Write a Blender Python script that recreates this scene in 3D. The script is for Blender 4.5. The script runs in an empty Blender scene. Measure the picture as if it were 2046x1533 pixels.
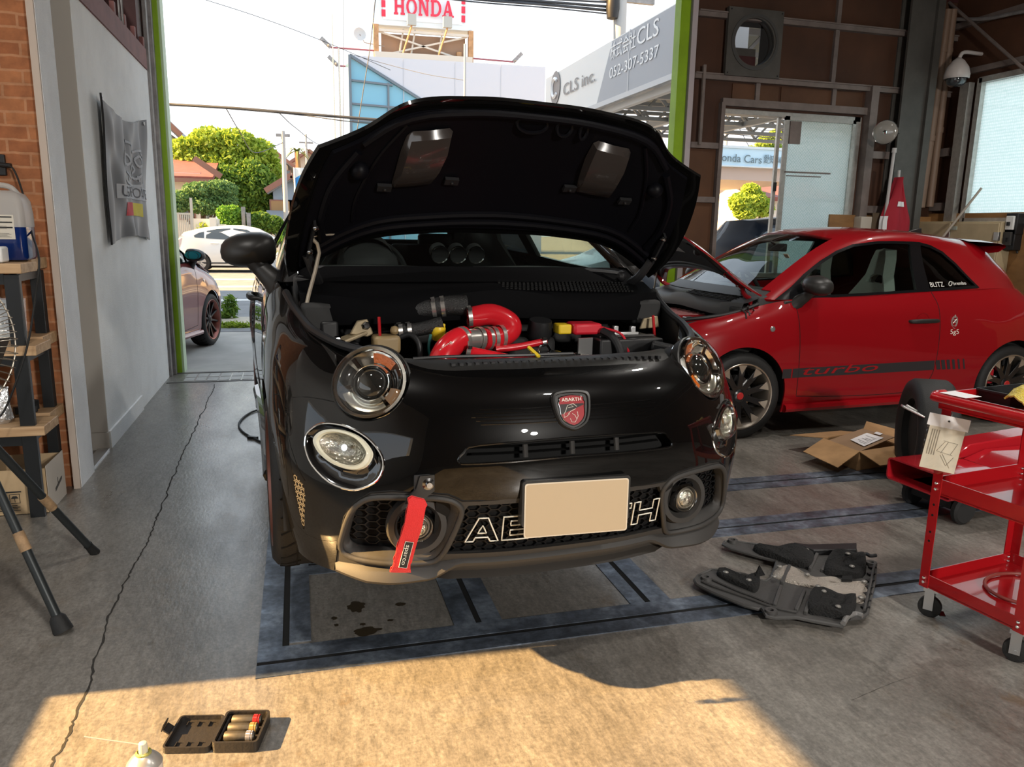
import bpy, bmesh, math, random
import numpy as np
from mathutils import Vector, Matrix
from mathutils.bvhtree import BVHTree
R_ = math.radians
SC = bpy.context.scene
COL = SC.collection
# ---------------------------------------------------------------- camera
W, H, F = 2046, 1533, 1530.0
CAMH = 1.40
_roll, _hy, _vpx = 0.0181, 456.0, 592.0
_yc = _hy - H/2
_d = np.cross(np.array([1000, _yc+_roll*1000, F]), np.array([0, _yc, F])); _d /= np.linalg.norm(_d)
if _d[1] < 0: _d = -_d
_vp = np.array([_vpx-W/2, _yc+_roll*(_vpx-W/2), F]); _Y = _vp/np.linalg.norm(_vp)
CR = np.array([np.cross(_Y, -_d), _Y, -_d])      # rows: room axes seen from the camera
CC = np.array([0, 0, CAMH])
cd = bpy.data.cameras.new('camera'); cam = bpy.data.objects.new('camera', cd); COL.objects.link(cam)
M4 = Matrix.Identity(4)
for i in range(3):
    M4[i][0] = CR[i, 0]; M4[i][1] = -CR[i, 1]; M4[i][2] = -CR[i, 2]; M4[i][3] = CC[i]
cam.matrix_world = M4
cd.sensor_width = 36; cd.lens = F/W*36; cd.clip_start = .05; cd.clip_end = 500
SC.camera = cam
# ---------------------------------------------------------------- view, sky, sun
SC.view_settings.view_transform = 'Standard'; SC.view_settings.look = 'None'
SC.view_settings.gamma = 1; SC.view_settings.use_curve_mapping = False
SC.view_settings.exposure = 0.0
wd = bpy.data.worlds.new('sky'); SC.world = wd; wd.use_nodes = True
nt = wd.node_tree; nt.nodes.clear()
_o = nt.nodes.new('ShaderNodeOutputWorld'); _b = nt.nodes.new('ShaderNodeBackground')
_tc = nt.nodes.new('ShaderNodeTexCoord'); _sx = nt.nodes.new('ShaderNodeSeparateXYZ'); _cr = nt.nodes.new('ShaderNodeValToRGB')
nt.links.new(_tc.outputs['Generated'], _sx.inputs[0]); nt.links.new(_sx.outputs['Z'], _cr.inputs[0])
nt.links.new(_cr.outputs[0], _b.inputs[0]); nt.links.new(_b.outputs[0], _o.inputs[0])
_cr.color_ramp.elements[0].position = 0.0; _cr.color_ramp.elements[0].color = (.98, .985, 1.0, 1)
_cr.color_ramp.elements[1].position = .55; _cr.color_ramp.elements[1].color = (.72, .86, 1.0, 1)
_b.inputs[1].default_value = 1.8
sd = bpy.data.lights.new('sun', 'SUN'); sun = bpy.data.objects.new('sun', sd); COL.objects.link(sun)
FILLW = 190; BACKFILLW = 560
sd.energy = 29.0; sd.color = (1.0, .61, .24); sd.angle = R_(.6)
SUNDIR = Vector((1.0, -.06, -math.tan(R_(29)))).normalized()      # travel direction of the light
sun.rotation_euler = (-SUNDIR).to_track_quat('Z', 'Y').to_euler()
# ---------------------------------------------------------------- pixel of the photograph -> point on a real plane
def _ray(px, py): return CR @ np.array([px-W/2, py-H/2, F])
def PZ(px, py, z=0.0):
    r = _ray(px, py); t = (z-CC[2])/r[2]; return Vector(CC+t*r)
def PY(px, py, y):
    r = _ray(px, py); t = y/r[1]; return Vector(CC+t*r)
def PX(px, py, x):
    r = _ray(px, py); t = x/r[0]; return Vector(CC+t*r)
# ---------------------------------------------------------------- helpers
class MB:
    def __init__(s): s.v = []; s.f = []
    def add(s, vs, fs):
        n = len(s.v); s.v += [tuple(p) for p in vs]; s.f += [tuple(i+n for i in q) for q in fs]; return s
    def box(s, c, size, rz=0, rot=None):
        hx, hy, hz = [d/2 for d in size]
        m = rot if rot is not None else Matrix.Rotation(rz, 3, 'Z')
        vs = [m @ Vector((x*hx, y*hy, z*hz)) + Vector(c) for x in (-1, 1) for y in (-1, 1) for z in (-1, 1)]
        return s.add(vs, [(0, 1, 3, 2), (4, 6, 7, 5), (0, 4, 5, 1), (2, 3, 7, 6), (0, 2, 6, 4), (1, 5, 7, 3)])
    def bb(s, lo, hi): return s.box([(a+b)/2 for a, b in zip(lo, hi)], [abs(b-a) for a, b in zip(lo, hi)])
    def beam(s, a, b, w, h, up=(0, 0, 1)):
        a, b = Vector(a), Vector(b); d = (b-a); L = d.length; d.normalize()
        u = Vector(up); x = d.cross(u)
        if x.length < 1e-4: x = d.cross(Vector((1, 0, 0)))
        x.normalize(); u = x.cross(d)
        return s.box((a+b)/2, (w, L, h), rot=Matrix((x, d, u)).transposed())
    def tube(s, pts, r, n=10, closed=False, cap=True, smoothn=0):
        P = [Vector(p) for p in pts]
        if smoothn: P = spline(P, smoothn, closed)
        N = len(P); rr = r if isinstance(r, (list, tuple)) else [r]*N
        if len(rr) != N: rr = list(np.interp(np.linspace(0, 1, N), np.linspace(0, 1, len(rr)), rr))
        up = None; base = len(s.v)
        for i, p in enumerate(P):
            t = (P[(i+1) % N] - P[i-1]) if closed else (P[min(i+1, N-1)] - P[max(i-1, 0)])
            t = t.normalized() if t.length > 1e-9 else Vector((0, 0, 1))
            if up is None:
                up = t.orthogonal().normalized()
            up = (up - t*up.dot(t)); up = up.normalized() if up.length > 1e-6 else t.orthogonal().normalized()
            w = t.cross(up)
            for k in range(n):
                a = 2*math.pi*k/n; q = p+(up*math.cos(a)+w*math.sin(a))*rr[i]; s.v.append(tuple(q))
        for i in range(N if closed else N-1):
            j = (i+1) % N
            for k in range(n):
                l = (k+1) % n; s.f.append((base+i*n+k, base+i*n+l, base+j*n+l, base+j*n+k))
        if cap and not closed:
            s.f.append(tuple(base+k for k in reversed(range(n)))); s.f.append(tuple(base+(N-1)*n+k for k in range(n)))
        return s
    def lathe(s, prof, c=(0, 0, 0), axis=(0, 0, 1), n=24, closed=False):
        ax = Vector(axis).normalized(); u = ax.orthogonal().normalized(); w = ax.cross(u); c = Vector(c)
        base = len(s.v); m = len(prof)
        for (r, h) in prof:
            for k in range(n):
                a = 2*math.pi*k/n; s.v.append(tuple(c+ax*h+(u*math.cos(a)+w*math.sin(a))*r))
        for i in range(m if closed else m-1):
            j = (i+1) % m
            for k in range(n):
                l = (k+1) % n; s.f.append((base+i*n+k, base+i*n+l, base+j*n+l, base+j*n+k))
        return s
    def prism(s, poly, o, a, b, n, d0, d1):
        """poly of (s,t) in the frame o + s*a + t*b, extruded along n from d0 to d1"""
        o, a, b, n = Vector(o), Vector(a), Vector(b), Vector(n); m = len(poly); base = len(s.v)
        for d in (d0, d1):
            for (p, q) in poly: s.v.append(tuple(o+a*p+b*q+n*d))
        s.f.append(tuple(base+k for k in reversed(range(m)))); s.f.append(tuple(base+m+k for k in range(m)))
        for k in range(m):
            l = (k+1) % m; s.f.append((base+k, base+l, base+m+l, base+m+k))
        return s
    def ball(s, c, r, nu=12, nv=8):
        r3 = r if isinstance(r, (tuple, list)) else (r, r, r); base = len(s.v)
        for i in range(nv+1):
            t = math.pi*i/nv
            for k in range(nu):
                a = 2*math.pi*k/nu
                s.v.append((c[0]+r3[0]*math.sin(t)*math.cos(a), c[1]+r3[1]*math.sin(t)*math.sin(a), c[2]+r3[2]*math.cos(t)))
        for i in range(nv):
            for k in range(nu):
                l = (k+1) % nu; s.f.append((base+i*nu+k, base+(i+1)*nu+k, base+(i+1)*nu+l, base+i*nu+l))
        return s
    def grid(s, G, cu=False):
        nu, nv = len(G), len(G[0]); base = len(s.v)
        for row in G:
            for p in row: s.v.append(tuple(p))
        for i in range(nu if cu else nu-1):
            j = (i+1) % nu
            for k in range(nv-1): s.f.append((base+i*nv+k, base+j*nv+k, base+j*nv+k+1, base+i*nv+k+1))
        return s
    def mesh(s, name='m', weld=1e-5, thick=0):
        me = bpy.data.meshes.new(name); bm = bmesh.new()
        vs = [bm.verts.new(p) for p in s.v]
        for q in s.f:
            try: bm.faces.new([vs[i] for i in q])
            except ValueError: pass
        if weld: bmesh.ops.remove_doubles(bm, verts=bm.verts, dist=weld)
        bmesh.ops.recalc_face_normals(bm, faces=bm.faces)
        if thick: bmesh.ops.solidify(bm, geom=bm.faces[:], thickness=thick)
        bm.to_mesh(me); bm.free(); return me
    def build(s, name, mat, parent=None, smooth=35, bevel=0, loc=None, thick=0, weld=1e-5):
        return link(name, s.mesh(name, weld, thick), mat, parent, smooth, bevel, loc)
def link(name, me, mat, parent=None, smooth=35, bevel=0, loc=None):
    o = bpy.data.objects.new(name, me); COL.objects.link(o)
    if mat is not None:
        me.materials.clear(); me.materials.append(mat)
    if smooth:
        for p in me.polygons: p.use_smooth = True
        me.set_sharp_from_angle(angle=R_(smooth))
    if bevel:
        b = o.modifiers.new('bevel', 'BEVEL'); b.width = bevel; b.segments = 2; b.limit_method = 'ANGLE'; b.angle_limit = R_(40)
    if parent is not None: o.parent = parent
    if loc is not None: o.location = loc
    return o
def spline(P, n=6, closed=False):
    P = [Vector(p) for p in P]; N = len(P); out = []
    for i in range(N if closed else N-1):
        p0 = P[i-1] if (closed or i > 0) else P[0]*2-P[1]
        p1 = P[i]; p2 = P[(i+1) % N]; p3 = P[(i+2) % N] if (closed or i+2 < N) else P[-1]*2-P[-2]
        for k in range(n):
            t = k/n; t2 = t*t; t3 = t2*t
            out.append(.5*((2*p1)+(p2-p0)*t+(2*p0-5*p1+4*p2-p3)*t2+(3*p1-p0-3*p2+p3)*t3))
    if not closed: out.append(P[-1].copy())
    return out
def spl2(poly, n=5):
    return [(p.x, p.y) for p in spline([(a, b, 0) for a, b in poly], n, True)]
def tag(o, label=None, cat=None, group=None, kind=None):
    if label: o['label'] = label
    if cat: o['category'] = cat
    if group: o['group'] = group
    if kind: o['kind'] = kind
    return o
def thing(name, label, cat, loc=(0, 0, 0), rz=0, group=None):
    o = bpy.data.objects.new(name, None); COL.objects.link(o); o.empty_display_size = .1
    o.location = loc; o.rotation_euler = (0, 0, rz); return tag(o, label, cat, group)
def dup(root, loc=None, rz=None, label=None):
    r = root.copy(); COL.objects.link(r)
    if loc is not None: r.location = loc
    if rz is not None: r.rotation_euler = (0, 0, rz)
    if label: r['label'] = label
    for ch in list(root.children):
        c = ch.copy(); COL.objects.link(c); c.parent = r
        for g in list(ch.children):
            d = g.copy(); COL.objects.link(d); d.parent = c
    return r
def struct(o): o['kind'] = 'structure'; return o
def booly(o, cutters, op='DIFFERENCE'):
    for c in cutters:
        t = bpy.data.objects.new('cut', c if isinstance(c, bpy.types.Mesh) else c.mesh('cut')); COL.objects.link(t)
        m = o.modifiers.new('b', 'BOOLEAN'); m.operation = op; m.object = t; m.solver = 'EXACT'
        dg = bpy.context.evaluated_depsgraph_get(); me = bpy.data.meshes.new_from_object(o.evaluated_get(dg))
        o.modifiers.clear(); old = o.data; o.data = me
        bpy.data.objects.remove(t)
    return o
def tmp(me):
    o = bpy.data.objects.new('tmp', me); COL.objects.link(o); return o
def bool_mesh(me, cutters, op='DIFFERENCE'):
    o = tmp(me); booly(o, cutters, op); r = o.data; bpy.data.objects.remove(o); return r
def text_mb(txt, o, right, up, size, depth=.002, shear=0, mb=None, width=None, align='LEFT', off=0):
    """flat lettering as mesh; size = height of the letters' box; width squeezes the line to fit"""
    cu = bpy.data.curves.new('t', 'FONT'); cu.body = txt; cu.size = size; cu.extrude = depth/2; cu.shear = shear; cu.offset = off
    cu.align_x = 'LEFT'; cu.resolution_u = 3
    t = bpy.data.objects.new('t', cu); COL.objects.link(t)
    dg = bpy.context.evaluated_depsgraph_get(); me = bpy.data.meshes.new_from_object(t.evaluated_get(dg))
    bpy.data.objects.remove(t)
    right, up = Vector(right).normalized(), Vector(up).normalized(); n = right.cross(up); o = Vector(o)
    xs = [v.co.x for v in me.vertices] or [0]; x0, x1 = min(xs), max(xs); k = 1 if width is None else width/max(x1-x0, 1e-6)
    sh = {'LEFT': 0, 'CENTER': -.5*(x1-x0)*k, 'RIGHT': -(x1-x0)*k}[align]
    mb = mb or MB()
    mb.add([o+right*((v.co.x-x0)*k+sh)+up*v.co.y+n*v.co.z for v in me.vertices], [tuple(p.vertices) for p in me.polygons])
    bpy.data.meshes.remove(me); return mb
# ---------------------------------------------------------------- materials
MATS = {}
def nodes(m):
    m.use_nodes = True; return m.node_tree, m.node_tree.nodes['Principled BSDF']
def mat(name, col, rough=.5, metal=0, coat=0, spec=.5, emit=0, trans=0, ior=1.45, alpha=1, noise=0, nscale=8, bump=0, bscale=60, coatr=.03, sheen=0):
    if name in MATS: return MATS[name]
    m = bpy.data.materials.new(name); t, p = nodes(m)
    c = (*col, 1) if len(col) == 3 else col
    p.inputs['Base Color'].default_value = c; p.inputs['Roughness'].default_value = rough; p.inputs['Metallic'].default_value = metal
    p.inputs['Coat Weight'].default_value = coat; p.inputs['Coat Roughness'].default_value = coatr; p.inputs['Specular IOR Level'].default_value = spec
    p.inputs['Transmission Weight'].default_value = trans; p.inputs['IOR'].default_value = ior; p.inputs['Alpha'].default_value = alpha
    if sheen: p.inputs['Sheen Weight'].default_value = sheen
    if emit:
        p.inputs['Emission Color'].default_value = c; p.inputs['Emission Strength'].default_value = emit
    if noise or bump:
        tc = t.nodes.new('ShaderNodeTexCoord')
    if noise:
        n = t.nodes.new('ShaderNodeTexNoise'); n.inputs['Scale'].default_value = nscale; n.inputs['Detail'].default_value = 6; n.inputs['Roughness'].default_value = .6
        t.links.new(tc.outputs['Object'], n.inputs['Vector'])
        r = t.nodes.new('ShaderNodeValToRGB'); t.links.new(n.outputs['Fac'], r.inputs[0])
        r.color_ramp.elements[0].position = .3; r.color_ramp.elements[1].position = .7
        r.color_ramp.elements[0].color = tuple(max(0, x*(1-noise)) for x in c[:3])+(1,)
        r.color_ramp.elements[1].color = tuple(min(1, x*(1+noise)) for x in c[:3])+(1,)
        t.links.new(r.outputs[0], p.inputs['Base Color'])
    if bump:
        n2 = t.nodes.new('ShaderNodeTexNoise'); n2.inputs['Scale'].default_value = bscale; n2.inputs['Detail'].default_value = 4
        t.links.new(tc.outputs['Object'], n2.inputs['Vector'])
        b = t.nodes.new('ShaderNodeBump'); b.inputs['Strength'].default_value = bump; b.inputs['Distance'].default_value = .01
        t.links.new(n2.outputs['Fac'], b.inputs['Height']); t.links.new(b.outputs[0], p.inputs['Normal'])
    MATS[name] = m; return m
def glass(name, col=(.9, .95, .93), tint=.06, rough=0.0, mirror=.0):
    """thin pane: clear, tinted, Fresnel reflection that is the same from both sides"""
    if name in MATS: return MATS[name]
    m = bpy.data.materials.new(name); m.use_nodes = True; t = m.node_tree; t.nodes.clear()
    o = t.nodes.new('ShaderNodeOutputMaterial'); mx = t.nodes.new('ShaderNodeMixShader'); tr = t.nodes.new('ShaderNodeBsdfTransparent')
    gl = t.nodes.new('ShaderNodeBsdfGlossy'); g = t.nodes.new('ShaderNodeNewGeometry'); d = t.nodes.new('ShaderNodeVectorMath'); d.operation = 'DOT_PRODUCT'
    t.links.new(g.outputs['Normal'], d.inputs[0]); t.links.new(g.outputs['Incoming'], d.inputs[1])
    def mth(op, a, b=None):
        n = t.nodes.new('ShaderNodeMath'); n.operation = op
        for i, x in enumerate((a, b)):
            if x is None: continue
            if isinstance(x, (int, float)): n.inputs[i].default_value = x
            else: t.links.new(x, n.inputs[i])
        return n.outputs[0]
    f = mth('ADD', mth('MULTIPLY', mth('POWER', mth('SUBTRACT', 1.0, mth('ABSOLUTE', d.outputs['Value'])), 5.0), .9), .045)
    tr.inputs[0].default_value = (*[c*(1-tint) for c in col], 1); gl.inputs['Roughness'].default_value = rough; gl.inputs[0].default_value = (1, 1, 1, 1)
    t.links.new(f, mx.inputs[0]); t.links.new(tr.outputs[0], mx.inputs[1]); t.links.new(gl.outputs[0], mx.inputs[2])
    t.links.new(mx.outputs[0], o.inputs[0]); MATS[name] = m; return m
def ramp_noise(t, scale, pos, cols, vec, detail=8, rough=.6, dist=0):
    n = t.nodes.new('ShaderNodeTexNoise'); n.inputs['Scale'].default_value = scale; n.inputs['Detail'].default_value = detail
    n.inputs['Roughness'].default_value = rough; n.inputs['Distortion'].default_value = dist
    t.links.new(vec, n.inputs['Vector']); r = t.nodes.new('ShaderNodeValToRGB'); t.links.new(n.outputs['Fac'], r.inputs[0])
    e = r.color_ramp.elements
    e[0].position, e[0].color = pos[0], (*cols[0], 1); e[1].position, e[1].color = pos[-1], (*cols[-1], 1)
    for p_, c_ in zip(pos[1:-1], cols[1:-1]):
        q = e.new(p_); q.color = (*c_, 1)
    return n, r
def mixc(t, fac, a, b, mode='MIX'):
    m = t.nodes.new('ShaderNodeMix'); m.data_type = 'RGBA'; m.blend_type = mode
    if isinstance(fac, (int, float)): m.inputs[0].default_value = fac
    else: t.links.new(fac, m.inputs[0])
    t.links.new(a, m.inputs[6])
    if isinstance(b, tuple): m.inputs[7].default_value = (*b, 1)
    else: t.links.new(b, m.inputs[7])
    return m.outputs[2]
def concrete_mat():
    m = bpy.data.materials.new('concrete_floor'); t, p = nodes(m)
    g = t.nodes.new('ShaderNodeNewGeometry'); v = g.outputs['Position']
    mp = t.nodes.new('ShaderNodeMapping'); mp.inputs['Scale'].default_value = (1.6, .55, 1); mp.inputs['Rotation'].default_value = (0, 0, .25); t.links.new(v, mp.inputs[0])
    _, a = ramp_noise(t, 1.1, (.3, .5, .72), ((.135, .122, .105), (.215, .198, .175), (.29, .27, .24)), mp.outputs[0], 10, .68, .6)
    _, b = ramp_noise(t, 22, (.35, .65), ((.62, .62, .62), (1.18, 1.18, 1.18)), mp.outputs[0], 10, .78)
    c = mixc(t, 1.0, a.outputs[0], b.outputs[0], 'MULTIPLY')
    _, s1 = ramp_noise(t, 6.5, (.60, .68), ((0, 0, 0), (1, 1, 1)), v, 5, .55, .3)       # brown blotches
    _, s1b = ramp_noise(t, .9, (.45, .6), ((0, 0, 0), (.75, .75, .75)), v, 3)
    mm = t.nodes.new('ShaderNodeMath'); mm.operation = 'MULTIPLY'; t.links.new(s1.outputs[0], mm.inputs[0]); t.links.new(s1b.outputs[0], mm.inputs[1])
    c = mixc(t, mm.outputs[0], c, (.15, .11, .07))
    _, s2 = ramp_noise(t, 16, (.70, .74), ((0, 0, 0), (.6, .6, .6)), v, 3, .5)           # small dark spots
    c = mixc(t, s2.outputs[0], c, (.10, .08, .06))
    _, s3 = ramp_noise(t, 75, (.3, .7), ((.66, .66, .66), (1.25, 1.25, 1.25)), v, 6, .7)
    c = mixc(t, 1.0, c, s3.outputs[0], 'MULTIPLY')
    t.links.new(c, p.inputs['Base Color'])
    n, r = ramp_noise(t, 3, (.3, .7), ((.24,)*3, (.48,)*3), mp.outputs[0], 6)
    t.links.new(r.outputs[0], p.inputs['Roughness']); p.inputs['Coat Weight'].default_value = .35; p.inputs['Coat Roughness'].default_value = .22
    n3 = t.nodes.new('ShaderNodeTexNoise'); n3.inputs['Scale'].default_value = 45; n3.inputs['Detail'].default_value = 6; t.links.new(mp.outputs[0], n3.inputs['Vector'])
    bu = t.nodes.new('ShaderNodeBump'); bu.inputs['Strength'].default_value = .35; bu.inputs['Distance'].default_value = .004
    t.links.new(n3.outputs['Fac'], bu.inputs['Height']); t.links.new(bu.outputs[0], p.inputs['Normal'])
    return m
def steel_mat():
    m = bpy.data.materials.new('mill_scale_steel'); t, p = nodes(m)
    g = t.nodes.new('ShaderNodeNewGeometry'); v = g.outputs['Position']
    _, a = ramp_noise(t, 5, (.3, .5, .7), ((.06, .07, .085), (.15, .18, .23), (.34, .40, .48)), v, 8, .65, .4)
    _, b = ramp_noise(t, 40, (.35, .65), ((.7,)*3, (1.15,)*3), v, 5)
    c = mixc(t, 1.0, a.outputs[0], b.outputs[0], 'MULTIPLY'); t.links.new(c, p.inputs['Base Color'])
    _, r = ramp_noise(t, 14, (.3, .7), ((.28,)*3, (.55,)*3), v, 5); t.links.new(r.outputs[0], p.inputs['Roughness'])
    p.inputs['Metallic'].default_value = .55
    return m
def brick_mat():
    m = bpy.data.materials.new('brick'); t, p = nodes(m)
    g = t.nodes.new('ShaderNodeTexCoord'); mp = t.nodes.new('ShaderNodeMapping'); mp.inputs['Rotation'].default_value = (R_(-90), 0, 0)
    t.links.new(g.outputs['Object'], mp.inputs[0])
    nz = t.nodes.new('ShaderNodeTexNoise'); nz.inputs['Scale'].default_value = 9; t.links.new(mp.outputs[0], nz.inputs['Vector'])
    vm = t.nodes.new('ShaderNodeVectorMath'); vm.operation = 'MULTIPLY_ADD'; vm.inputs[1].default_value = (.02, .02, 0)
    t.links.new(nz.outputs['Color'], vm.inputs[0]); t.links.new(mp.outputs[0], vm.inputs[2])
    b = t.nodes.new('ShaderNodeTexBrick'); t.links.new(vm.outputs[0], b.inputs['Vector'])
    b.inputs['Color1'].default_value = (.30, .105, .04, 1); b.inputs['Color2'].default_value = (.40, .16, .065, 1); b.inputs['Mortar'].default_value = (.42, .20, .10, 1)
    b.inputs['Scale'].default_value = 1; b.inputs['Brick Width'].default_value = .19; b.inputs['Row Height'].default_value = .064
    b.inputs['Mortar Size'].default_value = .007; b.inputs['Mortar Smooth'].default_value = .3; b.inputs['Bias'].default_value = -.1
    _, v = ramp_noise(t, 14, (.3, .7), ((.7,)*3, (1.2,)*3), mp.outputs[0], 6)
    c = mixc(t, 1.0, b.outputs['Color'], v.outputs[0], 'MULTIPLY'); t.links.new(c, p.inputs['Base Color']); p.inputs['Roughness'].default_value = .85
    bu = t.nodes.new('ShaderNodeBump'); bu.inputs['Strength'].default_value = .35; bu.inputs['Distance'].default_value = .006; bu.invert = True
    t.links.new(b.outputs['Fac'], bu.inputs['Height']); t.links.new(bu.outputs[0], p.inputs['Normal'])
    return m
def stucco_mat(name, col, scale=120, strength=.6, dirt=.25):
    m = bpy.data.materials.new(name); t, p = nodes(m); g = t.nodes.new('ShaderNodeNewGeometry'); v = g.outputs['Position']
    _, a = ramp_noise(t, 2.3, (.3, .62), (tuple(c*(1-dirt) for c in col), col), v, 9, .7, .3); t.links.new(a.outputs[0], p.inputs['Base Color'])
    p.inputs['Roughness'].default_value = .8
    n = t.nodes.new('ShaderNodeTexNoise'); n.inputs['Scale'].default_value = scale; n.inputs['Detail'].default_value = 3; t.links.new(v, n.inputs['Vector'])
    b = t.nodes.new('ShaderNodeBump'); b.inputs['Strength'].default_value = strength; b.inputs['Distance'].default_value = .006
    t.links.new(n.outputs['Fac'], b.inputs['Height']); t.links.new(b.outputs[0], p.inputs['Normal']); MATS[name] = m; return m
def wood_mat(name, c1, c2, scale=(3, 40, 40), rough=.55):
    m = bpy.data.materials.new(name); t, p = nodes(m); g = t.nodes.new('ShaderNodeTexCoord'); mp = t.nodes.new('ShaderNodeMapping'); mp.inputs['Scale'].default_value = scale
    t.links.new(g.outputs['Object'], mp.inputs[0]); _, a = ramp_noise(t, 1, (.3, .7), (c1, c2), mp.outputs[0], 6, .6, .5)
    t.links.new(a.outputs[0], p.inputs['Base Color']); p.inputs['Roughness'].default_value = rough; MATS[name] = m; return m
def frosted_mat():
    """wired patterned pane: lets diffuse daylight through"""
    m = bpy.data.materials.new('frosted_glass'); m.use_nodes = True; t = m.node_tree; t.nodes.clear(); o = t.nodes.new('ShaderNodeOutputMaterial')
    tl = t.nodes.new('ShaderNodeBsdfTranslucent'); gl = t.nodes.new('ShaderNodeBsdfGlossy'); tr = t.nodes.new('ShaderNodeBsdfTransparent'); mx = t.nodes.new('ShaderNodeMixShader'); m2 = t.nodes.new('ShaderNodeMixShader')
    tc = t.nodes.new('ShaderNodeNewGeometry'); mp = t.nodes.new('ShaderNodeMapping'); mp.inputs['Rotation'].default_value = (0, R_(45), 0)
    t.links.new(tc.outputs['Position'], mp.inputs[0])
    ck = t.nodes.new('ShaderNodeTexVoronoi'); ck.inputs['Scale'].default_value = 42; ck.inputs['Randomness'].default_value = .25; t.links.new(mp.outputs[0], ck.inputs['Vector'])
    r = t.nodes.new('ShaderNodeValToRGB'); t.links.new(ck.outputs['Distance'], r.inputs[0]); r.color_ramp.elements[0].color = (1, 1, 1, 1); r.color_ramp.elements[1].color = (.62, .74, .72, 1); r.color_ramp.elements[1].position = .7
    t.links.new(r.outputs[0], tl.inputs[0]); tr.inputs[0].default_value = (.88, .96, .95, 1); gl.inputs['Roughness'].default_value = .25
    m2.inputs[0].default_value = .16; t.links.new(tl.outputs[0], m2.inputs[1]); t.links.new(tr.outputs[0], m2.inputs[2])
    mx.inputs[0].default_value = .04; t.links.new(m2.outputs[0], mx.inputs[1]); t.links.new(gl.outputs[0], mx.inputs[2]); t.links.new(mx.outputs[0], o.inputs[0])
    MATS['frosted'] = m; return m
CONC = concrete_mat(); STEEL = steel_mat(); BRICK = brick_mat()
WHITEWALL = stucco_mat('white_wall', (.86, .87, .86), 160, .5, .12)
WHITESTIP = stucco_mat('white_stipple', (.82, .84, .86), 220, .8, .15)
FROST = frosted_mat()
BLACKP = mat('black_plastic', (.012, .012, .013), .45)
BLACKM = mat('black_matte', (.016, .016, .016), .75)
GREYP = mat('grey_plastic', (.040, .038, .036), .6, bump=.06, bscale=500)
RUBBER = mat('rubber', (.014, .014, .014), .65, bump=.15, bscale=150)
CHROME = mat('chrome', (.82, .82, .80), .06, 1)
CHROMED = mat('dark_chrome', (.30, .30, .30), .15, 1)
ALU = mat('aluminium', (.62, .62, .62), .35, 1)
ALUB = mat('aluminium_frame', (.50, .49, .46), .45, .7, noise=.15, nscale=20)
WHITEP = mat('white_plastic', (.78, .78, .76), .4)
REDP = mat('red_paint', (.40, .006, .010), .3, 0, 1.0)
CARDB = mat('cardboard', (.36, .21, .095), .85, noise=.12, nscale=14)
CARDD = mat('cardboard_dark', (.24, .14, .065), .85, noise=.12, nscale=14)
PAPER = mat('paper', (.80, .79, .80), .7)
INK = mat('ink', (.02, .02, .02), .6)
# ================================================================ the building
YF = 7.72; XR = 7.35; XP = -1.178; XL = -2.6; YB = -4.0; ZC = 4.7
BRN = mat('brown_panel', (.062, .025, .012), .7, noise=.35, nscale=1.3)
BRNL = mat('brown_panel_light', (.10, .043, .018), .65, noise=.35, nscale=1.1)
GIRT = mat('girt_steel', (.20, .165, .15), .6, .3, noise=.2, nscale=6)
COLM = mat('column_grey', (.085, .08, .072), .55, .2, noise=.2, nscale=4)
MAROON = mat('maroon_steel', (.055, .014, .014), .6, noise=.25, nscale=5)
GREEN = mat('green_paint', (.27, .47, .01), .5, noise=.12, nscale=5)
GREYW = mat('grey_steel', (.28, .27, .27), .5, .4, noise=.25, nscale=10)
DARKC = mat('dark_ceiling', (.06, .045, .04), .8)
OLIVE = mat('olive_wall', (.20, .195, .165), .8)
BEIGE = mat('beige_jamb', (.42, .40, .365), .7)
struct(MB().bb((XL, YB, -.2), (XR, YF+.02, 0)).build('floor', CONC))
struct(MB().bb((XL, YB, ZC), (XR, YF+.2, ZC+.1)).build('ceiling', DARKC))
# left outer wall with the window the low sun comes through
m = MB(); wy0, wy1, wz0, wz1 = -2.6, 2.465, 1.02, 2.22
m.bb((XL-.15, YB, 0), (XL, wy0, ZC)).bb((XL-.15, wy1, 0), (XL, YF+.2, ZC)).bb((XL-.15, wy0, 0), (XL, wy1, wz0)).bb((XL-.15, wy0, wz1), (XL, wy1, ZC))
struct(m.build('wall_left', WHITEWALL))
# brick wall that faces the camera beside the partition
struct(MB().bb((XL, 4.40, 0), (XP-.005, 4.52, 3.3)).build('wall_brick', BRICK, smooth=0))
# white partition with the doorway
pz = 2.66
XPP = XP+.022
m = MB(); m.bb((XPP-.03, 4.37, 0), (XPP, 4.64, pz+.6))
struct(m.build('wall_door_post', WHITESTIP))
struct(MB().bb((XPP-.034, 4.352, 0), (XPP-.002, 4.372, pz+.6)).build('trim_1', mat('post_edge', (.50, .42, .36), .7)))
m = MB(); m.bb((XP-.06, 5.13, 0), (XP, 7.52, pz)); struct(m.build('wall_partition', WHITEWALL))
struct(MB().bb((XP-.05, 4.63, 2.64), (XP, 5.13, 3.26)).build('wall_over_door', WHITEWALL))
struct(MB().bb((XP-.42, 5.12, 0), (XP-.001, 5.135, 2.64)).build('door_jamb', BEIGE))
struct(MB().bb((XP-.75, 4.52, 0), (XP-.70, 5.6, 3.2)).bb((XP-.75, 5.5, 0), (XP-.3, 5.6, 3.2)).build('wall_behind_door', OLIVE))
struct(MB().bb((XP-.70, 4.52, 1.62), (XP-.69, 5.5, 1.665)).build('trim_2', BLACKM))
struct(MB().bb((XP-.06, 4.63, 0), (XP+.005, 5.13, .012)).build('door_sill', ALU))
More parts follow.
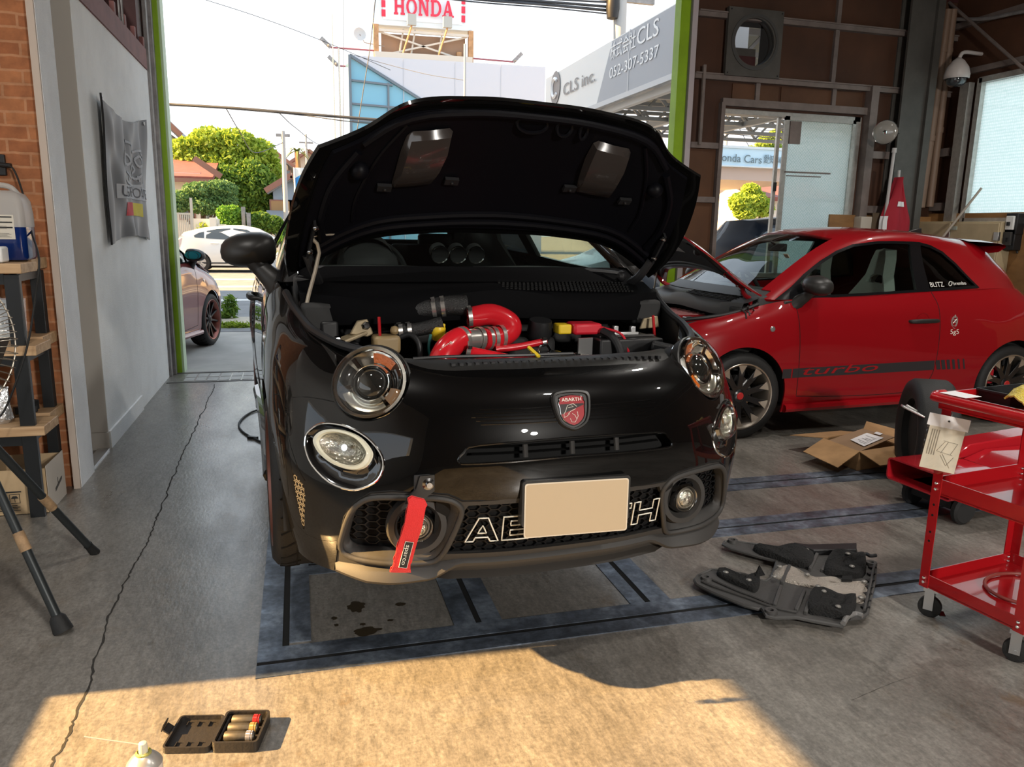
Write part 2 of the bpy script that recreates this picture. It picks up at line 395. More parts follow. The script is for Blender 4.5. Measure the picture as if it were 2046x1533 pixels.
struct(MB().bb((XP-.01, 4.372, 0), (XP+.012, 4.63, .10)).bb((XP-.01, 5.135, 0), (XP+.012, 6.2, .11)).build('baseboard_left', WHITEWALL))
struct(MB().bb((XP-.43, 5.10, 0), (XP+.008, 5.128, .11)).build('baseboard_jamb', BEIGE))
# maroon storage deck over the partition
m = MB(); m.bb((XP-.12, 4.9, pz), (XP+.012, 7.45, pz+.16))
for i in range(7):
    y = 5.2+i*.36; m.bb((XP-.02, y, pz+.1), (XP+.01, y+.05, pz+.24))
struct(m.build('trim_deck_edge', mat('deck_edge', (.19, .075, .07), .7, noise=.2, nscale=6)))
m = MB(); m.bb((XL, 7.3, pz), (XP-.1, 7.5, ZC)).bb((XP-.1, 7.3, pz+.1), (XP-.02, 7.42, ZC)).bb((XL, 4.52, 3.26), (XP-.2, 7.5, 3.3))
struct(m.build('wall_over_partition', MAROON))
struct(MB().tube([(XP+.01, 6.45, pz+.15), (XP+.01, 6.45, ZC)], .008, 6).tube([(XP+.01, 6.56, pz+.15), (XP+.01, 6.56, ZC)], .008, 6).build('trim_cables', GREYW))
# weathered grey post, and the green door posts
struct(MB().bb((XP-.01, 7.52, 0), (XP+.02, 7.62, ZC)).bb((XP-.1, 7.62, 0), (XP+.045, 7.70, ZC)).build('trim_grey_post', GREYW, bevel=.004))
struct(MB().bb((XP+.02, 7.70, 0), (XP+.085, 7.86, ZC)).build('trim_green_left', GREEN, bevel=.004))
struct(MB().bb((XP+.085, 7.72, 0), (XP+.105, 7.90, ZC)).build('trim_green_edge', mat('pale_green', (.55, .70, .50), .5)))
gx0, gx1 = PY(1353, 226, YF).x, PY(1396, 0, YF).x-.06
struct(MB().bb((gx0-.03, YF-.02, 0), (gx0+.075, YF+.12, ZC)).build('trim_green_right', GREEN, bevel=.004))
struct(MB().bb((gx0+.075, YF+.02, 0), (gx1-.01, YF+.10, ZC)).build('trim_green_groove', mat('green_dark', (.16, .28, .01), .5)))
struct(MB().bb((gx1-.01, YF-.03, 0), (gx1+.05, YF+.12, ZC)).build('trim_white_right', mat('lilac_white', (.52, .47, .49), .5)))
struct(MB().bb((gx0+.05, YF-.035, 1.96), (gx0+.1, YF-.02, 2.06)).build('trim_latch', GREEN))
# lintel over the big opening
struct(MB().bb((XL, YF, 4.0), (XR+.2, YF+.2, ZC)).build('wall_lintel', MAROON))
# ---------------- far wall right of the opening
k = YF/7.25
def fz(z): return 1.4+(z-1.4)*k
ox0, ox1 = PY(1449, 217, YF).x, 6.20; oz1 = fz(2.62); oz0 = 0.9
VB = .36; _fx0, _fx1 = 0, 0
m = MB(); m.bb((ox1, YF+.01, 0), (XR, YF+.06, ZC)).bb((ox0-.04, YF+.01, 0), (ox1, YF+.06, oz0))
fan_c = PY(1380+365/3.072, 270/3.072, YF); fr = .235
m.bb((gx1+.03, YF+.01, 0), (ox0-.04, YF+.06, fan_c.z-VB)).bb((ox0-.04, YF+.01, oz1), (ox1, YF+.06, fan_c.z-VB)).bb((gx1+.03, YF+.01, fan_c.z+VB), (ox1, YF+.06, ZC))
m.bb((gx1+.03, YF+.01, fan_c.z-VB), (fan_c.x-VB, YF+.06, fan_c.z+VB)).bb((fan_c.x+VB, YF+.01, fan_c.z-VB), (ox1, YF+.06, fan_c.z+VB))
struct(m.build('wall_far', BRN))
_pm = bool_mesh(MB().bb((fan_c.x-VB, YF+.012, fan_c.z-VB), (fan_c.x+VB, YF+.058, fan_c.z+VB)).mesh(), [MB().lathe([(0, -.3), (fr, -.3), (fr, .3), (0, .3)], (fan_c.x, YF+.03, fan_c.z), (0, 1, 0), 40)])
struct(link('wall_far_vent_panel', _pm, BRN))
g1, g2, g3 = fz(3.48), fz(2.91), fz(2.67)
m = MB()
for z in (g1, g2): m.bb((gx1+.05, YF-.06, z-.035), (XR, YF+.01, z+.02)).bb((gx1+.05, YF-.075, z+.012), (XR, YF-.055, z+.026))
m.bb((ox0-.06, YF-.05, g3-.03), (5.97*k, YF+.02, g3+.045))
for z in (fz(2.25), fz(1.72)): m.bb((gx1+.05, YF-.05, z-.03), (ox0-.06, YF+.01, z+.03))
for z in (fz(2.25), fz(1.68)): m.bb((5.95*k, YF-.05, z-.05), (6.2*k, YF+.01, z+.03))
for (px, py, z0_, z1_) in ((1674, 30, g2, ZC), (1664, 190, g3, g2), (1511, 190, g3, g2)):
    x = PY(px, py, YF).x; m.bb((x-.025, YF-.03, z0_), (x+.025, YF+.01, z1_))
m.bb((5.86*k, YF-.1, 0), (5.95*k, YF+.01, g2+.02))
m.bb((ox0-.075, YF-.06, 0), (ox0-.03, YF+.01, g3))
struct(m.build('trim_girts', GIRT))
m = MB()
for a, b in (((4.27*k, g3+.05), (4.8*k, g2-.05)), ((4.83*k, g3+.05), (5.82*k, g2-.05)), ((gx1+.06, fz(1.75)), (ox0-.08, fz(2.22))), ((gx1+.06, fz(.9)), (ox0-.08, fz(1.69)))):
    m.bb((a[0], YF-.005, a[1]), (b[0], YF+.02, b[1]))
struct(m.build('wall_far_panels', BRNL))
# steel column
cx0, cx1 = 6.19*k, 6.57*k
m = MB(); m.bb((cx0, YF-.16, 0), (cx1, YF-.13, ZC)).bb((cx0, YF-.01, 0), (cx1, YF+.01, ZC)).bb((cx0+.17, YF-.15, 0), (cx0+.2, YF, ZC)).bb((cx1-.09, YF-.2, 0), (cx1, YF-.16, ZC))
struct(m.build('trim_column', COLM))
struct(MB().bb((gx1+.12, YF-.09, fz(2.25)), (gx1+.15, YF-.06, fz(3.0))).build('trim_rod', GIRT))
# round vent in a square grey frame: frame, ring and half-open shutter
v = thing('wall_vent', 'square grey wall vent with a round opening high on the brown wall', 'vent', (fan_c.x, YF, fan_c.z))
sq = bool_mesh(MB().bb((-.325, -.09, -.345), (.325, -.04, .325)).mesh(), [MB().lathe([(0, -.3), (fr, -.3), (fr, .3), (0, .3)], (0, 0, 0), (0, 1, 0), 40)])
link('frame', sq, COLM, v)
MB().lathe([(fr+.015, -.1), (fr+.045, -.1), (fr+.045, -.085), (fr, -.08), (fr, .06), (fr+.01, .06)], (0, 0, 0), (0, 1, 0), 40).build('ring', mat('vent_ring', (.06, .06, .058), .6), v)
MB().bb((.13, .02, -.24), (.24, .03, .24)).bb((-.24, .02, .17), (.24, .03, .25)).build('shutter', BLACKM, v)
MB().bb((-.24, .10, -.25), (.14, .12, -.10)).build('shutter_leaf', MAROON, v); MB().bb((-.24, .11, -.10), (.14, .13, -.02)).build('shutter_leaf', COLM, v)
for a in (-.3, .3):
    for b in (-.32, .3): MB().ball((a, -.095, b), .008, 6, 4).build('screw', BLACKM, v)
# ---------------- sliding window in the far wall
w = MB(); w.bb((ox0-.03, YF, oz1-.05), (ox1, YF+.09, oz1)).bb((ox0-.03, YF, oz0), (ox0, YF+.09, oz1)).bb((5.80*k-.05, YF, oz0), (5.80*k+.04, YF+.09, oz1)).bb((ox0, YF, oz0), (ox1, YF+.09, oz0+.05))
wf = struct(w.build('window_1', ALUB))
sx0, sx1 = 4.91*k, 5.76*k
s = MB(); s.bb((sx0, YF-.02, oz0+.05), (sx0+.045, YF+.02, oz1-.04)).bb((sx1-.04, YF-.02, oz0), (sx1, YF+.02, oz1-.04)).bb((sx0, YF-.02, oz1-.08), (sx1, YF+.02, oz1-.04)).bb((sx0-.07, YF+.03, oz0+.05), (sx0-.03, YF+.06, oz1-.04))
struct(s.build('window_sash', ALUB, wf))
struct(MB().bb((sx0+.04, YF-.003, oz0+.05), (sx1-.04, YF+.003, oz1-.08)).build('window_pane', FROST, wf))
struct(MB().bb((sx0+.05, YF-.03, oz1-.33), (sx0+.19, YF-.008, oz1-.09)).build('window_patch', GIRT, wf))
struct(MB().bb((sx0+.03, YF-.035, fz(2.02)), (sx0+.62, YF-.008, fz(2.035))).bb((sx0+.06, YF-.03, fz(1.985)), (sx0+.5, YF-.008, fz(1.995))).build('window_tape', GIRT, wf))
struct(MB().bb((sx0-.065, YF+.01, fz(1.83)), (sx0-.035, YF+.03, fz(1.92))).build('window_lock', BLACKM, wf))
# ---------------- right wall
def pr(x, y): return PX(x, y, XR)
wz0 = pr(2046, 435).z; wy1 = pr(1380+1800/3.072, 510/3.072).y; wz1 = pr(1380+1800/3.072, 510/3.072).z; wy0 = wy1-1.7
m = MB(); m.bb((XR, wy1+.02, 0), (XR+.06, YF+.1, ZC)).bb((XR, wy0, 0), (XR+.06, wy1+.02, wz0)).bb((XR, wy0, wz1), (XR+.06, wy1+.02, ZC)).bb((XR, YB, 0), (XR+.06, wy0, ZC))
struct(m.build('wall_right', BRN))
m = MB()
for z in (pr(1380+1640/3.072, 170/3.072).z, pr(1380+1640/3.072, 460/3.072).z): m.bb((XR-.06, YB, z-.03), (XR, YF, z+.03))
for z in (fz(2.3), fz(1.72)): m.bb((XR-.06, wy1+.3, z-.05), (XR, YF, z+.04))
struct(m.build('trim_girts_right', GIRT))
m = MB(); m.bb((XR-.05, wy1-.02, wz0-.05), (XR+.06, wy1+.04, wz1+.05)).bb((XR-.05, wy0, wz1), (XR+.06, wy1+.02, wz1+.06)).bb((XR-.05, wy0, wz0-.06), (XR+.06, wy1, wz0)).bb((XR-.10, wy1+.10, wz0-.4), (XR-.02, wy1+.22, wz1+.02))
wf2 = struct(m.build('window_2', ALUB))
struct(MB().bb((XR+.01, wy0, wz0), (XR+.02, wy1, wz1)).build('window_pane', FROST, wf2))
# two walls nearest the camera side, back lintel
struct(MB().bb((XL, YB-.1, 0), (XR, YB, ZC)).build('wall_back', BRN))
# added fill light: unseen spots in high-bay housings on the ceiling
for i, (x, y) in enumerate(((-1.0, 1.6), (2.3, .4), (5.2, .9), (-1.9, 5.6), (3.4, 3.9), (6.2, 4.8))):
    b = struct(MB().lathe([(0, 0), (.06, 0), (.10, -.10), (.20, -.22), (.205, -.23), (.19, -.22), (.05, -.12), (0, -.11)], (x, y, ZC), (0, 0, 1), 24).build('ceiling_fill', WHITEP))
    ld = bpy.data.lights.new('lamp', 'SPOT'); ld.spot_size = R_(150); ld.spot_blend = 1.0; ld.energy = FILLW; ld.color = (1, .95, .88); ld.shadow_soft_size = .07
    lo_ = bpy.data.objects.new('lamp', ld); COL.objects.link(lo_); lo_.location = (x, y, ZC-.26)
# two more fill spots, added on the unseen wall behind the camera
for x, z in ((2.4, 2.75), (2.75, 2.45)):
    f = struct(MB().bb((x-.14, YB+.02, z-.10), (x+.14, YB+.16, z+.10)).bb((x-.02, YB, z-.02), (x+.02, YB+.05, z+.02)).build('back_fill_body', WHITEP))
    ld = bpy.data.lights.new('back_fill', 'SPOT'); ld.spot_size = R_(120); ld.spot_blend = .8; ld.energy = BACKFILLW; ld.color = (1, .95, .88); ld.shadow_soft_size = .12
    lo_ = bpy.data.objects.new('back_fill', ld); COL.objects.link(lo_); lo_.location = (x, YB+.30, z); lo_.rotation_euler = Vector((-.15, 1, -.22)).to_track_quat('-Z', 'Y').to_euler()
# ---------------- floor: the steel rails of the lift, flush with the concrete
SLOT = mat('slot_black', (.004, .004, .004), .9)
def strip_y(x0, x1, y0, y1): return ((x0, y0, -.02), (x1, y1, .003))
def rail(name, parts, slots):
    m = MB()
    for a, b in parts: m.bb(a, b)
    o = struct(m.build(name, STEEL)); m = MB()
    for a, b in slots: m.bb(a, b)
    struct(m.build('rail_slot', SLOT, o))
P_ = lambda x, y: PZ(x, y, 0)
lx = [P_(516, 1295).x, P_(564, 1295).x, P_(578, 1295).x, P_(622, 1286).x]
ya, yb, yc, yd = P_(508, 1358).y, P_(512, 1333).y, P_(512, 1326).y, P_(575, 1292).y
rx = [P_(480+1635/2.088, 1080+275/2.088).x, P_(480+1690/2.088, 1080+262/2.088).x, P_(480+1712/2.088, 1080+258/2.088).x, P_(480+1795/2.088, 1080+248/2.088).x]
mx = [P_(480+895/2.088, 1080+360/2.088).x, P_(480+985/2.088, 1080+350/2.088).x, P_(480+1010/2.088, 1080+348/2.088).x, P_(480+1095/2.088, 1080+338/2.088).x]
cross = [(yd, 1)]
def band(y0, w=.075, slot=.022): return [y0, y0+w, y0+w+slot, y0+2*w+slot]
xe = XR-.3
rail('trim_rail_front', [((lx[0], ya, -.02), (xe, yb, .003)), ((lx[0], yc, -.02), (xe, yd, .003))], [((lx[0], yb, -.02), (xe, yc, .0006))])
y2 = [P_(1430, 1075).y-.01, P_(1430, 1062).y, P_(1430, 1055).y, P_(1500, 1030).y]
yslot = P_(1700, 1022).y; yw = .085
def cross_rail(n, yc_, x0, x1, w=.085, s=.018): rail(n, [((x0, yc_-s/2-w, -.02), (x1, yc_-s/2, .0028)), ((x0, yc_+s/2, -.02), (x1, yc_+s/2+w, .0028))], [((x0, yc_-s/2, -.02), (x1, yc_+s/2, .0006))])
cross_rail('trim_rail_second', P_(1700, 1031).y, rx[3], xe)
cross_rail('trim_rail_third', P_(1700, 950).y, rx[3], xe)
cross_rail('trim_rail_rear', 6.1, lx[3], rx[0])
cross_rail('trim_rail_under_nose', P_(640, 1140).y+.06, lx[3], mx[0])
yl = 6.6
rail('trim_rail_left', [((lx[0], yd, -.02), (lx[1], yl, .003)), ((lx[2], yd+.02, -.02), (lx[3], yl, .003))], [((lx[1], yd, -.02), (lx[2], yl, .0006))])
rail('trim_rail_middle', [((mx[0], yd, -.02), (mx[1], yl, .003)), ((mx[2], yd, -.02), (mx[3], yl, .003))], [((mx[1], yd, -.02), (mx[2], yl, .0006))])
rail('trim_rail_right', [((rx[0], yd, -.02), (rx[1], yl, .003)), ((rx[2], yd, -.02), (rx[3], yl, .003))], [((rx[1], yd, -.02), (rx[2], yl, .0006))])
# joint in the slab left of the rails and a few cracks
jm = mat('slab_joint', (.03, .027, .023), .95)
rnd = random.Random(3)
def crack(px, w, n=26):
    P = spline([PZ(x, y, 0) for x, y in px], n); m = MB(); L = []; off = 0
    for p in P:
        off = off*.75+rnd.uniform(-1, 1)*.006; L.append((p.x+off, p.y, w*rnd.uniform(.6, 1.3)))
    vs = []; fs = []
    for i, (x, y, ww) in enumerate(L):
        vs += [(x-ww/2, y, .0009), (x+ww/2, y, .0009)]
        if i: fs.append((2*i-2, 2*i-1, 2*i+1, 2*i))
    return m.add(vs, fs)
struct(crack([(105, 1533), (160, 1400), (232, 1200), (290, 1090), (330, 990), (370, 900), (402, 830), (430, 768)], .007).build('floor_joint', jm))
struct(crack([(430, 1085), (500, 1082), (540, 1080)], .005, 8).build('floor_crack', jm))
struct(crack([(1700, 1400), (1800, 1360), (1900, 1335), (2046, 1310)], .004, 10).build('floor_crack', jm))
struct(crack([(620, 1533), (760, 1500), (880, 1470), (1000, 1440), (1150, 1410)], .0025, 10).build('floor_crack', jm))
# oil stains (their own shapes) on the slab between the rails
om = mat('oil_stain', (.035, .024, .012), .35)
def stain(px, py, rx_, ry_, seed):
    rr = random.Random(seed); c = PZ(px, py, 0); n = 22; pts = []
    for i in range(n):
        a = 2*math.pi*i/n; q = rr.uniform(.75, 1.1); pts.append((c.x+rx_*q*math.cos(a), c.y+ry_*q*math.sin(a)))
    pts = spl2(pts, 3); return MB().add([(x, y, .0012) for x, y in pts], [tuple(range(len(pts)))])
sm = MB()
for a in ((712, 1213, .035, .045, 1), (733, 1262, .05, .03, 2), (668, 1236, .012, .012, 4), (672, 1250, .008, .01, 5), (800, 1208, .02, .015, 6), (725, 1248, .012, .01, 7), (780, 1240, .012, .008, 8)): sm.add(stain(*a).v, stain(*a).f)
struct(sm.build('floor_stains', om, smooth=0))
pm = mat('old_stain', (.10, .07, .04), .6)
sm = MB()
pass
# door track and drain grating across the opening
struct(MB().bb((XP+.02, 7.20, -.02), (gx0, 7.235, .004)).bb((XP+.02, 7.66, -.02), (gx0, 7.70, .004)).build('trim_door_track', COLM))
m = MB()
for i in range(40): m.bb((XP+.15+i*.1, 7.27, -.01), (XP+.235+i*.1, 7.43, .003)).bb((XP+.15+i*.1, 7.45, -.01), (XP+.235+i*.1, 7.62, .003))
struct(m.build('trim_drain_cover', mat('drain_block', (.40, .39, .37), .6, noise=.2, nscale=9)))
# ================================================================ small three-door hatchback: one body, built three times
def build_tub():
    # per station: list X (9), list Y (9), list Z(9)
    S=[]
    def st(X,Y,Z): S.append(np.stack([np.array(X,float),np.array(Y,float),np.array(Z,float)],1))
    fz=[.17,.25,.36,.44,.52,.62,.70,.740,.762]
    st([.66,.70,.725,.745,.747,.728,.69,.648,.60],[0]*9,fz)
    st([.652,.692,.718,.738,.74,.72,.682,.64,.594],[.2]*9,fz)
    st([.62,.66,.687,.706,.706,.685,.645,.605,.565],[.38]*9,[.17,.25,.36,.44,.52,.62,.70,.740,.766])
    st([.62,.645,.655,.66,.65,.622,.567,.51,.45],[.50,.505,.51,.515,.515,.515,.51,.505,.49],[.17,.25,.36,.44,.52,.62,.715,.765,.80])
    st([.56,.58,.59,.592,.57,.525,.458,.39,.32],[.60,.62,.63,.64,.645,.64,.62,.60,.575],[.17,.25,.36,.44,.53,.63,.725,.78,.815])
    st([.44,.45,.455,.455,.435,.39,.335,.28,.20],[.70,.72,.735,.745,.75,.745,.725,.69,.65],[.17,.255,.36,.45,.54,.64,.735,.795,.828])
    st([.24,.25,.255,.26,.255,.235,.20,.16,.10],[.755,.775,.787,.793,.795,.787,.768,.73,.68],[.17,.26,.37,.46,.55,.65,.75,.81,.85])
    st([0,0,0,0,0,0,0,-.01,-.03],[.775,.795,.807,.812,.8135,.806,.79,.755,.70],[.17,.26,.37,.46,.55,.65,.76,.84,.885])
    st([-.36]*6+[-.35,-.33,-.29],[.765,.785,.793,.798,.80,.80,.793,.775,.735],[.17,.26,.37,.46,.55,.65,.76,.86,.945])
    st([-.95]*9,[.755,.782,.792,.798,.80,.80,.793,.778,.738],[.185,.26,.37,.46,.55,.65,.76,.87,.97])
    st([-1.55]*9,[.755,.785,.795,.802,.805,.803,.795,.778,.735],[.19,.26,.37,.46,.55,.65,.76,.88,1.0])
    st([-2.0]*9,[.77,.795,.808,.815,.818,.813,.797,.765,.70],[.19,.26,.37,.46,.55,.65,.77,.89,1.018])
    st([-2.3]*6+[-2.3,-2.29,-2.26],[.775,.795,.808,.815,.818,.812,.792,.745,.665],[.19,.26,.37,.46,.55,.65,.77,.89,1.02])
    st([-2.56,-2.57,-2.58,-2.58,-2.58,-2.58,-2.56,-2.53,-2.47],[.71,.74,.755,.762,.765,.755,.73,.68,.59],[.2,.26,.37,.46,.55,.65,.77,.89,1.01])
    st([-2.72,-2.76,-2.78,-2.785,-2.78,-2.765,-2.73,-2.68,-2.60],[.57,.60,.61,.615,.615,.605,.58,.54,.47],[.2,.27,.37,.46,.55,.65,.77,.89,1.0])
    st([-2.80,-2.84,-2.86,-2.865,-2.86,-2.84,-2.80,-2.74,-2.66],[.33,.35,.355,.36,.36,.355,.34,.31,.27],[.22,.28,.37,.46,.55,.65,.77,.89,1.0])
    st([-2.82,-2.86,-2.88,-2.885,-2.88,-2.86,-2.82,-2.76,-2.68],[0]*9,[.23,.28,.37,.46,.55,.65,.77,.89,1.0])
    return np.array(S)
def herm(P,ts):
    # P: (n,...,3), chord-based limited tangents; returns samples at parameter ts in [0,n-1]
    P=np.asarray(P,float); n=len(P)
    d=np.linalg.norm(np.diff(P,axis=0),axis=-1,keepdims=True); d=np.maximum(d,1e-6)
    s=np.diff(P,axis=0)/d
    m=np.zeros_like(P)
    m[1:-1]=(s[:-1]*d[1:]+s[1:]*d[:-1])/(d[1:]+d[:-1])
    m[0]=1.5*s[0]-.5*m[1]; m[-1]=1.5*s[-1]-.5*m[-2]
    out=[]
    for t in ts:
        i=min(int(t),n-2); u=t-i; h=d[i]
        out.append((2*u**3-3*u**2+1)*P[i]+(u**3-2*u**2+u)*h*m[i]+(-2*u**3+3*u**2)*P[i+1]+(u**3-u**2)*h*m[i+1])
    return np.array(out)
def grid(S,nu,nv,mirror_start=True):
    # S (ns,nl,3) left half starting at centre; extend by mirror for smooth tangents
    M=S.copy(); M[...,1]*=-1
    E=np.concatenate([M[1:3][::-1],S,M[-3:-1][::-1]],0)
    ns=len(S)
    ts=np.linspace(2,ns+1,nu)
    A=herm(E,ts)                       # (nu,nl,3)
    B=herm(A.swapaxes(0,1),np.linspace(0,S.shape[1]-1,nv)).swapaxes(0,1)
    return B
HOODN=np.array([
[(.60,0,.772),(.50,0,.825),(.37,0,.875),(.25,0,.912),(.14,0,.938),(.04,0,.957)],
[(.594,.2,.772),(.49,.21,.822),(.36,.22,.872),(.24,.23,.909),(.13,.24,.935),(.035,.24,.955)],
[(.555,.40,.776),(.45,.41,.82),(.33,.42,.863),(.21,.44,.90),(.10,.455,.93),(.0,.46,.952)],
[(.46,.51,.803),(.37,.535,.838),(.26,.56,.866),(.15,.585,.895),(.02,.61,.93),(-.09,.62,.962)],
[(.40,.640,.788),(.30,.680,.815),(.20,.705,.838),(.09,.72,.862),(-.05,.725,.91),(-.155,.71,.965)]])

def grid2(S, nu, nv):
    """half net with a mirrored start only"""
    M_ = S.copy(); M_[..., 1] *= -1
    E_ = np.concatenate([M_[1:3][::-1], S], 0); n = len(E_)
    A = herm(E_, np.linspace(2, n-1, nu))
    return herm(A.swapaxes(0, 1), np.linspace(0, S.shape[1]-1, nv)).swapaxes(0, 1)
GHN = np.array([
[(-.02,0,.975),(-.24,0,1.10),(-.43,0,1.22),(-.60,0,1.32),(-.78,0,1.405),(-1.25,0,1.455)],
[(-.05,.36,.972),(-.26,.345,1.10),(-.45,.325,1.215),(-.62,.305,1.31),(-.80,.28,1.395),(-1.25,.18,1.451)],
[(-.12,.60,.968),(-.32,.565,1.09),(-.50,.53,1.195),(-.66,.50,1.285),(-.85,.455,1.37),(-1.25,.32,1.440)],
[(-.20,.71,.955),(-.40,.675,1.08),(-.57,.64,1.185),(-.74,.60,1.28),(-.93,.54,1.36),(-1.27,.40,1.430)],
[(-.45,.737,.955),(-.58,.70,1.09),(-.72,.665,1.20),(-.86,.625,1.29),(-1.02,.565,1.365),(-1.30,.42,1.427)],
[(-.95,.738,.972),(-1.0,.712,1.10),(-1.05,.68,1.21),(-1.1,.635,1.30),(-1.2,.57,1.378),(-1.38,.40,1.434)],
[(-1.55,.735,1.0),(-1.54,.705,1.12),(-1.54,.67,1.22),(-1.55,.625,1.305),(-1.56,.555,1.375),(-1.6,.38,1.427)],
[(-2.0,.705,1.018),(-1.95,.67,1.12),(-1.90,.63,1.22),(-1.87,.585,1.30),(-1.84,.52,1.36),(-1.80,.36,1.41)],
[(-2.26,.665,1.02),(-2.22,.62,1.12),(-2.17,.58,1.215),(-2.11,.53,1.295),(-2.04,.46,1.35),(-1.95,.32,1.398)],
[(-2.53,.53,1.005),(-2.47,.49,1.12),(-2.40,.45,1.21),(-2.33,.41,1.29),(-2.25,.36,1.345),(-2.05,.25,1.392)],
[(-2.65,.27,1.0),(-2.58,.25,1.12),(-2.51,.23,1.21),(-2.44,.21,1.29),(-2.36,.19,1.35),(-2.1,.12,1.397)],
[(-2.68,0,1.0),(-2.61,0,1.12),(-2.54,0,1.21),(-2.47,0,1.29),(-2.39,0,1.35),(-2.12,0,1.40)]])
# side glass leans in more the higher it sits, and more towards the tail
_w = np.array([0, 0, .5, 1, 1, 1, 1, 1, .9, .5, .2, 0])
for _k, _d in ((1, .015), (2, .040), (3, .040), (4, .026), (5, .01)): GHN[:, _k, 1] -= _w*_d
for _g, _d in ((5, .008), (6, .028), (7, .030), (8, .020)): GHN[_g, 1:4, 1] -= _d
_r = GHN[:, -1]
_cx = np.array([-1.25, -1.4, -1.6, -1.8, -1.95, -2.12]); _cz = np.array([1.455, 1.455, 1.446, 1.428, 1.415, 1.40])
def _cap(f): return np.stack([_r[:, 0], _r[:, 1]*f, _r[:, 2]*f + (1-f)*np.interp(-_r[:, 0], -_cx, _cz)], 1)
GHN = np.concatenate([GHN, _cap(.55)[:, None], _cap(0.0)[:, None]], 1)
def full(G):
    """half grid (nu,nv) -> closed ring by mirroring"""
    Mi = G[1:-1].copy(); Mi[..., 1] *= -1
    return np.concatenate([G, Mi[::-1]], 0)
TUBG = full(grid(build_tub(), 113, 41))
GHS, GHL = 6, 5
GHG = full(grid(GHN, (len(GHN)-1)*GHS+1, (GHN.shape[1]-1)*GHL+1))
def gnorm(G, ring=True):
    du = np.roll(G, -1, 0)-np.roll(G, 1, 0) if ring else np.gradient(G, axis=0)
    dv = np.gradient(G, axis=1); n = np.cross(du, dv); l = np.linalg.norm(n, axis=-1, keepdims=True)
    n = n/np.maximum(l, 1e-9)
    return n
TUBN = gnorm(TUBG); GHNN = gnorm(GHG)
if TUBN[30, 20, 1] < 0: TUBN = -TUBN
if GHNN[30, 10, 1] < 0: GHNN = -GHNN
GHNN[:, GHL*5-1:] = (0, 0, 1)
def shell(G, N, off=0.0, th=.012):
    """closed solid between the offset sheet and the same sheet moved inwards"""
    O = G+N*off; I = G+N*(off-th); m = MB(); nu, nv = O.shape[:2]
    m.grid(O, True); m.grid(I, True); b = nu*nv
    for i in range(nu):
        j = (i+1) % nu
        m.f.append((i*nv, j*nv, b+j*nv, b+i*nv)); m.f.append((i*nv+nv-1, j*nv+nv-1, b+j*nv+nv-1, b+i*nv+nv-1))
    return m
_m = MB().grid(TUBG, True); TBVH = BVHTree.FromPolygons([Vector(p) for p in _m.v], _m.f)
_m = MB().grid(GHG, True); GBVH = BVHTree.FromPolygons([Vector(p) for p in _m.v], _m.f)
def fx(y, z, default=.6):
    h = TBVH.ray_cast(Vector((2, y, z)), Vector((-1, 0, 0)))[0]; return h.x if h else default
def wy(x, z, s=1):
    h = TBVH.ray_cast(Vector((x, 2*s, z)), Vector((0, -s, 0)))[0]; g = GBVH.ray_cast(Vector((x, 2*s, z)), Vector((0, -s, 0)))[0]
    c = [abs(q.y) for q in (h, g) if q]; return s*max(c) if c else s*.75
def fnorm(y, z):
    h = TBVH.ray_cast(Vector((2, y, z)), Vector((-1, 0, 0))); n = h[1]
    return n if n.x > 0 else -n
def prx(poly, x0, x1, s=1): return MB().prism([(s*y, z) for y, z in poly], (0, 0, 0), (0, 1, 0), (0, 0, 1), (1, 0, 0), x0, x1)
def pry(poly, y0, y1): return MB().prism(poly, (0, 0, 0), (1, 0, 0), (0, 0, 1), (0, 1, 0), y0, y1)
def scl(poly, k, dz=0, c=None):
    cy = sum(p[0] for p in poly)/len(poly); cz = sum(p[1] for p in poly)/len(poly)
    if c: cy, cz = c
    return [(cy+(y-cy)*k, cz+(z-cz)*k+dz) for y, z in poly]
# ---- outlines seen on the car (half, Y positive)
INSERT = [(.648,.10),(.645,.175),(.641,.267),(.622,.365),(.59,.419),(.556,.443),(.502,.450),(.408,.448),(.358,.443),(.336,.433),(.318,.422),(.27,.421),(0,.421)]
INSERT2 = INSERT + [(-y, z) for y, z in INSERT[-2::-1]]
POD = spl2([(.635,.261),(.628,.317),(.61,.378),(.585,.412),(.555,.428),(.502,.433),(.407,.433),(.355,.426),(.33,.413),(.315,.39),(.32,.353),(.338,.295),(.36,.24),(.39,.217),(.478,.222),(.551,.228),(.61,.236)], 3)
GRILLE = [(-.30,.405),(-.325,.36),(-.355,.28),(-.37,.245),(.37,.245),(.355,.28),(.325,.36),(.30,.405)]
LOWER = spl2([(.65,.615),(.605,.612),(.56,.59),(.53,.555),(.522,.52),(.538,.48),(.575,.455),(.61,.447),(.66,.46),(.70,.497),(.714,.535),(.714,.56),(.706,.582),(.68,.606)], 3)
LOWLENS = spl2([(.64,.603),(.605,.60),(.575,.587),(.553,.56),(.55,.54),(.567,.512),(.60,.50),(.645,.508),(.68,.53),(.695,.556),(.692,.575),(.672,.594)], 3)
SLOTP = spl2([(-.33,.532),(-.315,.56),(-.27,.578),(0,.586),(.27,.578),(.315,.56),(.33,.532),(.27,.528),(0,.533),(-.27,.528)], 3)
VENT = [(.446,.455),(.446,.40),(.447,.34),(.450,.285),(.458,.283),(.475,.34),(.494,.40),(.494,.43),(.462,.452)]
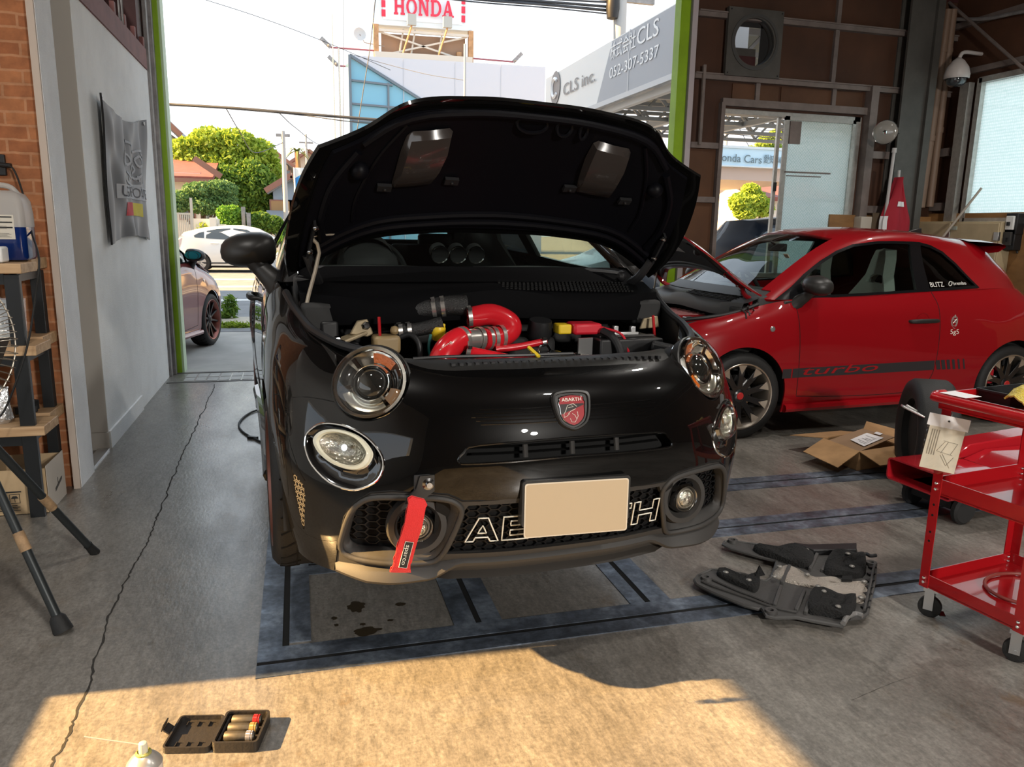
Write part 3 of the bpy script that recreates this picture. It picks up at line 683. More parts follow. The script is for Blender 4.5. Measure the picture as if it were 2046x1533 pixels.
FRAME = [(-.235,.952),(-.373,1.035),(-.497,1.12),(-.659,1.213),(-.805,1.284),(-.946,1.33),(-1.161,1.355),(-1.30,1.358),(-1.47,1.356),(-1.549,1.352),(-1.658,1.331),(-1.773,1.286),(-1.871,1.201),(-1.938,1.109),(-1.994,1.030),(-1.97,1.024),(-1.55,1.006),(-1.44,1.002),(-.96,.978),(-.5,.96)]
DGLASS = [(-.49,.978),(-.455,1.068),(-.52,1.115),(-.67,1.198),(-.81,1.268),(-.95,1.313),(-1.16,1.336),(-1.30,1.338),(-1.455,1.335),(-1.42,1.15),(-1.40,1.016),(-.96,.994)]
QGLASS = [(-1.555,1.33),(-1.65,1.312),(-1.755,1.27),(-1.85,1.19),(-1.915,1.105),(-1.962,1.043),(-1.75,1.032),(-1.52,1.024),(-1.53,1.15)]
HLC = Vector((.530, .534, .724)); HLNRM = Vector((.79, .40, .46)).normalized(); HLR = .113
def hl_pos(s): return Vector((HLC.x, s*HLC.y, HLC.z)), Vector((HLNRM.x, s*HLNRM.y, HLNRM.z))
CACHE = {}
def cached(k, f):
    if k not in CACHE: CACHE[k] = f()
    return CACHE[k].copy()
def me_tub():
    cut = []
    for s in (1, -1):
        c, n = hl_pos(s)
        cut.append(MB().lathe([(0, -.16), (HLR, -.16), (HLR, .2), (0, .2)], c, n, 48))
        cut.append(prx(LOWER, .30, 1.0, s))
        arch = [(.338*math.cos(a), .305+.338*math.sin(a)) for a in np.linspace(-.15, math.pi+.15, 30)]
        arch = [(arch[0][0], 0)] + arch + [(arch[-1][0], 0)]
        for x0 in (0, -2.3): cut.append(pry([(x0+x, z) for x, z in arch], s*.45, s*1.2))
        cut.append(pry(VENT, s*.60, s*.9))
    cut.append(prx(INSERT2, .30, 1.2)); cut.append(prx(SLOTP, .55, 1.2))
    return bool_mesh(shell(TUBG, TUBN).mesh('body'), cut)
def me_insert():
    o = bool_mesh(shell(TUBG, TUBN, -.003, .02).mesh('bumper_insert'), [prx(scl(INSERT2, .995), .30, 1.2)], 'INTERSECT')
    o = bool_mesh(o, [prx(POD, .3, 1.2, 1), prx(POD, .3, 1.2, -1), prx(GRILLE, .3, 1.2)])
    return o
def me_gh():
    """greenhouse without wind-screen and rear glass; side openings cut"""
    G, N = GHG, GHNN; nu, nv = G.shape[:2]
    O, I = G, G-N*.02
    keep = lambda i, k: gh_glass(i, k) is None
    m = MB(); m.v = [tuple(p) for p in O.reshape(-1, 3)]+[tuple(p) for p in I.reshape(-1, 3)]; b = nu*nv; edges = {}
    for i in range(nu):
        j = (i+1) % nu
        for k in range(nv-1):
            if not keep(i, k): continue
            q = (i*nv+k, j*nv+k, j*nv+k+1, i*nv+k+1); m.f.append(q); m.f.append(tuple(b+x for x in reversed(q)))
            for e in zip(q, q[1:]+q[:1]):
                if (e[1], e[0]) in edges: del edges[(e[1], e[0])]
                else: edges[e] = 1
    for e in edges:
        if abs(O.reshape(-1, 3)[e[0]][1]) < 1e-6 and abs(O.reshape(-1, 3)[e[1]][1]) < 1e-6 and (e[0] % nv == nv-1): continue
        m.f.append((e[1], e[0], b+e[0], b+e[1]))
    me = m.mesh('roof')
    return bool_mesh(me, [pry(FRAME, .3, 1.2), pry(FRAME, -1.2, -.3)])
NUG = GHG.shape[0]; NHALF = (len(GHN)-1)*GHS
def half_i(i): return i if i < NHALF else NUG-1-i      # face column counted from the wind-screen centre
def gh_glass(i, k):
    h = half_i(i)
    if h < int(2.17*GHS) and GHL*.3 <= k < GHL*4: return 'front'
    if h < int(2.67*GHS) and k < GHL*.3: return 'scuttle'
    if h >= int(9.0*GHS) and GHL*.5 <= k < GHL*4: return 'rear'
    return None
def me_glass(which):
    G = GHG-GHNN*.008; nu, nv = G.shape[:2]; m = MB(); m.v = [tuple(p) for p in G.reshape(-1, 3)]
    for i in range(nu):
        for k in range(nv-1):
            if gh_glass(i, k) == which:
                j = (i+1) % nu; m.f.append((i*nv+k, j*nv+k, j*nv+k+1, i*nv+k+1))
    me = m.mesh(which); bm = bmesh.new(); bm.from_mesh(me)
    bmesh.ops.delete(bm, geom=[v for v in bm.verts if not v.link_faces], context='VERTS'); bm.to_mesh(me); bm.free(); return me
def me_frame(s):
    o = bool_mesh(shell(GHG, GHNN, .003, .022).mesh('window_frame'), [pry(FRAME, .3*s, 1.2*s)], 'INTERSECT')
    return bool_mesh(o, [pry(DGLASS, .3*s, 1.2*s), pry(QGLASS, .3*s, 1.2*s)])
def me_side(poly, s): return bool_mesh(shell(GHG, GHNN, -.008, .004).mesh('side_window'), [pry(poly, .3*s, 1.2*s)], 'INTERSECT')
def loft(rings, cap=False):
    m = MB(); n = len(rings[0])
    for r in rings: m.v += [tuple(p) for p in r]
    for i in range(len(rings)-1):
        for k in range(n):
            l = (k+1) % n; m.f.append((i*n+k, i*n+l, (i+1)*n+l, (i+1)*n+k))
    if cap: m.f.append(tuple((len(rings)-1)*n+k for k in range(n)))
    return m
def onf(poly, dx=0, s=1, dn=0):
    """polygon (y,z) laid on the nose; dx shifts along X"""
    return [Vector((fx(s*y, z)+dx, s*y, z)) for y, z in poly]
def inside(p, poly):
    x, y = p; c = False; j = len(poly)-1
    for i in range(len(poly)):
        xi, yi = poly[i]; xj, yj = poly[j]
        if (yi > y) != (yj > y) and x < (xj-xi)*(y-yi)/(yj-yi)+xi: c = not c
        j = i
    return c
def honeycomb(poly, xf, s=1, a=.022, wd=.0022, depth=.008, asp=1.55):
    """hexagonal mesh panel clipped to poly (by cell centre); cells wider than tall"""
    m = MB(); ys = [p[0] for p in poly]; zs = [p[1] for p in poly]; h = a*math.sqrt(3)/2
    ny = int((max(ys)-min(ys))/(1.5*a*asp/1.55))+3; nz = int((max(zs)-min(zs))/(2*h/1.15))+3
    sy = asp*.62; sz = .62
    for i in range(ny):
        for k in range(nz):
            cy = min(ys)+i*1.5*a*sy; cz = min(zs)+(k+.5*(i % 2))*2*h*sz
            if not inside((cy, cz), poly): continue
            for e in range(6):
                a0, a1 = math.pi/3*e, math.pi/3*(e+1)
                r0, r1 = a*1.01, a*1.01-wd/.55
                q = [(cy+r*math.cos(t)*sy, cz+r*math.sin(t)*sz) for r, t in ((r0, a0), (r0, a1), (r1, a1), (r1, a0))]
                f_ = [(xf(s*y, z), s*y, z) for y, z in q]; b_ = [(x-depth, y, z) for x, y, z in f_]
                m.add(f_+b_, [(0, 1, 2, 3), (3, 2, 6, 7), (0, 1, 5, 4)])
    return m
def drape_side(mb, s=1, off=.0015):
    mb.v = [(x, wy(x, z, s)+s*off, z) for x, y, z in mb.v]; return mb
def side_strip(pts, s=1, off=.0015, n=24, rows=4):
    """pts: list of (X, ztop, zbot) -> band lying on the flank"""
    xs = np.linspace(pts[0][0], pts[-1][0], n); P = np.array(pts); o = np.argsort(P[:, 0]); P = P[o]
    G = []
    for x in xs:
        zt, zb = np.interp(x, P[:, 0], P[:, 1]), np.interp(x, P[:, 0], P[:, 2])
        G.append([(x, wy(x, z, s)+s*off, z) for z in np.linspace(zb, zt, rows)])
    return MB().grid(G)
def side_line(pts, s=1, r=.0028, n=5, off=-.0008):
    P = spline([(x, 0, z) for x, z in pts], n); return MB().tube([(p.x, wy(p.x, p.z, s)+s*off, p.z) for p in P], r, 5)
# ---------------------------------------------------------------- wheels (axis along +Y = outer side)
def make_wheel(parent, pos, s, style, rot=0):
    w = bpy.data.objects.new('wheel', None); COL.objects.link(w); w.parent = parent; w.location = pos
    if s < 0: w.rotation_euler = (0, 0, math.pi)
    R, r = .300, .226; hw = .10
    m = MB(); prof = [(r-.004, -hw+.006), (r+.012, -hw-.002), (R-.03, -hw-.004), (R-.008, -hw+.012), (R, -hw+.035), (R, hw-.035), (R-.008, hw-.012), (R-.03, hw+.004), (r+.012, hw+.002), (r-.004, hw-.006)]
    m.lathe(prof, axis=(0, 1, 0), n=64)
    m.build('tyre', RUBBER, w, 40)
    gm = MB()
    for i in range(30):
        a = 2*math.pi*i/30
        for sy in (1, -1):
            pts = []
            for q in (.02, .05, .08):
                aa = a+sy*.0+(q-.02)*2.2; rr = R+.0006 if q < .07 else R-.004
                pts.append((rr*math.cos(aa), sy*q, rr*math.sin(aa)))
            gm.tube(pts, .0035, 4)
    for y in (-.03, .03): gm.tube([((R+.0002)*math.cos(t), y, (R+.0002)*math.sin(t)) for t in np.linspace(0, 2*math.pi, 48, endpoint=False)], .003, 4, True)
    gm.build('tread_groove', SLOT, w, 40)['kind'] = 'stuff'
    lipc, spc = style['lip'], style['spoke']
    MB().lathe([(r-.02, -hw+.02), (r-.012, hw-.03), (r+.001, hw-.012), (r+.006, hw-.001), (r+.003, hw+.003), (r-.004, hw+.001), (r-.010, hw-.012), (r-.022, hw-.032), (r-.03, -hw+.02)], axis=(0, 1, 0), n=64, closed=True).build('rim', lipc, w, 40)
    MB().lathe([(0, -.02), (.135, -.02), (.135, -.008), (.06, -.006), (.06, .01), (0, .01)], axis=(0, 1, 0), n=32).build('brake_disc', CHROMED, w, 40)
    m = MB(); n = style['n']; ro = r-.012
    for i in range(n):
        a = rot+2*math.pi*i/n; u = Vector((math.cos(a), 0, math.sin(a))); t = Vector((-math.sin(a), 0, math.cos(a))); Yv = Vector((0, 1, 0))
        w0, w1 = style['w']; y0, y1 = .062, hw-.016
        def ring(rr, wd, y, th): return [u*rr+t*wd+Yv*y, u*rr-t*wd+Yv*y, u*rr-t*wd*.8+Yv*(y-th), u*rr+t*wd*.8+Yv*(y-th)]
        rs = [ring(.035, w0, y0, .03), ring(.11, (w0*.6+w1*.4)*.85, (y0+y1)/2-.004, .028), ring(ro, w1, y1, .03)]
        m.add([p for q in rs for p in q], [(4*k+e, 4*k+(e+1) % 4, 4*k+4+(e+1) % 4, 4*k+4+e) for k in range(2) for e in range(4)]+[(8, 9, 10, 11)])
    m.lathe([(0, .075), (.03, .075), (.046, .066), (.052, .03), (0, .03)], axis=(0, 1, 0), n=24)
    m.build('spokes', spc, w, 30, bevel=.003)
    if style.get('tri'):
        m = MB()
        for i in range(n):
            a = rot+2*math.pi*i/n; u = Vector((math.cos(a), 0, math.sin(a))); t = Vector((-math.sin(a), 0, math.cos(a)))
            A = [u*(ro+.004)+t*.034, u*(ro+.004)-t*.034, u*(ro-.062)]
            m.add([p+Vector((0, hw-.0135+ (0 if k < 2 else -.012), 0)) for k, p in enumerate(A)]+[p+Vector((0, hw-.022, 0)) for p in A], [(0, 1, 2), (3, 5, 4), (0, 3, 4, 1), (1, 4, 5, 2), (2, 5, 3, 0)])
        m.build('spoke_tip', style['tri'], w, 20)
    MB().lathe([(0, .080), (.022, .080), (.026, .076), (.026, .07), (0, .07)], axis=(0, 1, 0), n=24).build('hub_cap', style.get('cap', BLACKP), w)
    if style.get('caliper'):
        MB().box((.0, 0, 0), (.05, .07, .12)).build('brake_caliper', style['caliper'], w, bevel=.012, loc=(.125*style.get('cs', 1), .01, .06))
    return w
FRIT = mat('frit_black', (.006, .006, .007), .25)
SATIN = mat('satin_black', (.02, .019, .018), .42)
GLASSC = glass('car_glass', (.82, .9, .87), .12)
GLASSD = glass('tinted_glass', (.25, .28, .28), .35)
LENS = glass('lens_glass', (.97, .97, .95), .02)
CABIN = mat('cabin_black', (.012, .012, .013), .7)
CABING = mat('cabin_grey', (.05, .05, .05), .75)
SEATG = mat('seat_grey', (.16, .16, .16), .85, bump=.3, bscale=200)
AMBER = mat('amber', (.55, .12, .015), .15, coat=1)
CREAM = mat('light_guide', (.82, .80, .66), .25, coat=.5)
CLAMP = mat('clamp_steel', (.62, .60, .56), .28, .85)
FLUTE = mat('fluted_reflector', (.62, .60, .52), .12, .9, bump=.9, bscale=70)
LETTER = mat('letter_white', (.80, .78, .68), .5)
BADGERED = mat('badge_red', (.28, .004, .010), .3, coat=.6)
PLATE = mat('plate_beige', (.53, .41, .265), .6)
PLATEE = mat('plate_edge', (.72, .62, .48), .6)
STRAPM = mat('strap_red', (.72, .02, .02), .75, bump=.5, bscale=300, sheen=.3)
HOSER = mat('silicone_red', (.55, .012, .02), .22, coat=.6)
CARBON = mat('carbon', (.02, .02, .02), .3, coat=.5, bump=.6, bscale=220)
TANB = mat('tan_metal', (.30, .24, .15), .45, .4, noise=.2, nscale=20)
TANK = mat('yellowed_plastic', (.28, .20, .10), .4)
YEL = mat('yellow_cap', (.72, .50, .02), .4)
FOIL = mat('foil', (.75, .74, .70), .22, .9, bump=1.0, bscale=120)
BATT = mat('battery_black', (.015, .015, .016), .4)
REDC = mat('terminal_red', (.55, .015, .03), .4)
def hood_pt(G, N, a, b, d):
    """point of the hood: a 0..1 across (left half -> s), b 0..1 front to rear, d below the skin"""
    nu, nv = G.shape[:2]; x, y = a*(nu-1), b*(nv-1); i, k = min(int(x), nu-2), min(int(y), nv-2); u, v = x-i, y-k
    f = lambda A: (A[i, k]*(1-u)*(1-v)+A[i+1, k]*u*(1-v)+A[i, k+1]*(1-u)*v+A[i+1, k+1]*u*v)
    return Vector(f(G)-f(N)*d)
HG = grid2(HOODN, 33, 31); _Hm = HG[1:].copy(); _Hm[..., 1] *= -1
HGF = np.concatenate([_Hm[::-1], HG], 0); HNN = gnorm(HGF, False)
if HNN[32, 15, 2] < 0: HNN = -HNN
def build_car(name, label, P, loc, rz, opts):
    """P: body paint. opts: hood angle, wheel style, which sides carry detail"""
    root = thing(name, label, 'car', loc, rz)
    if opts.get('roll'): root.rotation_euler = (opts['roll'], 0, rz)
    body = link('body', cached('tub', me_tub), P, root, 40)
    link('roof', cached('gh', me_gh), P, root, 40)
    link('windscreen', cached('ws', lambda: me_glass('front')), GLASSC, root, 60)
    link('scuttle', cached('sc', lambda: me_glass('scuttle')), opts.get('cowl', SATIN), root, 60)
    link('rear_window', cached('rw', lambda: me_glass('rear')), GLASSD if opts.get('rear_tint', 1) else GLASSC, root, 60)
    for s in (1, -1):
        link('window_frame', cached(('wf', s), lambda: me_frame(s)), opts.get('frame', FRIT), root, 40)
        link('side_window', cached(('dg', s), lambda: me_side(DGLASS, s)), GLASSC, root, 60)
        link('quarter_window', cached(('qg', s), lambda: me_side(QGLASS, s)), GLASSD, root, 60)
        # wheel housings
        for x0 in (0, -2.3):
            m = MB(); A = np.linspace(-.2, math.pi+.2, 24)
            m.grid([[(x0+.345*math.cos(a), s*y, .305+.345*math.sin(a)) for y in (.42, .775)] for a in A])
            m.add([(x0+.345*math.cos(a), s*.42, .305+.345*math.sin(a)) for a in A], [tuple(range(24))])
            m.build('wheel_arch_liner', BLACKM, root, 40)
    MB().bb((-2.55, -.70, .20), (.42, .70, .215)).build('underbody', BLACKM, root)
    # cabin
    m = MB(); m.bb((-2.6, -.70, .30), (-.30, .70, .34)); m.bb((-.42, -.70, .3), (-.38, .70, .86))
    m.bb((-2.55, -.66, .34), (-1.85, .66, .62))
    m.build('cabin_floor', CABIN, root)
    m = MB()
    prof = [(-.14, .965), (-.30, .995), (-.46, 1.0), (-.56, .97), (-.60, .90), (-.58, .72), (-.42, .70), (-.14, .80)]
    m.prism(prof, (0, 0, 0), (1, 0, 0), (0, 0, 1), (0, 1, 0), -.69, .69); m.build('dashboard', CABING, root, bevel=.012)
    if opts.get('binnacle'):
        m = MB(); m.lathe([(.115, -.02), (.12, .05), (.105, .06), (.10, .0)], (-.62, -.36, 1.0), (-1, 0, .25), 28); m.ball((-.60, -.36, .99), (.05, .13, .105)); m.build('instrument_cowl', CABIN, root)
        for y in (-.07, .01, .09):
            g = MB().lathe([(0, -.03), (.034, -.03), (.036, .02), (.03, .028), (0, .026)], (-.56, y, 1.055), (-.9, 0, .35), 24).build('gauge', CABIN, root)
            MB().lathe([(.034, -.03), (.037, -.034), (.038, -.02), (.036, -.015)], (-.56, y, 1.055), (-.9, 0, .35), 24).build('gauge_ring', CHROMED, g)
    # steering wheel on the right-hand side
    sw = MB(); c = Vector((-.72, -.36, .93)); ax = Vector((-.9, 0, .42)).normalized(); u = Vector((0, 1, 0)); v = ax.cross(u)
    sw.tube([c+u*.18*math.cos(t)+v*.18*math.sin(t) for t in np.linspace(0, 2*math.pi, 32, endpoint=False)], .016, 8, True)
    for t in (0, math.pi, -math.pi/2): sw.beam(c, c+u*.17*math.cos(t)+v*.17*math.sin(t), .035, .015, up=ax)
    sw.ball(tuple(c), (.05, .06, .05)); sw.beam(c, c-ax*.25, .06, .06); sw.build('steering_wheel', CABIN, root)
    for y in (-.36, .36): make_seat(root, (-1.12, y, .34), opts.get('seat', CABIN), opts.get('bucket', False))
    m = MB()
    for y in (-.33, .33):
        m.prism([(-1.75, .60), (-2.25, .60), (-2.3, 1.02), (-2.2, 1.06), (-1.98, .76), (-1.75, .74)], (0, 0, 0), (1, 0, 0), (0, 0, 1), (0, 1, 0), y-.29, y+.29)
        m.bb((-2.28, y-.11, 1.03), (-2.21, y+.11, 1.12))
    m.build('rear_seat', CABIN, root, bevel=.02)
    MB().box((-.72, 0, 1.29), (.03, .22, .06)).beam((-.70, 0, 1.31), (-.66, 0, 1.335), .02, .02).build('rear_view_mirror', CABIN, root, bevel=.01)
    # wheels
    for (x, s) in ((0, 1), (0, -1), (-2.3, 1), (-2.3, -1)):
        make_wheel(root, (x, s*.70, .30-opts.get('droop', 0)), s, opts['wheel'], opts.get('wrot', .2))
    for s in (1, -1):
        if s in opts.get('mirrors', (1, -1)): make_mirror(root, s, opts.get('mirror_mat', SATIN), opts.get('mirror_glass'))
    # seams, handles on the flanks
    for s in opts.get('sides', (1, -1)):
        m = side_line([(-.375, .955), (-.405, .80), (-.425, .55), (-.435, .29)], s)
        for q in (side_line([(-1.525, 1.0), (-1.56, .93), (-1.575, .87), (-1.585, .73), (-1.575, .46), (-1.54, .35), (-1.49, .29), (-1.2, .27), (-.8, .27), (-.436, .285)], s),): m.add(q.v, q.f)
        m.build('door_seam', SLOT, root)
        hd = MB(); P_ = [(x, wy(x, z, s)+s*o, z) for x, z, o in ((-1.315, .797, -.005), (-1.33, .798, .022), (-1.40, .80, .033), (-1.50, .80, .030), (-1.545, .799, .02), (-1.56, .798, -.005))]
        hd.tube(P_, [.010, .015, .016, .016, .014, .008], 10, smoothn=4); hd.build('door_handle', SATIN, root)
        MB().lathe([(.055, 0), (.058, .001), (.058, .002)], (-1.43, wy(-1.43, .797, s), .797), (0, s, 0), 24).build('handle_recess', P, root)
        MB().lathe([(0, .006), (.016, .005), (.020, 0), (.020, -.01), (0, -.01)], (-.198, wy(-.198, .761, s), .761), (0, s, .1), 20).build('side_indicator', ALU, root)
        sk = [(x, wy(x, .24, s)+s*.004, z) for x, z in ((-.345, .20), (-.8, .205), (-1.3, .215), (-1.9, .225))]
        MB().tube(sk, .030, 8, smoothn=4).build('side_skirt', P, root)
    # hood
    hr = bpy.data.objects.new('hood', None); COL.objects.link(hr); hr.parent = root
    hx, hz, ang = -.17, .98, R_(opts.get('hood', 0))
    ca, sa = math.cos(ang), math.sin(ang)
    tw = opts.get('twist', 0)
    def hrot(p): x, z = p[0]-hx, p[2]-hz; return Vector((hx+x*ca-z*sa, p[1], hz+x*sa+z*ca-tw*p[1]/.65*x/.85))
    def hm(mb): mb.v = [tuple(hrot(p)) for p in mb.v]; return mb
    nu, nv = HGF.shape[:2]
    def hsheet(off, th, i0, i1, k0, k1):
        O = (HGF-HNN*off)[i0:i1, k0:k1]; I = (HGF-HNN*(off+th))[i0:i1, k0:k1]; m = MB(); m.grid(O); m.grid(I); a, b_ = O.shape[:2]; n = a*b_
        for i in range(a-1): m.f += [(i*b_, (i+1)*b_, n+(i+1)*b_, n+i*b_), (i*b_+b_-1, (i+1)*b_+b_-1, n+(i+1)*b_+b_-1, n+i*b_+b_-1)]
        for k in range(b_-1): m.f += [(k, k+1, n+k+1, n+k), ((a-1)*b_+k, (a-1)*b_+k+1, n+(a-1)*b_+k+1, n+(a-1)*b_+k)]
        return m
    bpy.data.objects.remove(hr)
    hood = hm(hsheet(0, .012, 0, nu, 0, nv)).build('hood', P, root, 40)
    if ang > .1:
        um = opts.get('under', SATIN)
        pn = hm(hsheet(.013, .012, 3, nu-3, 2, nv-2)).build('inner_panel', um, hood, 40)
        q = lambda a, b, d: hood_pt(HGF, HNN, a, b, d)
        rm = MB()
        for b0 in (.80, .87): rm.tube([q(a, b0+.06*abs(a-.5)-.10*math.exp(-((a-.5)/.16)**2)*0, .027) for a in np.linspace(.10, .90, 30)], .013, 8)
        rm.tube([q(a, .07+.12*abs(2*a-1)**3, .027) for a in np.linspace(.14, .86, 24)], .012, 8)
        for sg in (0, 1):
            f = lambda a: a if sg == 0 else 1-a
            rm.tube([q(f(a), b, .027) for a, b in ((.13, .16), (.09, .35), (.09, .6), (.12, .78))], .014, 8, smoothn=5)
            rm.tube([q(f(a), b, .026) for a, b in ((.26, .12), (.21, .3), (.185, .55), (.20, .74))], .008, 8, smoothn=5)
            rm.ball(tuple(q(f(.16), .33, .03)), .03, 12, 8)
        hm(rm).build('stiffening_rib', um, hood)
        lt = MB()
        for a0, a1 in ((.455, .535), (.54, .58), (.59, .61)):
            c = q((a0+a1)/2, .13, .026); lt.tube([c+Vector((.028*math.sin(t), (a1-a0)*.62*math.cos(t), 0)) for t in np.linspace(0, 2*math.pi, 24, endpoint=False)], .006, 6, True)
        hm(lt).build('latch_plate', um, hood)
        if opts.get('ducts'):
            for sg in (1, -1):
                f = lambda a: a if sg > 0 else 1-a
                dm = MB(); rows = []
                for b, wd, d in ((.18, .034, .028), (.205, .042, .050), (.30, .045, .060), (.42, .043, .056), (.53, .040, .038), (.545, .038, .028)):
                    ac = .672 if sg > 0 else .692; rows.append([q(f(ac-wd), b, .027), q(f(ac-wd*.86), b, d), q(f(ac), b, d+.004), q(f(ac+wd*.86), b, d), q(f(ac+wd), b, .027)])
                dm.grid(rows); hm(dm).build('vent_cover', mat('smoked_plastic', (.035, .030, .028), .2, coat=.6), hood, 40, thick=.002)
                cl = MB()
                for a in (.682-.066, .682+.066):
                    cl = MB(); c = q(f(a), .525, .035); cl.box(c, (.025, .045, .012), rot=Matrix.Rotation(.4, 3, 'Y')); cl.ball(tuple(q(f(a), .525, .044)), .006, 6, 4)
                    hm(cl).build('cover_clip', BLACKP, hood)
        if opts.get('liner'):
            lm = hm(hsheet(.026, .008, 10, nu-10, 6, nv-6)).build('sound_liner', mat('felt', (.03, .03, .031), .95, bump=.6, bscale=90), hood, 40)
            lb = MB().grid([[q(a, b, .036) for b in np.linspace(.35, .55, 3)] for a in np.linspace(.40, .62, 5)]); hm(lb).build('instruction_label', mat('label_paper', (.45, .44, .42), .6), lm)
        for s in (1, -1):
            a = .93 if s > 0 else .07
            p1 = hrot(q(a, .83, .03)); p2 = hrot(q(a, .60, .03)); base = Vector((-.14, s*.60, .93))
            hg = MB(); hg.beam(p2, p1, .035, .008, up=(0, s, 0)); hg.tube([p1, p1*.45+base*.55+Vector((.02, 0, 0)), base, base+Vector((.05, 0, -.12))], .017, 8, smoothn=4)
            hb = hg.build('hood_hinge', BLACKP if P is not opts.get('hinge') else P, root)
            for b in (.62, .78): MB().ball(tuple(hrot(q(a, b, .044))), .012, 8, 6).build('hinge_bolt', CHROMED, hb)
        if opts.get('rod', 1):
            top = hrot(q(.06, .72, .02)); MB().tube([top+Vector((-.02, .10, .02)), top+Vector((0, .02, .01)), Vector((-.005, -.615, 1.065)), Vector((-.005, -.665, .875)), Vector((.01, -.645, .862))], .0065, 8, smoothn=3).build('prop_rod', mat('rod_metal', (.45, .40, .32), .4, .6), root)
    # engine bay tray, cowl, fenders' inner gutters
    m = MB(); m.bb((-.16, -.62, .45), (.50, .62, .47)); m.bb((-.18, -.66, .45), (-.15, .66, .90)); m.build('engine_bay', BLACKM, root)
    for s in (1, -1):
        m = MB(); m.grid([[(x, s*(y-.012*k), z-.11*k) for k in (0, .35, 1, 3)] for x, y, z in ((.42, .62, .79), (.25, .655, .81), (.1, .68, .84), (-.03, .70, .875), (-.12, .715, .93))])
        m.build('inner_fender', SATIN, root, 40, thick=.004)
        MB().tube([(.44, s*.545, .803), (.36, s*.60, .812), (.22, s*.655, .832), (.10, s*.678, .852), (-.02, s*.70, .884), (-.12, s*.72, .925)], .013, 8, smoothn=4).build('fender_gutter', BLACKP, root)
    cw = []
    for y in np.linspace(-.68, .68, 41):
        a = abs(y)/.68; xb = -.06-.08*a**2; xm = .03-.10*a**3; wv = .012*math.cos(y*9)
        cw.append([(xb-.05, y, .985-.01*a), (xb, y, .972-.012*a), (xm, y, .955-.02*a), (xm+.04, y, .935-.02*a+wv), (xm+.055, y, .90-.03*a+wv), (xm+.05, y, .85-.03*a)])
    MB().grid(cw).build('cowl_panel', opts.get('cowl', SATIN), root, 40, thick=.004)
    gm = MB()
    for y in np.arange(.02, .56, .016):
        for i in range(6):
            t = i/5; a = abs(y)/.68; xb = -.06-.08*a**2; xm = .03-.10*a**3
            x = xb+(xm+.02-xb)*t; z = .974-.012*a-(.026+.008*a)*t
            gm.box((x, y+(i % 2)*.008, z+.002), (.012, .009, .006))
    gm.build('cowl_grille', mat('grille_black', (.004, .004, .004), .6, spec=.15), root, smooth=0)
    for y0, y1 in ((-.05, -.62), (.56, -.02)):
        MB().tube([(-.10, y0, .99), (-.12, y0+(y1-y0)*.1, 1.0), (-.20, y0+(y1-y0)*.55, 1.01), (-.21, y1, 1.005)], .009, 6, smoothn=4).ball((-.10, y0, .985), .022, 8, 6).build('wiper', BLACKP, root)
    for s in (1, -1):
        MB().bb((-.13, s*.56, .80), (.02, s*.68, .90)).build('strut_tower', BLACKM, root, bevel=.015)
    if opts.get('front', 1): build_nose(root, P, opts)
    return root
def make_seat(root, pos, m_, bucket):
    x, y, z = pos; st = bpy.data.objects.new('seat', None); COL.objects.link(st); st.parent = root
    MB().prism([(.26, .0), (.28, .20), (.20, .26), (-.20, .20), (-.26, .14), (-.24, 0)], (x, y, z), (1, 0, 0), (0, 0, 1), (0, 1, 0), -.24, .24).build('cushion', m_, st, bevel=.03)
    # shell-shaped backrest that narrows to the headrest, slot below the head
    rows = []; B = ((.16, .235, 0), (.30, .25, -.02), (.45, .255, -.05), (.58, .235, -.08), (.68, .18, -.11), (.76, .135, -.13), (.88, .12, -.15), (.95, .10, -.16))
    for h, wd, dx in B: rows.append([(x-.20+dx+.05*abs(t)**2.2, y+wd*t, z+h-.0*abs(t)) for t in np.linspace(-1, 1, 11)])
    me = MB().grid(rows).mesh('backrest', thick=.075)
    if bucket:
        me = bool_mesh(me, [MB().prism(spl2([(-.075, .70), (-.08, .725), (-.05, .76), (.05, .76), (.08, .725), (.075, .70)], 3), (x, y, z), (0, 1, 0), (0, 0, 1), (1, 0, 0), -.8, .3)])
    b = link('backrest', me, m_, st, 40)
    if bucket:
        MB().tube([(x-.262, y+a, z+h) for a, h in spl2([(-.075, .70), (-.08, .725), (-.05, .76), (.05, .76), (.08, .725), (.075, .70)], 3)], .006, 6, True).build('belt_slot_rim', CHROME, st)
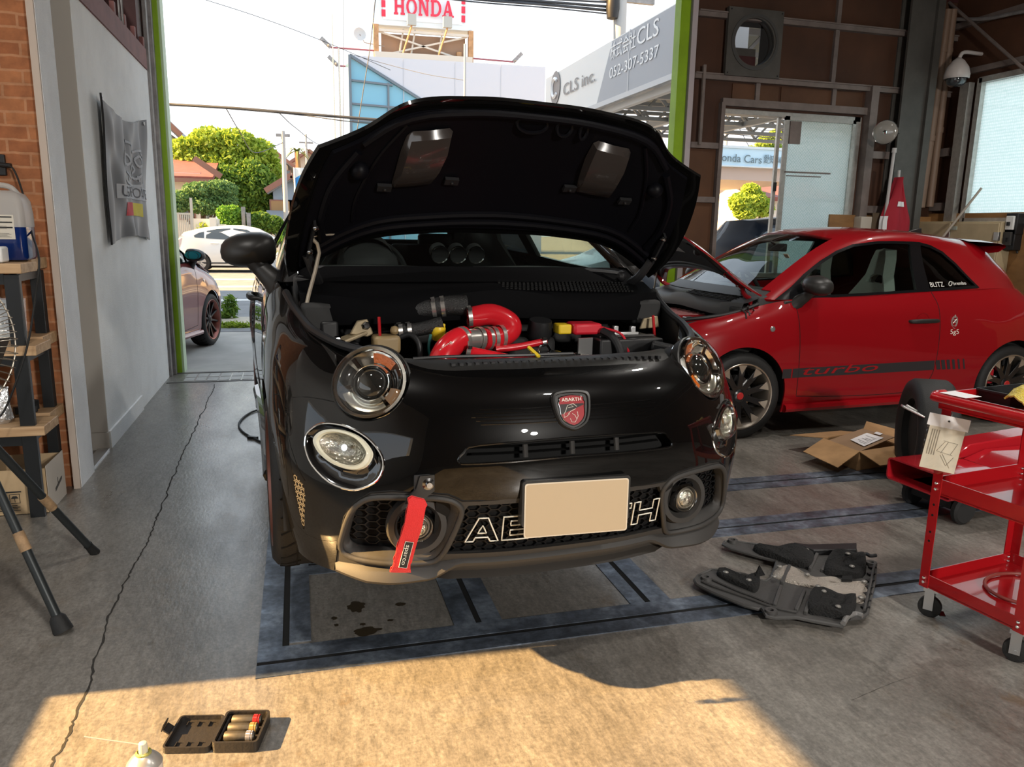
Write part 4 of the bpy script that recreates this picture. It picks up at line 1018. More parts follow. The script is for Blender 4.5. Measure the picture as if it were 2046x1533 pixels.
def make_mirror(root, s, m_, gl=None):
    mr = bpy.data.objects.new('side_mirror', None); COL.objects.link(mr); mr.parent = root
    c = Vector((-.47, s*.822, 1.056)); hb = MB(); n = 20; rings = []
    for t, a, b, d in ((-.085, .05, .036, 0), (-.082, .088, .056, 0), (-.05, .101, .069, 0), (0, .097, .064, .0), (.04, .076, .051, .0), (.065, .044, .029, .0), (.075, .006, .005, .0)):
        rings.append([c+Vector((t, s*a*(abs(cq)**.78*(1 if cq > 0 else -1))*(1.10 if cq > 0 else .94), b*(abs(sq)**.72*(1 if sq > 0 else -1))*(1.12-.28*(cq+1)/2)-.010*max(cq, 0))) for cq, sq in [(math.cos(2*math.pi*k/n), math.sin(2*math.pi*k/n)) for k in range(n)]])
    h = loft(rings, True); h.build('housing', m_, mr, 60)
    MB().lathe([(0, -.088), (.0, -.088), (.9, -.086)], (0, 0, 0), (1, 0, 0), 4) if False else None
    g = MB(); g.add([c+Vector((-.0845, s*.088*math.cos(a), .045*math.sin(a))) for a in np.linspace(0, 2*math.pi, 24, endpoint=False)], [tuple(range(24))]); g.build('mirror_glass', gl or CHROME, mr)
    MB().tube([(-.46, s*.815, 1.02), (-.45, s*.785, .985), (-.42, s*.745, .945), (-.40, s*.715, .915)], [.036, .034, .044, .062], 12, smoothn=5).build('stalk', SATIN, mr)
    MB().prism([(-.30, .945), (-.30, .90), (-.42, .895), (-.47, .955)], (0, 0, 0), (1, 0, 0), (0, 0, 1), (0, 1, 0), s*.70, s*.748).build('mirror_base', SATIN, mr, bevel=.008)
def build_nose(root, P, opts):
    simple = opts.get('front') == 'simple'
    link('bumper_insert', cached('insert', me_insert), GREYP, root, 40)
    for s in (1, -1):
        # ---- headlight
        hl = bpy.data.objects.new('headlight', None); COL.objects.link(hl); hl.parent = root
        c, n = hl_pos(s); up = (Vector((0, 0, 1))-n*n.z).normalized(); rt = up.cross(n)
        MB().lathe([(HLR+.000, -.02), (HLR+.002, .000), (HLR-.002, .003), (HLR-.004, .0), (HLR-.006, -.03), (HLR-.002, -.03)], c, n, 48, True).build('bezel', SATIN, hl, 40)
        MB().lathe([(HLR-.004, -.035), (HLR-.005, .008), (HLR-.009, .018), (HLR-.018, .016), (HLR-.022, -.005)], c, n, 48).build('chrome_ring', CHROME, hl, 50)
        MB().lathe([(HLR-.020, .008), (HLR-.026, -.006), (.062, -.038), (.050, -.040), (.048, -.02)], c, n, 48).build('reflector', mat('reflector', (.90, .89, .86), .12, 1), hl, 50)
        MB().lathe([(.044, -.045), (.060, -.030), (.057, .000), (.051, .008), (.045, .002), (.043, -.04)], c, n, 40).build('projector_ring', CHROME, hl, 50)
        m = MB()
        for t0, t1 in ((-.35, .62), (2.5, 3.25)):
            m.grid([[c+n*h+(rt*math.cos(t)*-s+up*math.sin(t))*r for r, h in ((.061, -.016), (.068, -.004), (.078, .000))] for t in np.linspace(t0, t1, 10)])
        m.build('lamp_shroud', mat('gloss_black', (.008, .008, .008), .08, coat=1), hl, 50)
        m = MB()
        for t in (2.3, 3.4, -.55): u_ = rt*math.cos(t)*-s+up*math.sin(t); m.beam(c+u_*.058+n*.002, c+u_*.088+n*.010, .012, .004, up=tuple(n))
        m.build('reflector_rib', CHROME, hl, 30)
        b = MB().lathe([(.044, -.004)]+[(.044*math.cos(t), -.004+.024*math.sin(t)) for t in np.linspace(.15, math.pi/2, 7)], c, n, 32); b.build('projector_lens', mat('dark_lens', (.015, .015, .014), .03, coat=1), hl, 60)
        # amber indicator in the upper part, chrome divider ledges
        m = MB(); G = []
        for t in np.linspace(.75, 1.62, 10): G.append([c+n*(h)+(rt*math.cos(t)*-s*1+up*math.sin(t))*r for r, h in ((.064, -.012), (.076, -.002), (.088, .004))])
        m.grid(G); m.build('indicator', mat('amber_facets', (.50, .13, .04), .12, coat=1, bump=1, bscale=90), hl, 40)
        m = MB(); G = []
        for t in np.linspace(-.2, -.75, 8): G.append([c+n*h+(rt*math.cos(t)*-s+up*math.sin(t))*r for r, h in ((.060, .004), (.078, .014), (.094, .010))])
        m.grid(G); m.build('marker_lens', AMBER if s > 0 else mat('marker_grey', (.20, .12, .07), .15, coat=1), hl, 40)
        m = MB(); G = []
        for t in np.linspace(-.9, -2.7, 18): G.append([c+n*h+(rt*math.cos(t)*-s+up*math.sin(t))*r for r, h in ((.050, -.028), (.066, .000), (.084, .004))])
        m.grid(G); m.build('lower_reflector', mat('satin_reflector', (.62, .59, .50), .2, .9), hl, 50)
        MB().lathe([(HLR-.004*1, .010)]+[((HLR-.006)*math.cos(t), .014+.036*math.sin(t)) for t in np.linspace(.08, math.pi/2, 9)], c, n, 48).build('lens', LENS, hl, 60)
        MB().lathe([(HLR-.006, -.03), (HLR-.006, -.09), (.07, -.14), (0, -.14)], c, n, 32).build('lamp_housing', BLACKP, hl, 40)
        MB().lathe([(HLR+.0, -.005), (HLR+.002, .012), (HLR-.004, .018)], c+n*.002, n, 48).build('lens_edge', CHROME, hl, 50) if False else None
        # ---- lower lamp
        lo = bpy.data.objects.new('lower_lamp', None); COL.objects.link(lo); lo.parent = root
        O = onf(LOWER, 0, s); nn = sum((fnorm(s*y, z) for y, z in LOWLENS[::4]), Vector()).normalized()
        L = onf(LOWLENS, 0, s); cL = sum(L, Vector())/len(L); nl = len(O)
        inn = [cL+(p-cL)*1.0-nn*.006 for p in L]
        k0 = min(range(len(L)), key=lambda k: (L[k]-O[0]).length); inn = inn[k0:]+inn[:k0]
        MB().tube(O, .0035, 6, True).build('chrome_rim', CHROME, lo)
        idx = [int(k*len(inn)/nl) for k in range(nl)]; R1 = [inn[i] for i in idx]
        loft([O, [o*.75+r*.25-nn*.012 for o, r in zip(O, R1)], [o*.3+r*.7-nn*.014 for o, r in zip(O, R1)], R1]).build('bowl', mat('gloss_black', (.008, .008, .008), .08, coat=1), lo, 50)
        sc_ = lambda k, d: [cL+(p-cL)*k+nn*d for p in L]
        loft([sc_(1.0, -.006), sc_(.96, .004), sc_(.84, .006), sc_(.78, -.002)]).build('light_ring', CREAM if s < 0 else CHROMED, lo, 50)
        loft([sc_(.79, -.001), sc_(.66, -.020), sc_(.4, -.034), sc_(.12, -.038)], True).build('reflector', FLUTE, lo, 60)
        MB().tube([cL-nn*.037, cL-nn*.012], .010, 10).build('bulb', CHROME, lo)
        loft([sc_(1.0, .000), sc_(.9, .012), sc_(.66, .021), sc_(.33, .026), sc_(.02, .028)], True).build('lens', LENS, lo, 60)
        # ---- fog lamp pod
        pd = bpy.data.objects.new('fog_pod', None); COL.objects.link(pd); pd.parent = root
        O = onf(POD, -.003, s); S1 = onf(scl(POD, .965), -.004, s)
        fog = (.428, .334); back = scl(POD, .80, .012)
        B = [Vector((fx(s*y, z)-.05, s*y, z)) for y, z in back]
        # flat shelf in the lower part of the pod
        Mid = [Vector((fx(s*y, z)-(.018 if z > .27 else .012), s*y, z)) for y, z in scl(POD, .90, .004)]
        Low = [Vector((fx(s*y, z)-.040, s*y, max(z, .262+.05*max(0, min(1, (y-.42)/.2))*0+.0))) for y, z in scl(POD, .82, .010)]
        loft([O, S1, Mid, Low, [p+Vector((-.012, 0, 0)) for p in Low]]).build('pod_surround', GREYP, pd, 50)
        MB().tube(onf(scl(POD, .985), -.002, s), .0085, 8, True).build('pod_frame', GREYP, pd, 60)
        bk = [(y, z) for y, z in scl(POD, .84, .012)]
        MB().add([Vector((fx(s*y, z)-.055, s*y, z)) for y, z in bk], [tuple(range(len(bk)))]).build('pod_backing', SLOT, pd, smooth=0)
        hp = [(y, z) for y, z in scl(POD, .80, .014) if True]
        hpoly = [(.395, .415), (.60, .415), (.615, .30), (.58, .275), (.40, .29)]
        honeycomb([p for p in hpoly], lambda y, z: fx(y, z)-.038, s, .021, .0016, .008).build('honeycomb', mat('mesh_black', (.010, .010, .011), .5, spec=.25), pd, 0)
        # fog lamp in its cone
        fc = Vector((fx(s*fog[0], fog[1])-.030, s*fog[0], fog[1])); fa = Vector((.97, .10*s, .05)).normalized()
        MB().lathe([(.088, -.012), (.082, .010), (.066, .012), (.056, -.012), (.050, -.02)], fc, fa, 40).build('fog_surround', GREYP, pd, 50)
        f = bpy.data.objects.new('fog_lamp', None)
        MB().lathe([(.050, -.018), (.046, .014), (.041, .022), (.037, .016), (.036, .004)], fc, fa, 40).build('fog_ring', CHROMED, pd, 50)
        MB().lathe([(.036, .008), (.031, .018), (.028, .019), (.027, .012)], fc, fa, 40).build('fog_bezel', mat('fog_bezel', (.35, .32, .27), .25, .7), pd, 50)
        MB().lathe([(.028, .010), (.026, .017), (.018, .023), (.0, .026)], fc, fa, 32).build('fog_lens', FLUTE, pd, 60)
    MB().tube([p for p in onf(INSERT2[1:-1], -.001, 1)], .0032, 5).build('insert_gap', SLOT, root)
    # ---- lower grille, lip
    honeycomb(GRILLE, lambda y, z: fx(y, z)-.022, 1, .021, .0016, .008).build('lower_grille', mat('mesh_black', (.010, .010, .011), .5, spec=.25), root, 0)
    MB().grid([[(fx(y, z)-.034, y, z) for z in np.linspace(.235, .415, 6)] for y in np.linspace(-.38, .38, 20)]).build('grille_backing', SLOT, root, 40)
    # front lip: a swept blade, higher and set back between the pods
    G = []
    for y in np.linspace(-.645, .645, 69):
        a = abs(y); t = max(0, min(1, (a-.30)/.10)); t = t*t*(3-2*t)
        xo = fx(y, .20)+.006; e = max(0, (a-.57)/.075)
        zt = .232*(1-t)+.212*t-.0*e; zb = .205*(1-t)+.166*t+.012*e
        xo -= .01*e
        G.append([(xo-.03, y, zt+.012), (xo+.002, y, zt), (xo+.012+.006*t, y, zb+.010), (xo+.008, y, zb), (xo-.05, y, zb+.002), (xo-.12, y, zb+.004)])
    MB().grid(G).build('front_lip', GREYP, root, 50)
    G = []
    for y in np.linspace(-.40, .40, 41):
        a = abs(y); e = max(0, (a-.34)/.06); xo = fx(y, .20)-.012-.03*e
        G.append([(xo-.006, y, .212), (xo-.016, y, .19), (xo+.004, y, .170), (xo+.012, y, .160), (xo-.10, y, .158)])
    MB().grid(G).build('splitter', mat('splitter_black', (.02, .016, .012), .6), root, 50)
    # ---- upper slot with three tabs and slats
    so = bpy.data.objects.new('upper_grille', None); COL.objects.link(so); so.parent = root
    MB().grid([[(fx(y, z)-.045, y, z) for z in (.515, .56, .60)] for y in np.linspace(-.36, .36, 24)]).build('backing', SLOT, so, 40)
    MB().tube(onf(SLOTP, -.001, 1), .0035, 6, True).build('slot_edge', P, so)
    m = MB()
    for z in (.548, .566): m.grid([[(fx(y, z)-.030, y, z-.003), (fx(y, z)-.016, y, z), (fx(y, z)-.030, y, z+.003)] for y in np.linspace(-.29, .29, 24)])
    m.build('slat', mat('slat_black', (.006, .006, .006), .5, spec=.2), so, 40)
    m = MB()
    for y in (-.145, -.005, .135): m.tube([(fx(y, .575)-.006, y, .575), (fx(y, .54)-.004, y, .540)], .008, 8)
    m.build('tab', mat('tab_grey', (.025, .025, .025), .5), so)
    # fine grooves either side of the badge
    m = MB()
    for s in (1, -1):
        for k in range(5):
            z = .632+k*.0095; m.tube([(fx(s*y, z)-.0006, s*y, z-(.06)*0) for y in np.linspace(.05, .29-.012*abs(k-2), 14)], .0022, 5)
    m.build('grille_groove', P, root)
    # ---- badge
    bd = bpy.data.objects.new('badge', None); COL.objects.link(bd); bd.parent = root
    SH = spl2([(-.056, .698), (-.04, .707), (0, .710), (.04, .707), (.056, .698), (.057, .672), (.050, .638), (.036, .615), (0, .600), (-.036, .615), (-.050, .638), (-.057, .672)], 3)
    bn = Vector((.93, 0, .37)); bu = Vector((-.37, 0, .93)); bo = Vector((.704, 0, .655))
    def bp(poly, d0, d1, m=None): return (m or MB()).prism([(y, (z-.655)/.95) for y, z in poly], bo, (0, 1, 0), bu, bn, d0, d1)
    loft([[bo+Vector((0, y, 0))*k+bu*((z-.655)*k/.95)+bn*d for y, z in SH] for k, d in ((1.02, -.01), (1.02, .014), (.97, .021), (.88, .020), (.85, .012))], True).build('badge_base', SATIN, bd, 30)
    SM = spl2([(-.036, .690), (-.018, .694), (0, .696), (.018, .694), (.036, .690), (.036, .682), (.040, .676), (.037, .662), (.036, .642), (.024, .624), (0, .613), (-.024, .624), (-.036, .642), (-.037, .662), (-.040, .676), (-.036, .682)], 2)
    bp(SM, .0125, .0150).build('shield', BADGERED, bd)
    up_ = [p for p in SM if p[1] >= .655+.35*p[0]]
    bp([(-.036, .644), (.036, .668), (.036, .672), (-.036, .672)], .0150, .0156).build('shield_dark', mat('badge_black', (.012, .004, .004), .3, coat=1), bd)
    MB().tube([bo+Vector((0, y, 0))+bu*((z-.655)/.95)+bn*.0155 for y, z in SM], .0013, 5, True).build('shield_rim', CHROME, bd)
    text_mb('ABARTH', bo+bu*.0255+bn*.0158, (0, 1, 0), bu, .0135, .001, width=.060, align='CENTER').build('badge_letters', LETTER, bd, 0)
    m = MB()
    sp = [[(-.022, .652), (-.028, .645), (-.027, .636), (-.018, .640), (-.010, .646)], [(-.022, .652), (-.014, .668), (.004, .672), (.014, .664)], [(-.014, .646), (-.006, .652), (.010, .658)], [(-.012, .662), (.004, .664), (-.004, .669)], [(-.002, .646), (.006, .640), (.010, .630), (.004, .622), (-.006, .623), (-.010, .633)], [(.014, .650), (.015, .638), (.010, .630)]]
    for L in sp: m.tube([bo+Vector((0, y, 0))+bu*((z-.655)/.95)+bn*.0160 for y, z in L], .0007, 4)
    m.build('emblem_lines', LETTER, bd)
    if simple: return
    # ---- number plate (blanked) on its black bracket
    pl = bpy.data.objects.new('number_plate', None); COL.objects.link(pl); pl.parent = root; pl.location = (.768, .004, .388); pl.scale = (1, .955, .94); pl.rotation_euler = (R_(-1.2), R_(-4), R_(-2))
    rr = [(-.165, -.0825), (.165, -.0825), (.165, .0825), (-.165, .0825)]
    def rrect(w, h, r, n=4):
        out = []
        for cx, cy, a0 in ((w-r, h-r, 0), (-w+r, h-r, 90), (-w+r, -h+r, 180), (w-r, -h+r, 270)):
            for k in range(n+1): a = R_(a0+90*k/n); out.append((cx+r*math.cos(a), cy+r*math.sin(a)))
        return out
    MB().prism(rrect(.165, .0825, .008), (0, 0, 0), (0, 1, 0), (0, 0, 1), (1, 0, 0), -.001, .0015).build('plate_edge', PLATEE, pl)
    MB().prism(rrect(.161, .079, .007), (0, 0, 0), (0, 1, 0), (0, 0, 1), (1, 0, 0), .0012, .0022).build('plate_face', PLATE, pl)
    MB().prism(rrect(.172, .070, .01), (0, 0, .02), (0, 1, 0), (0, 0, 1), (1, 0, 0), -.035, -.0012).build('plate_bracket', SATIN, pl)
    # ---- outlined lettering on the lower grille
    LT = {'A': [[(0, 0), (.36, 1), (.64, 1), (1, 0), (.76, 0), (.68, .17), (.30, .17), (.24, 0)], [(.36, .36), (.62, .36), (.5, .68)]],
          'B': [[(0, 0), (0, 1), (.78, 1), (.95, .9), (.95, .64), (.84, .52), (1, .38), (1, .12), (.84, 0)], [(.24, .62), (.24, .80), (.70, .80), (.70, .62)], [(.24, .20), (.24, .42), (.74, .42), (.74, .20)]],
          'R': [[(0, 0), (0, 1), (.8, 1), (1, .86), (1, .5), (.86, .38), (1, 0), (.74, 0), (.60, .34), (.24, .34), (.24, 0)], [(.24, .54), (.24, .8), (.74, .8), (.74, .54)]],
          'T': [[(.37, 0), (.37, .78), (0, .78), (0, 1), (1, 1), (1, .78), (.63, .78), (.63, 0)]],
          'H': [[(0, 0), (0, 1), (.24, 1), (.24, .61), (.76, .61), (.76, 1), (1, 1), (1, 0), (.76, 0), (.76, .39), (.24, .39), (.24, 0)]]}
    y0 = -.302; wl = .093; gap = .0105
    for i, ch in enumerate('ABARTH'):
        m = MB(); a = y0+i*(wl+gap)
        for L in LT[ch]:
            pts = [(a+u*wl, .288+.076*v) for u, v in L]
            dense = []
            for (p, q) in zip(pts, pts[1:]+pts[:1]): dense += [(p[0]+(q[0]-p[0])*t, p[1]+(q[1]-p[1])*t) for t in (0, .5)]
            m.tube([(fx(y, z)+.002, y, z) for y, z in dense], .0024, 4, True)
        m.build('letter', LETTER, root, 20)
    # ---- tow hook plate, bolt and red strap
    tw = bpy.data.objects.new('tow_strap', None); COL.objects.link(tw); tw.parent = root
    tx = fx(-.417, .475)
    MB().box((tx+.001, -.412, .470), (.006, .075, .062)).build('hook_plate', BLACKP, tw, bevel=.003)
    MB().prism([(-.435, .50), (-.395, .50), (-.395, .455), (-.43, .43), (-.475, .425), (-.47, .44), (-.445, .465)], (0, 0, 0), (0, 1, 0), (0, 0, 1), (1, 0, 0), tx+.004, tx+.012).build('hook_tab', SATIN, tw)
    MB().lathe([(0, .026), (.008, .026), (.009, .014), (.017, .012), (.018, .006), (0, .006)], (tx, -.412, .476), (1, 0, 0), 12).build('hook_bolt', CHROMED, tw, 20)
    path = [(.755, -.449, .455), (.768, -.458, .43), (.772, -.468, .385), (.770, -.480, .345), (.768, -.490, .305), (.764, -.497, .272), (.758, -.499, .254)]
    Pp = spline(path, 6); G = []
    for i, p in enumerate(Pp):
        t = (Pp[min(i+1, len(Pp)-1)]-Pp[max(i-1, 0)]).normalized(); sd_ = Vector((0, 1, -.28)); sd_ = (sd_-t*sd_.dot(t)).normalized()
        hw = .026 if i < 4 else .024
        if i > len(Pp)-10: hw = .021+.008*(i-len(Pp)+10)/10
        if i < 2: hw = .018+.004*i
        G.append([p+sd_*k*hw+Vector((.0015*(1-k*k), 0, 0)) for k in (-1, -.5, 0, .5, 1)])
    MB().grid(G).build('strap_front', STRAPM, tw, 60, thick=.0022)
    G2 = [[p+Vector((-.010-.004*math.sin(i), 0, 0)) if True else p for p in row] for i, row in enumerate(G)]
    MB().grid(G2).build('strap_back', STRAPM, tw, 60, thick=.0022)
    a, b = Vector(Pp[19]), Vector(Pp[-6]); dn = (b-a).normalized(); sdv = Vector((0, 1, -.28)); sdv = (sdv-dn*sdv.dot(dn)).normalized(); nn = sdv.cross(-dn)
    if nn.x < 0: nn = -nn
    m = MB(); rows = [[Vector(Pp[i])+sdv*k*.011+sdv*.002+Vector((.0042, 0, 0)) for k in (-1, 0, 1)] for i in range(18, len(Pp)-6)]
    m.grid(rows).build('strap_label', INK, tw, 60)
    mm = MB(); mm.tube([rows[0][0], rows[0][-1], rows[len(rows)//2][-1], rows[-1][-1], rows[-1][0], rows[len(rows)//2][0]], .0008, 4, True)
    text_mb('sparco', a+sdv*-.0045+Vector((.0055, 0, 0))+dn*.002, dn, sdv, .017, .0005, width=(b-a).length*.80, mb=mm); mm.build('strap_lettering', LETTER, tw, 0)
    for s in (1, -1):
        vm = MB()
        def vx(y, z): return 0
        for i in range(4):
            for k in range(10):
                x = .449+i*.0135+(.0068 if k % 2 else 0); z = .285+k*.0175
                if not inside((x, z), VENT): continue
                for e in range(6):
                    a0, a1 = math.pi/3*e+math.pi/6, math.pi/3*(e+1)+math.pi/6
                    q = [(x+r*math.cos(t), z+r*1.15*math.sin(t)) for r, t in ((.0082, a0), (.0082, a1), (.0058, a1), (.0058, a0))]
                    f_ = [(u, s*(abs(wy(u, w_, s))-.001), w_) for u, w_ in q]; b_ = [(u-.004, y-s*.008, w_) for u, y, w_ in f_]
                    vm.add(f_+b_, [(0, 1, 2, 3), (3, 2, 6, 7), (0, 1, 5, 4)])
        vm.build('side_vent', mat('vent_mesh', (.09, .085, .078), .35), root, 0)
        MB().grid([[(x, s*(abs(wy(x, z, s))-.022), z) for z in (.27, .36, .46)] for x in (.44, .47, .50)]).build('vent_backing', SLOT, root, 40)
        # seam between wing and bumper
        MB().tube([(fx(s*y, z)-.0008, s*y, z) for y, z in ((.615, .668), (.66, .672), (.70, .672), (.735, .664))]+[(x, wy(x, z, s)-s*.0008, z) for x, z in ((.30, .655), (.26, .648))], .0018, 5).build('wing_seam', SLOT, root)
def hose(name, parent, pts, r, m_, n=14): return MB().tube(pts, r, n, smoothn=6).build(name, m_, parent, 60)
def clamp(parent, p, d, r, w=.014):
    d = Vector(d).normalized(); o = MB().lathe([(r, -w/2), (r+.0025, -w/2), (r+.0025, w/2), (r, w/2)], p, d, 20).build('hose_clamp', CLAMP, parent, 40)
    MB().box(Vector(p)+d.orthogonal().normalized()*(r+.006), (.014, .014, .010)).build('clamp_screw', CHROMED, o); return o
def engine_black(root):
    e = root
    MB().tube([(-.03, -.40, .838), (-.03, -.36, .842), (-.02, -.12, .852), (-.02, .2, .848), (-.03, .60, .822), (-.03, .64, .815)], .012, 10, smoothn=4).build('strut_brace', CARBON, e)
    R = .038
    hose('intake_hose', e, [(.10, -.13, .852), (.11, -.05, .864), (.13, .005, .842), (.14, .015, .815), (.15, -.02, .792), (.17, -.075, .787), (.19, -.11, .790)], [.036, R, R, R, R, R, R], HOSER, 18)
    hose('intake_pipe', e, [(.17, -.07, .788), (.20, -.16, .792), (.21, -.19, .785)], .035, CLAMP, 18)
    hose('intake_elbow', e, [(.19, -.165, .797), (.21, -.20, .788), (.23, -.235, .765), (.24, -.255, .735), (.245, -.265, .70)], [.041, .042, .043, .044, .044], HOSER, 18)
    for p, d, r in (((.172, -.082, .789), (.03, -.09, .005), .0385), ((.185, -.115, .791), (.03, -.09, .005), .0385), ((.20, -.178, .793), (.3, -.6, -.1), .0405), ((.152, -.028, .791), (.2, -.9, 0), .0395), ((.163, -.058, .788), (.2, -.9, 0), .0395)): clamp(e, p, d, r)
    text_mb('arma', (.265, -.268, .763), (.0, .72, .52), (.30, -.45, .75), .020, .001, width=.05).build('hose_lettering', LETTER, e, 0)
    hose('boost_hose', e, [(.25, -.175, .760), (.27, -.13, .752), (.29, -.06, .738), (.30, .0, .728), (.305, .03, .725)], .0185, HOSER)
    clamp(e, (.252, -.168, .759), (.02, .05, -.01), .0195); clamp(e, (.304, .025, .7255), (.0, 1, -.05), .0195)
    hose('coolant_hose', e, [(.20, -.06, .755), (.2, .02, .762), (.2, .10, .775), (.2, .125, .778)], .012, HOSER); clamp(e, (.2, .115, .777), (0, 1, .2), .0125)
    hose('boost_pipe', e, [(.30, .03, .726), (.30, .08, .725), (.29, .15, .727), (.28, .215, .728)], .0165, BLACKP); clamp(e, (.30, .045, .726), (0, 1, 0), .018); clamp(e, (.285, .20, .728), (0, 1, 0), .018)
    MB().tube([(.28, .21, .727), (.29, .26, .716), (.30, .32, .702)], [.020, .024, .016], 12, smoothn=5).build('foil_sleeve', FOIL, e, 40)
    # carbon air box and pipe at the rear left
    MB().tube([(.02, -.36, .862), (.05, -.28, .878), (.07, -.20, .892), (.075, -.13, .893)], [.030, .032, .034, .036], 16, smoothn=5).build('air_pipe', CARBON, e)
    clamp(e, (.058, -.24, .886), (.2, .8, .13), .0345); clamp(e, (.066, -.21, .890), (.2, .8, .13), .0345); clamp(e, (.10, -.125, .857), (.1, .9, .1), .037)
    hose('turbo_pipe', e, [(.08, -.38, .810), (.09, -.30, .815), (.10, -.22, .835)], .024, CARBON); clamp(e, (.082, -.365, .811), (0, 1, .1), .0245); clamp(e, (.084, -.335, .813), (0, 1, .1), .0245)
    # oil filler, dipstick
    MB().lathe([(0, .02), (.022, .02), (.026, .012), (.026, 0), (.018, -.03), (0, -.03)], (.10, -.235, .808), (.2, 0, 1), 18).build('oil_cap', YEL, e, 30)
    MB().beam((.10, -.26, .828), (.10, -.21, .828), .012, .012).build('oil_cap_grip', YEL, e, bevel=.003)
    MB().tube([(.12, -.265, .80), (.13, -.275, .76), (.13, -.27, .72)], .005, 6, smoothn=4).build('teal_hose', mat('teal', (.02, .14, .13), .4), e)
    # left bracket and reservoir
    MB().prism([(-.53, .80), (-.505, .845), (-.47, .85), (-.45, .80), (-.47, .79)], (.06, 0, 0), (0, 1, 0), (0, 0, 1), (1, 0, 0), 0, .012).beam((.08, -.57, .775), (.05, -.48, .805), .06, .012).build('strut_bracket', TANB, e, bevel=.004)
    MB().lathe([(0, .012), (.010, .012), (.014, .008), (.014, 0), (0, 0)], (.075, -.475, .83), (1, 0, 0), 6).lathe([(0, .012), (.010, .012), (.014, .008), (.014, 0), (0, 0)], (.10, -.575, .785), (.2, 0, 1), 6).build('bracket_bolt', CHROMED, e, 20)
    MB().bb((.06, -.46, .74), (.14, -.37, .80)).lathe([(0, .03), (.014, .03), (.016, 0), (0, 0)], (.1, -.385, .80), (0, 0, 1), 12).build('coolant_tank', TANK, e, bevel=.012)
    hose('tank_hose', e, [(.1, -.37, .79), (.11, -.335, .80), (.13, -.31, .775), (.14, -.305, .72)], .010, BLACKP)
    MB().prism([(.56, .795), (.575, .835), (.635, .845), (.645, .80)], (.06, 0, 0), (0, 1, 0), (0, 0, 1), (1, 0, 0), 0, .012).build('strut_bracket', TANB, e, bevel=.004)
    for y, z in ((-.437, .785), (.597, .775)): MB().tube([(.12, y, z), (.10, y, z+.075)], .0055, 8).build('aerial_rod', REDP, e)
    # battery
    b = bpy.data.objects.new('battery', None); COL.objects.link(b); b.parent = e
    MB().bb((.08, .31, .66), (.25, .56, .785)).build('case', BATT, b, bevel=.006)
    MB().bb((.10, .235, .795), (.19, .345, .835)).build('terminal_cover', REDC, b, bevel=.010)
    MB().box((.15, .205, .815), (.06, .05, .035)).build('fuse_cover', YEL, b, bevel=.006)
    MB().box((.16, .45, .792), (.03, .10, .016)).box((.14, .42, .805), (.02, .02, .03)).box((.16, .48, .805), (.02, .02, .03)).build('terminal_clamp', ALU, b, bevel=.003)
    MB().bb((.18, .33, .787), (.20, .55, .792)).build('hold_down', GREYP, b)
    MB().tube([(.2, .34, .81), (.25, .36, .79), (.28, .375, .74), (.28, .37, .70)], .014, 10, smoothn=5).build('loom', BLACKP, e)
    MB().tube([(.18, .345, .82), (.23, .40, .80), (.25, .42, .74)], .0045, 6, smoothn=5).build('red_lead', REDC, e)
    MB().box((.24, .255, .755), (.006, .06, .075), rz=.2).build('heat_plate', ALU, e)
    # engine block mass, throttle, fuse box, front cross member, latch
    MB().bb((-.05, -.22, .47), (.22, .20, .70)).bb((-.08, .02, .70), (.12, .20, .78)).build('engine_block', BLACKM, e, bevel=.02)
    MB().lathe([(0, .05), (.04, .05), (.045, 0), (.03, -.04), (0, -.04)], (.12, .13, .795), (.2, 0, 1), 18).ball((.08, .17, .80), .035).build('throttle_body', BLACKP, e)
    MB().bb((.22, .36, .69), (.38, .58, .735)).beam((.27, .50, .765), (.33, .60, .745), .07, .03).build('fuse_box', BLACKP, e, bevel=.008)
    MB().bb((-.08, -.62, .72), (.03, -.56, .84)).bb((.02, -.60, .74), (.10, -.50, .775)).build('left_module', BLACKP, e, bevel=.01)
    m = MB(); G = []
    for y in np.linspace(-.46, .46, 31):
        xf_ = np.interp(abs(y), [0, .2, .38, .46], [.60, .594, .565, .52])
        G.append([(xf_-.012, y, .756), (xf_-.022, y, .760), (xf_-.05, y, .770), (xf_-.085, y, .777), (xf_-.12, y, .774), (xf_-.135, y, .755), (xf_-.14, y, .70)])
    MB().grid(G).build('front_crossmember', SATIN, e, 40, thick=.006)
    m = MB()
    for y in np.arange(-.30, .38, .024): m.box((.535, y, .770), (.02, .012, .008))
    m.build('crossmember_clip', BLACKP, e, 0)['kind'] = 'stuff'
    MB().box((.46, .02, .777), (.04, .09, .02)).tube([(.47, -.01, .78), (.46, .0, .805), (.44, .03, .805), (.43, .05, .78)], .005, 6).build('hood_latch', CHROMED, e, bevel=.004)
    MB().tube([(.50, -.02, .778), (.45, -.035, .80)], .006, 6).build('latch_lever', YEL, e)
    MB().tube([(.46, -.40, .778), (.47, -.30, .782), (.485, -.1, .782), (.485, .1, .782)], .005, 6, smoothn=4).build('release_cable', BLACKP, e)
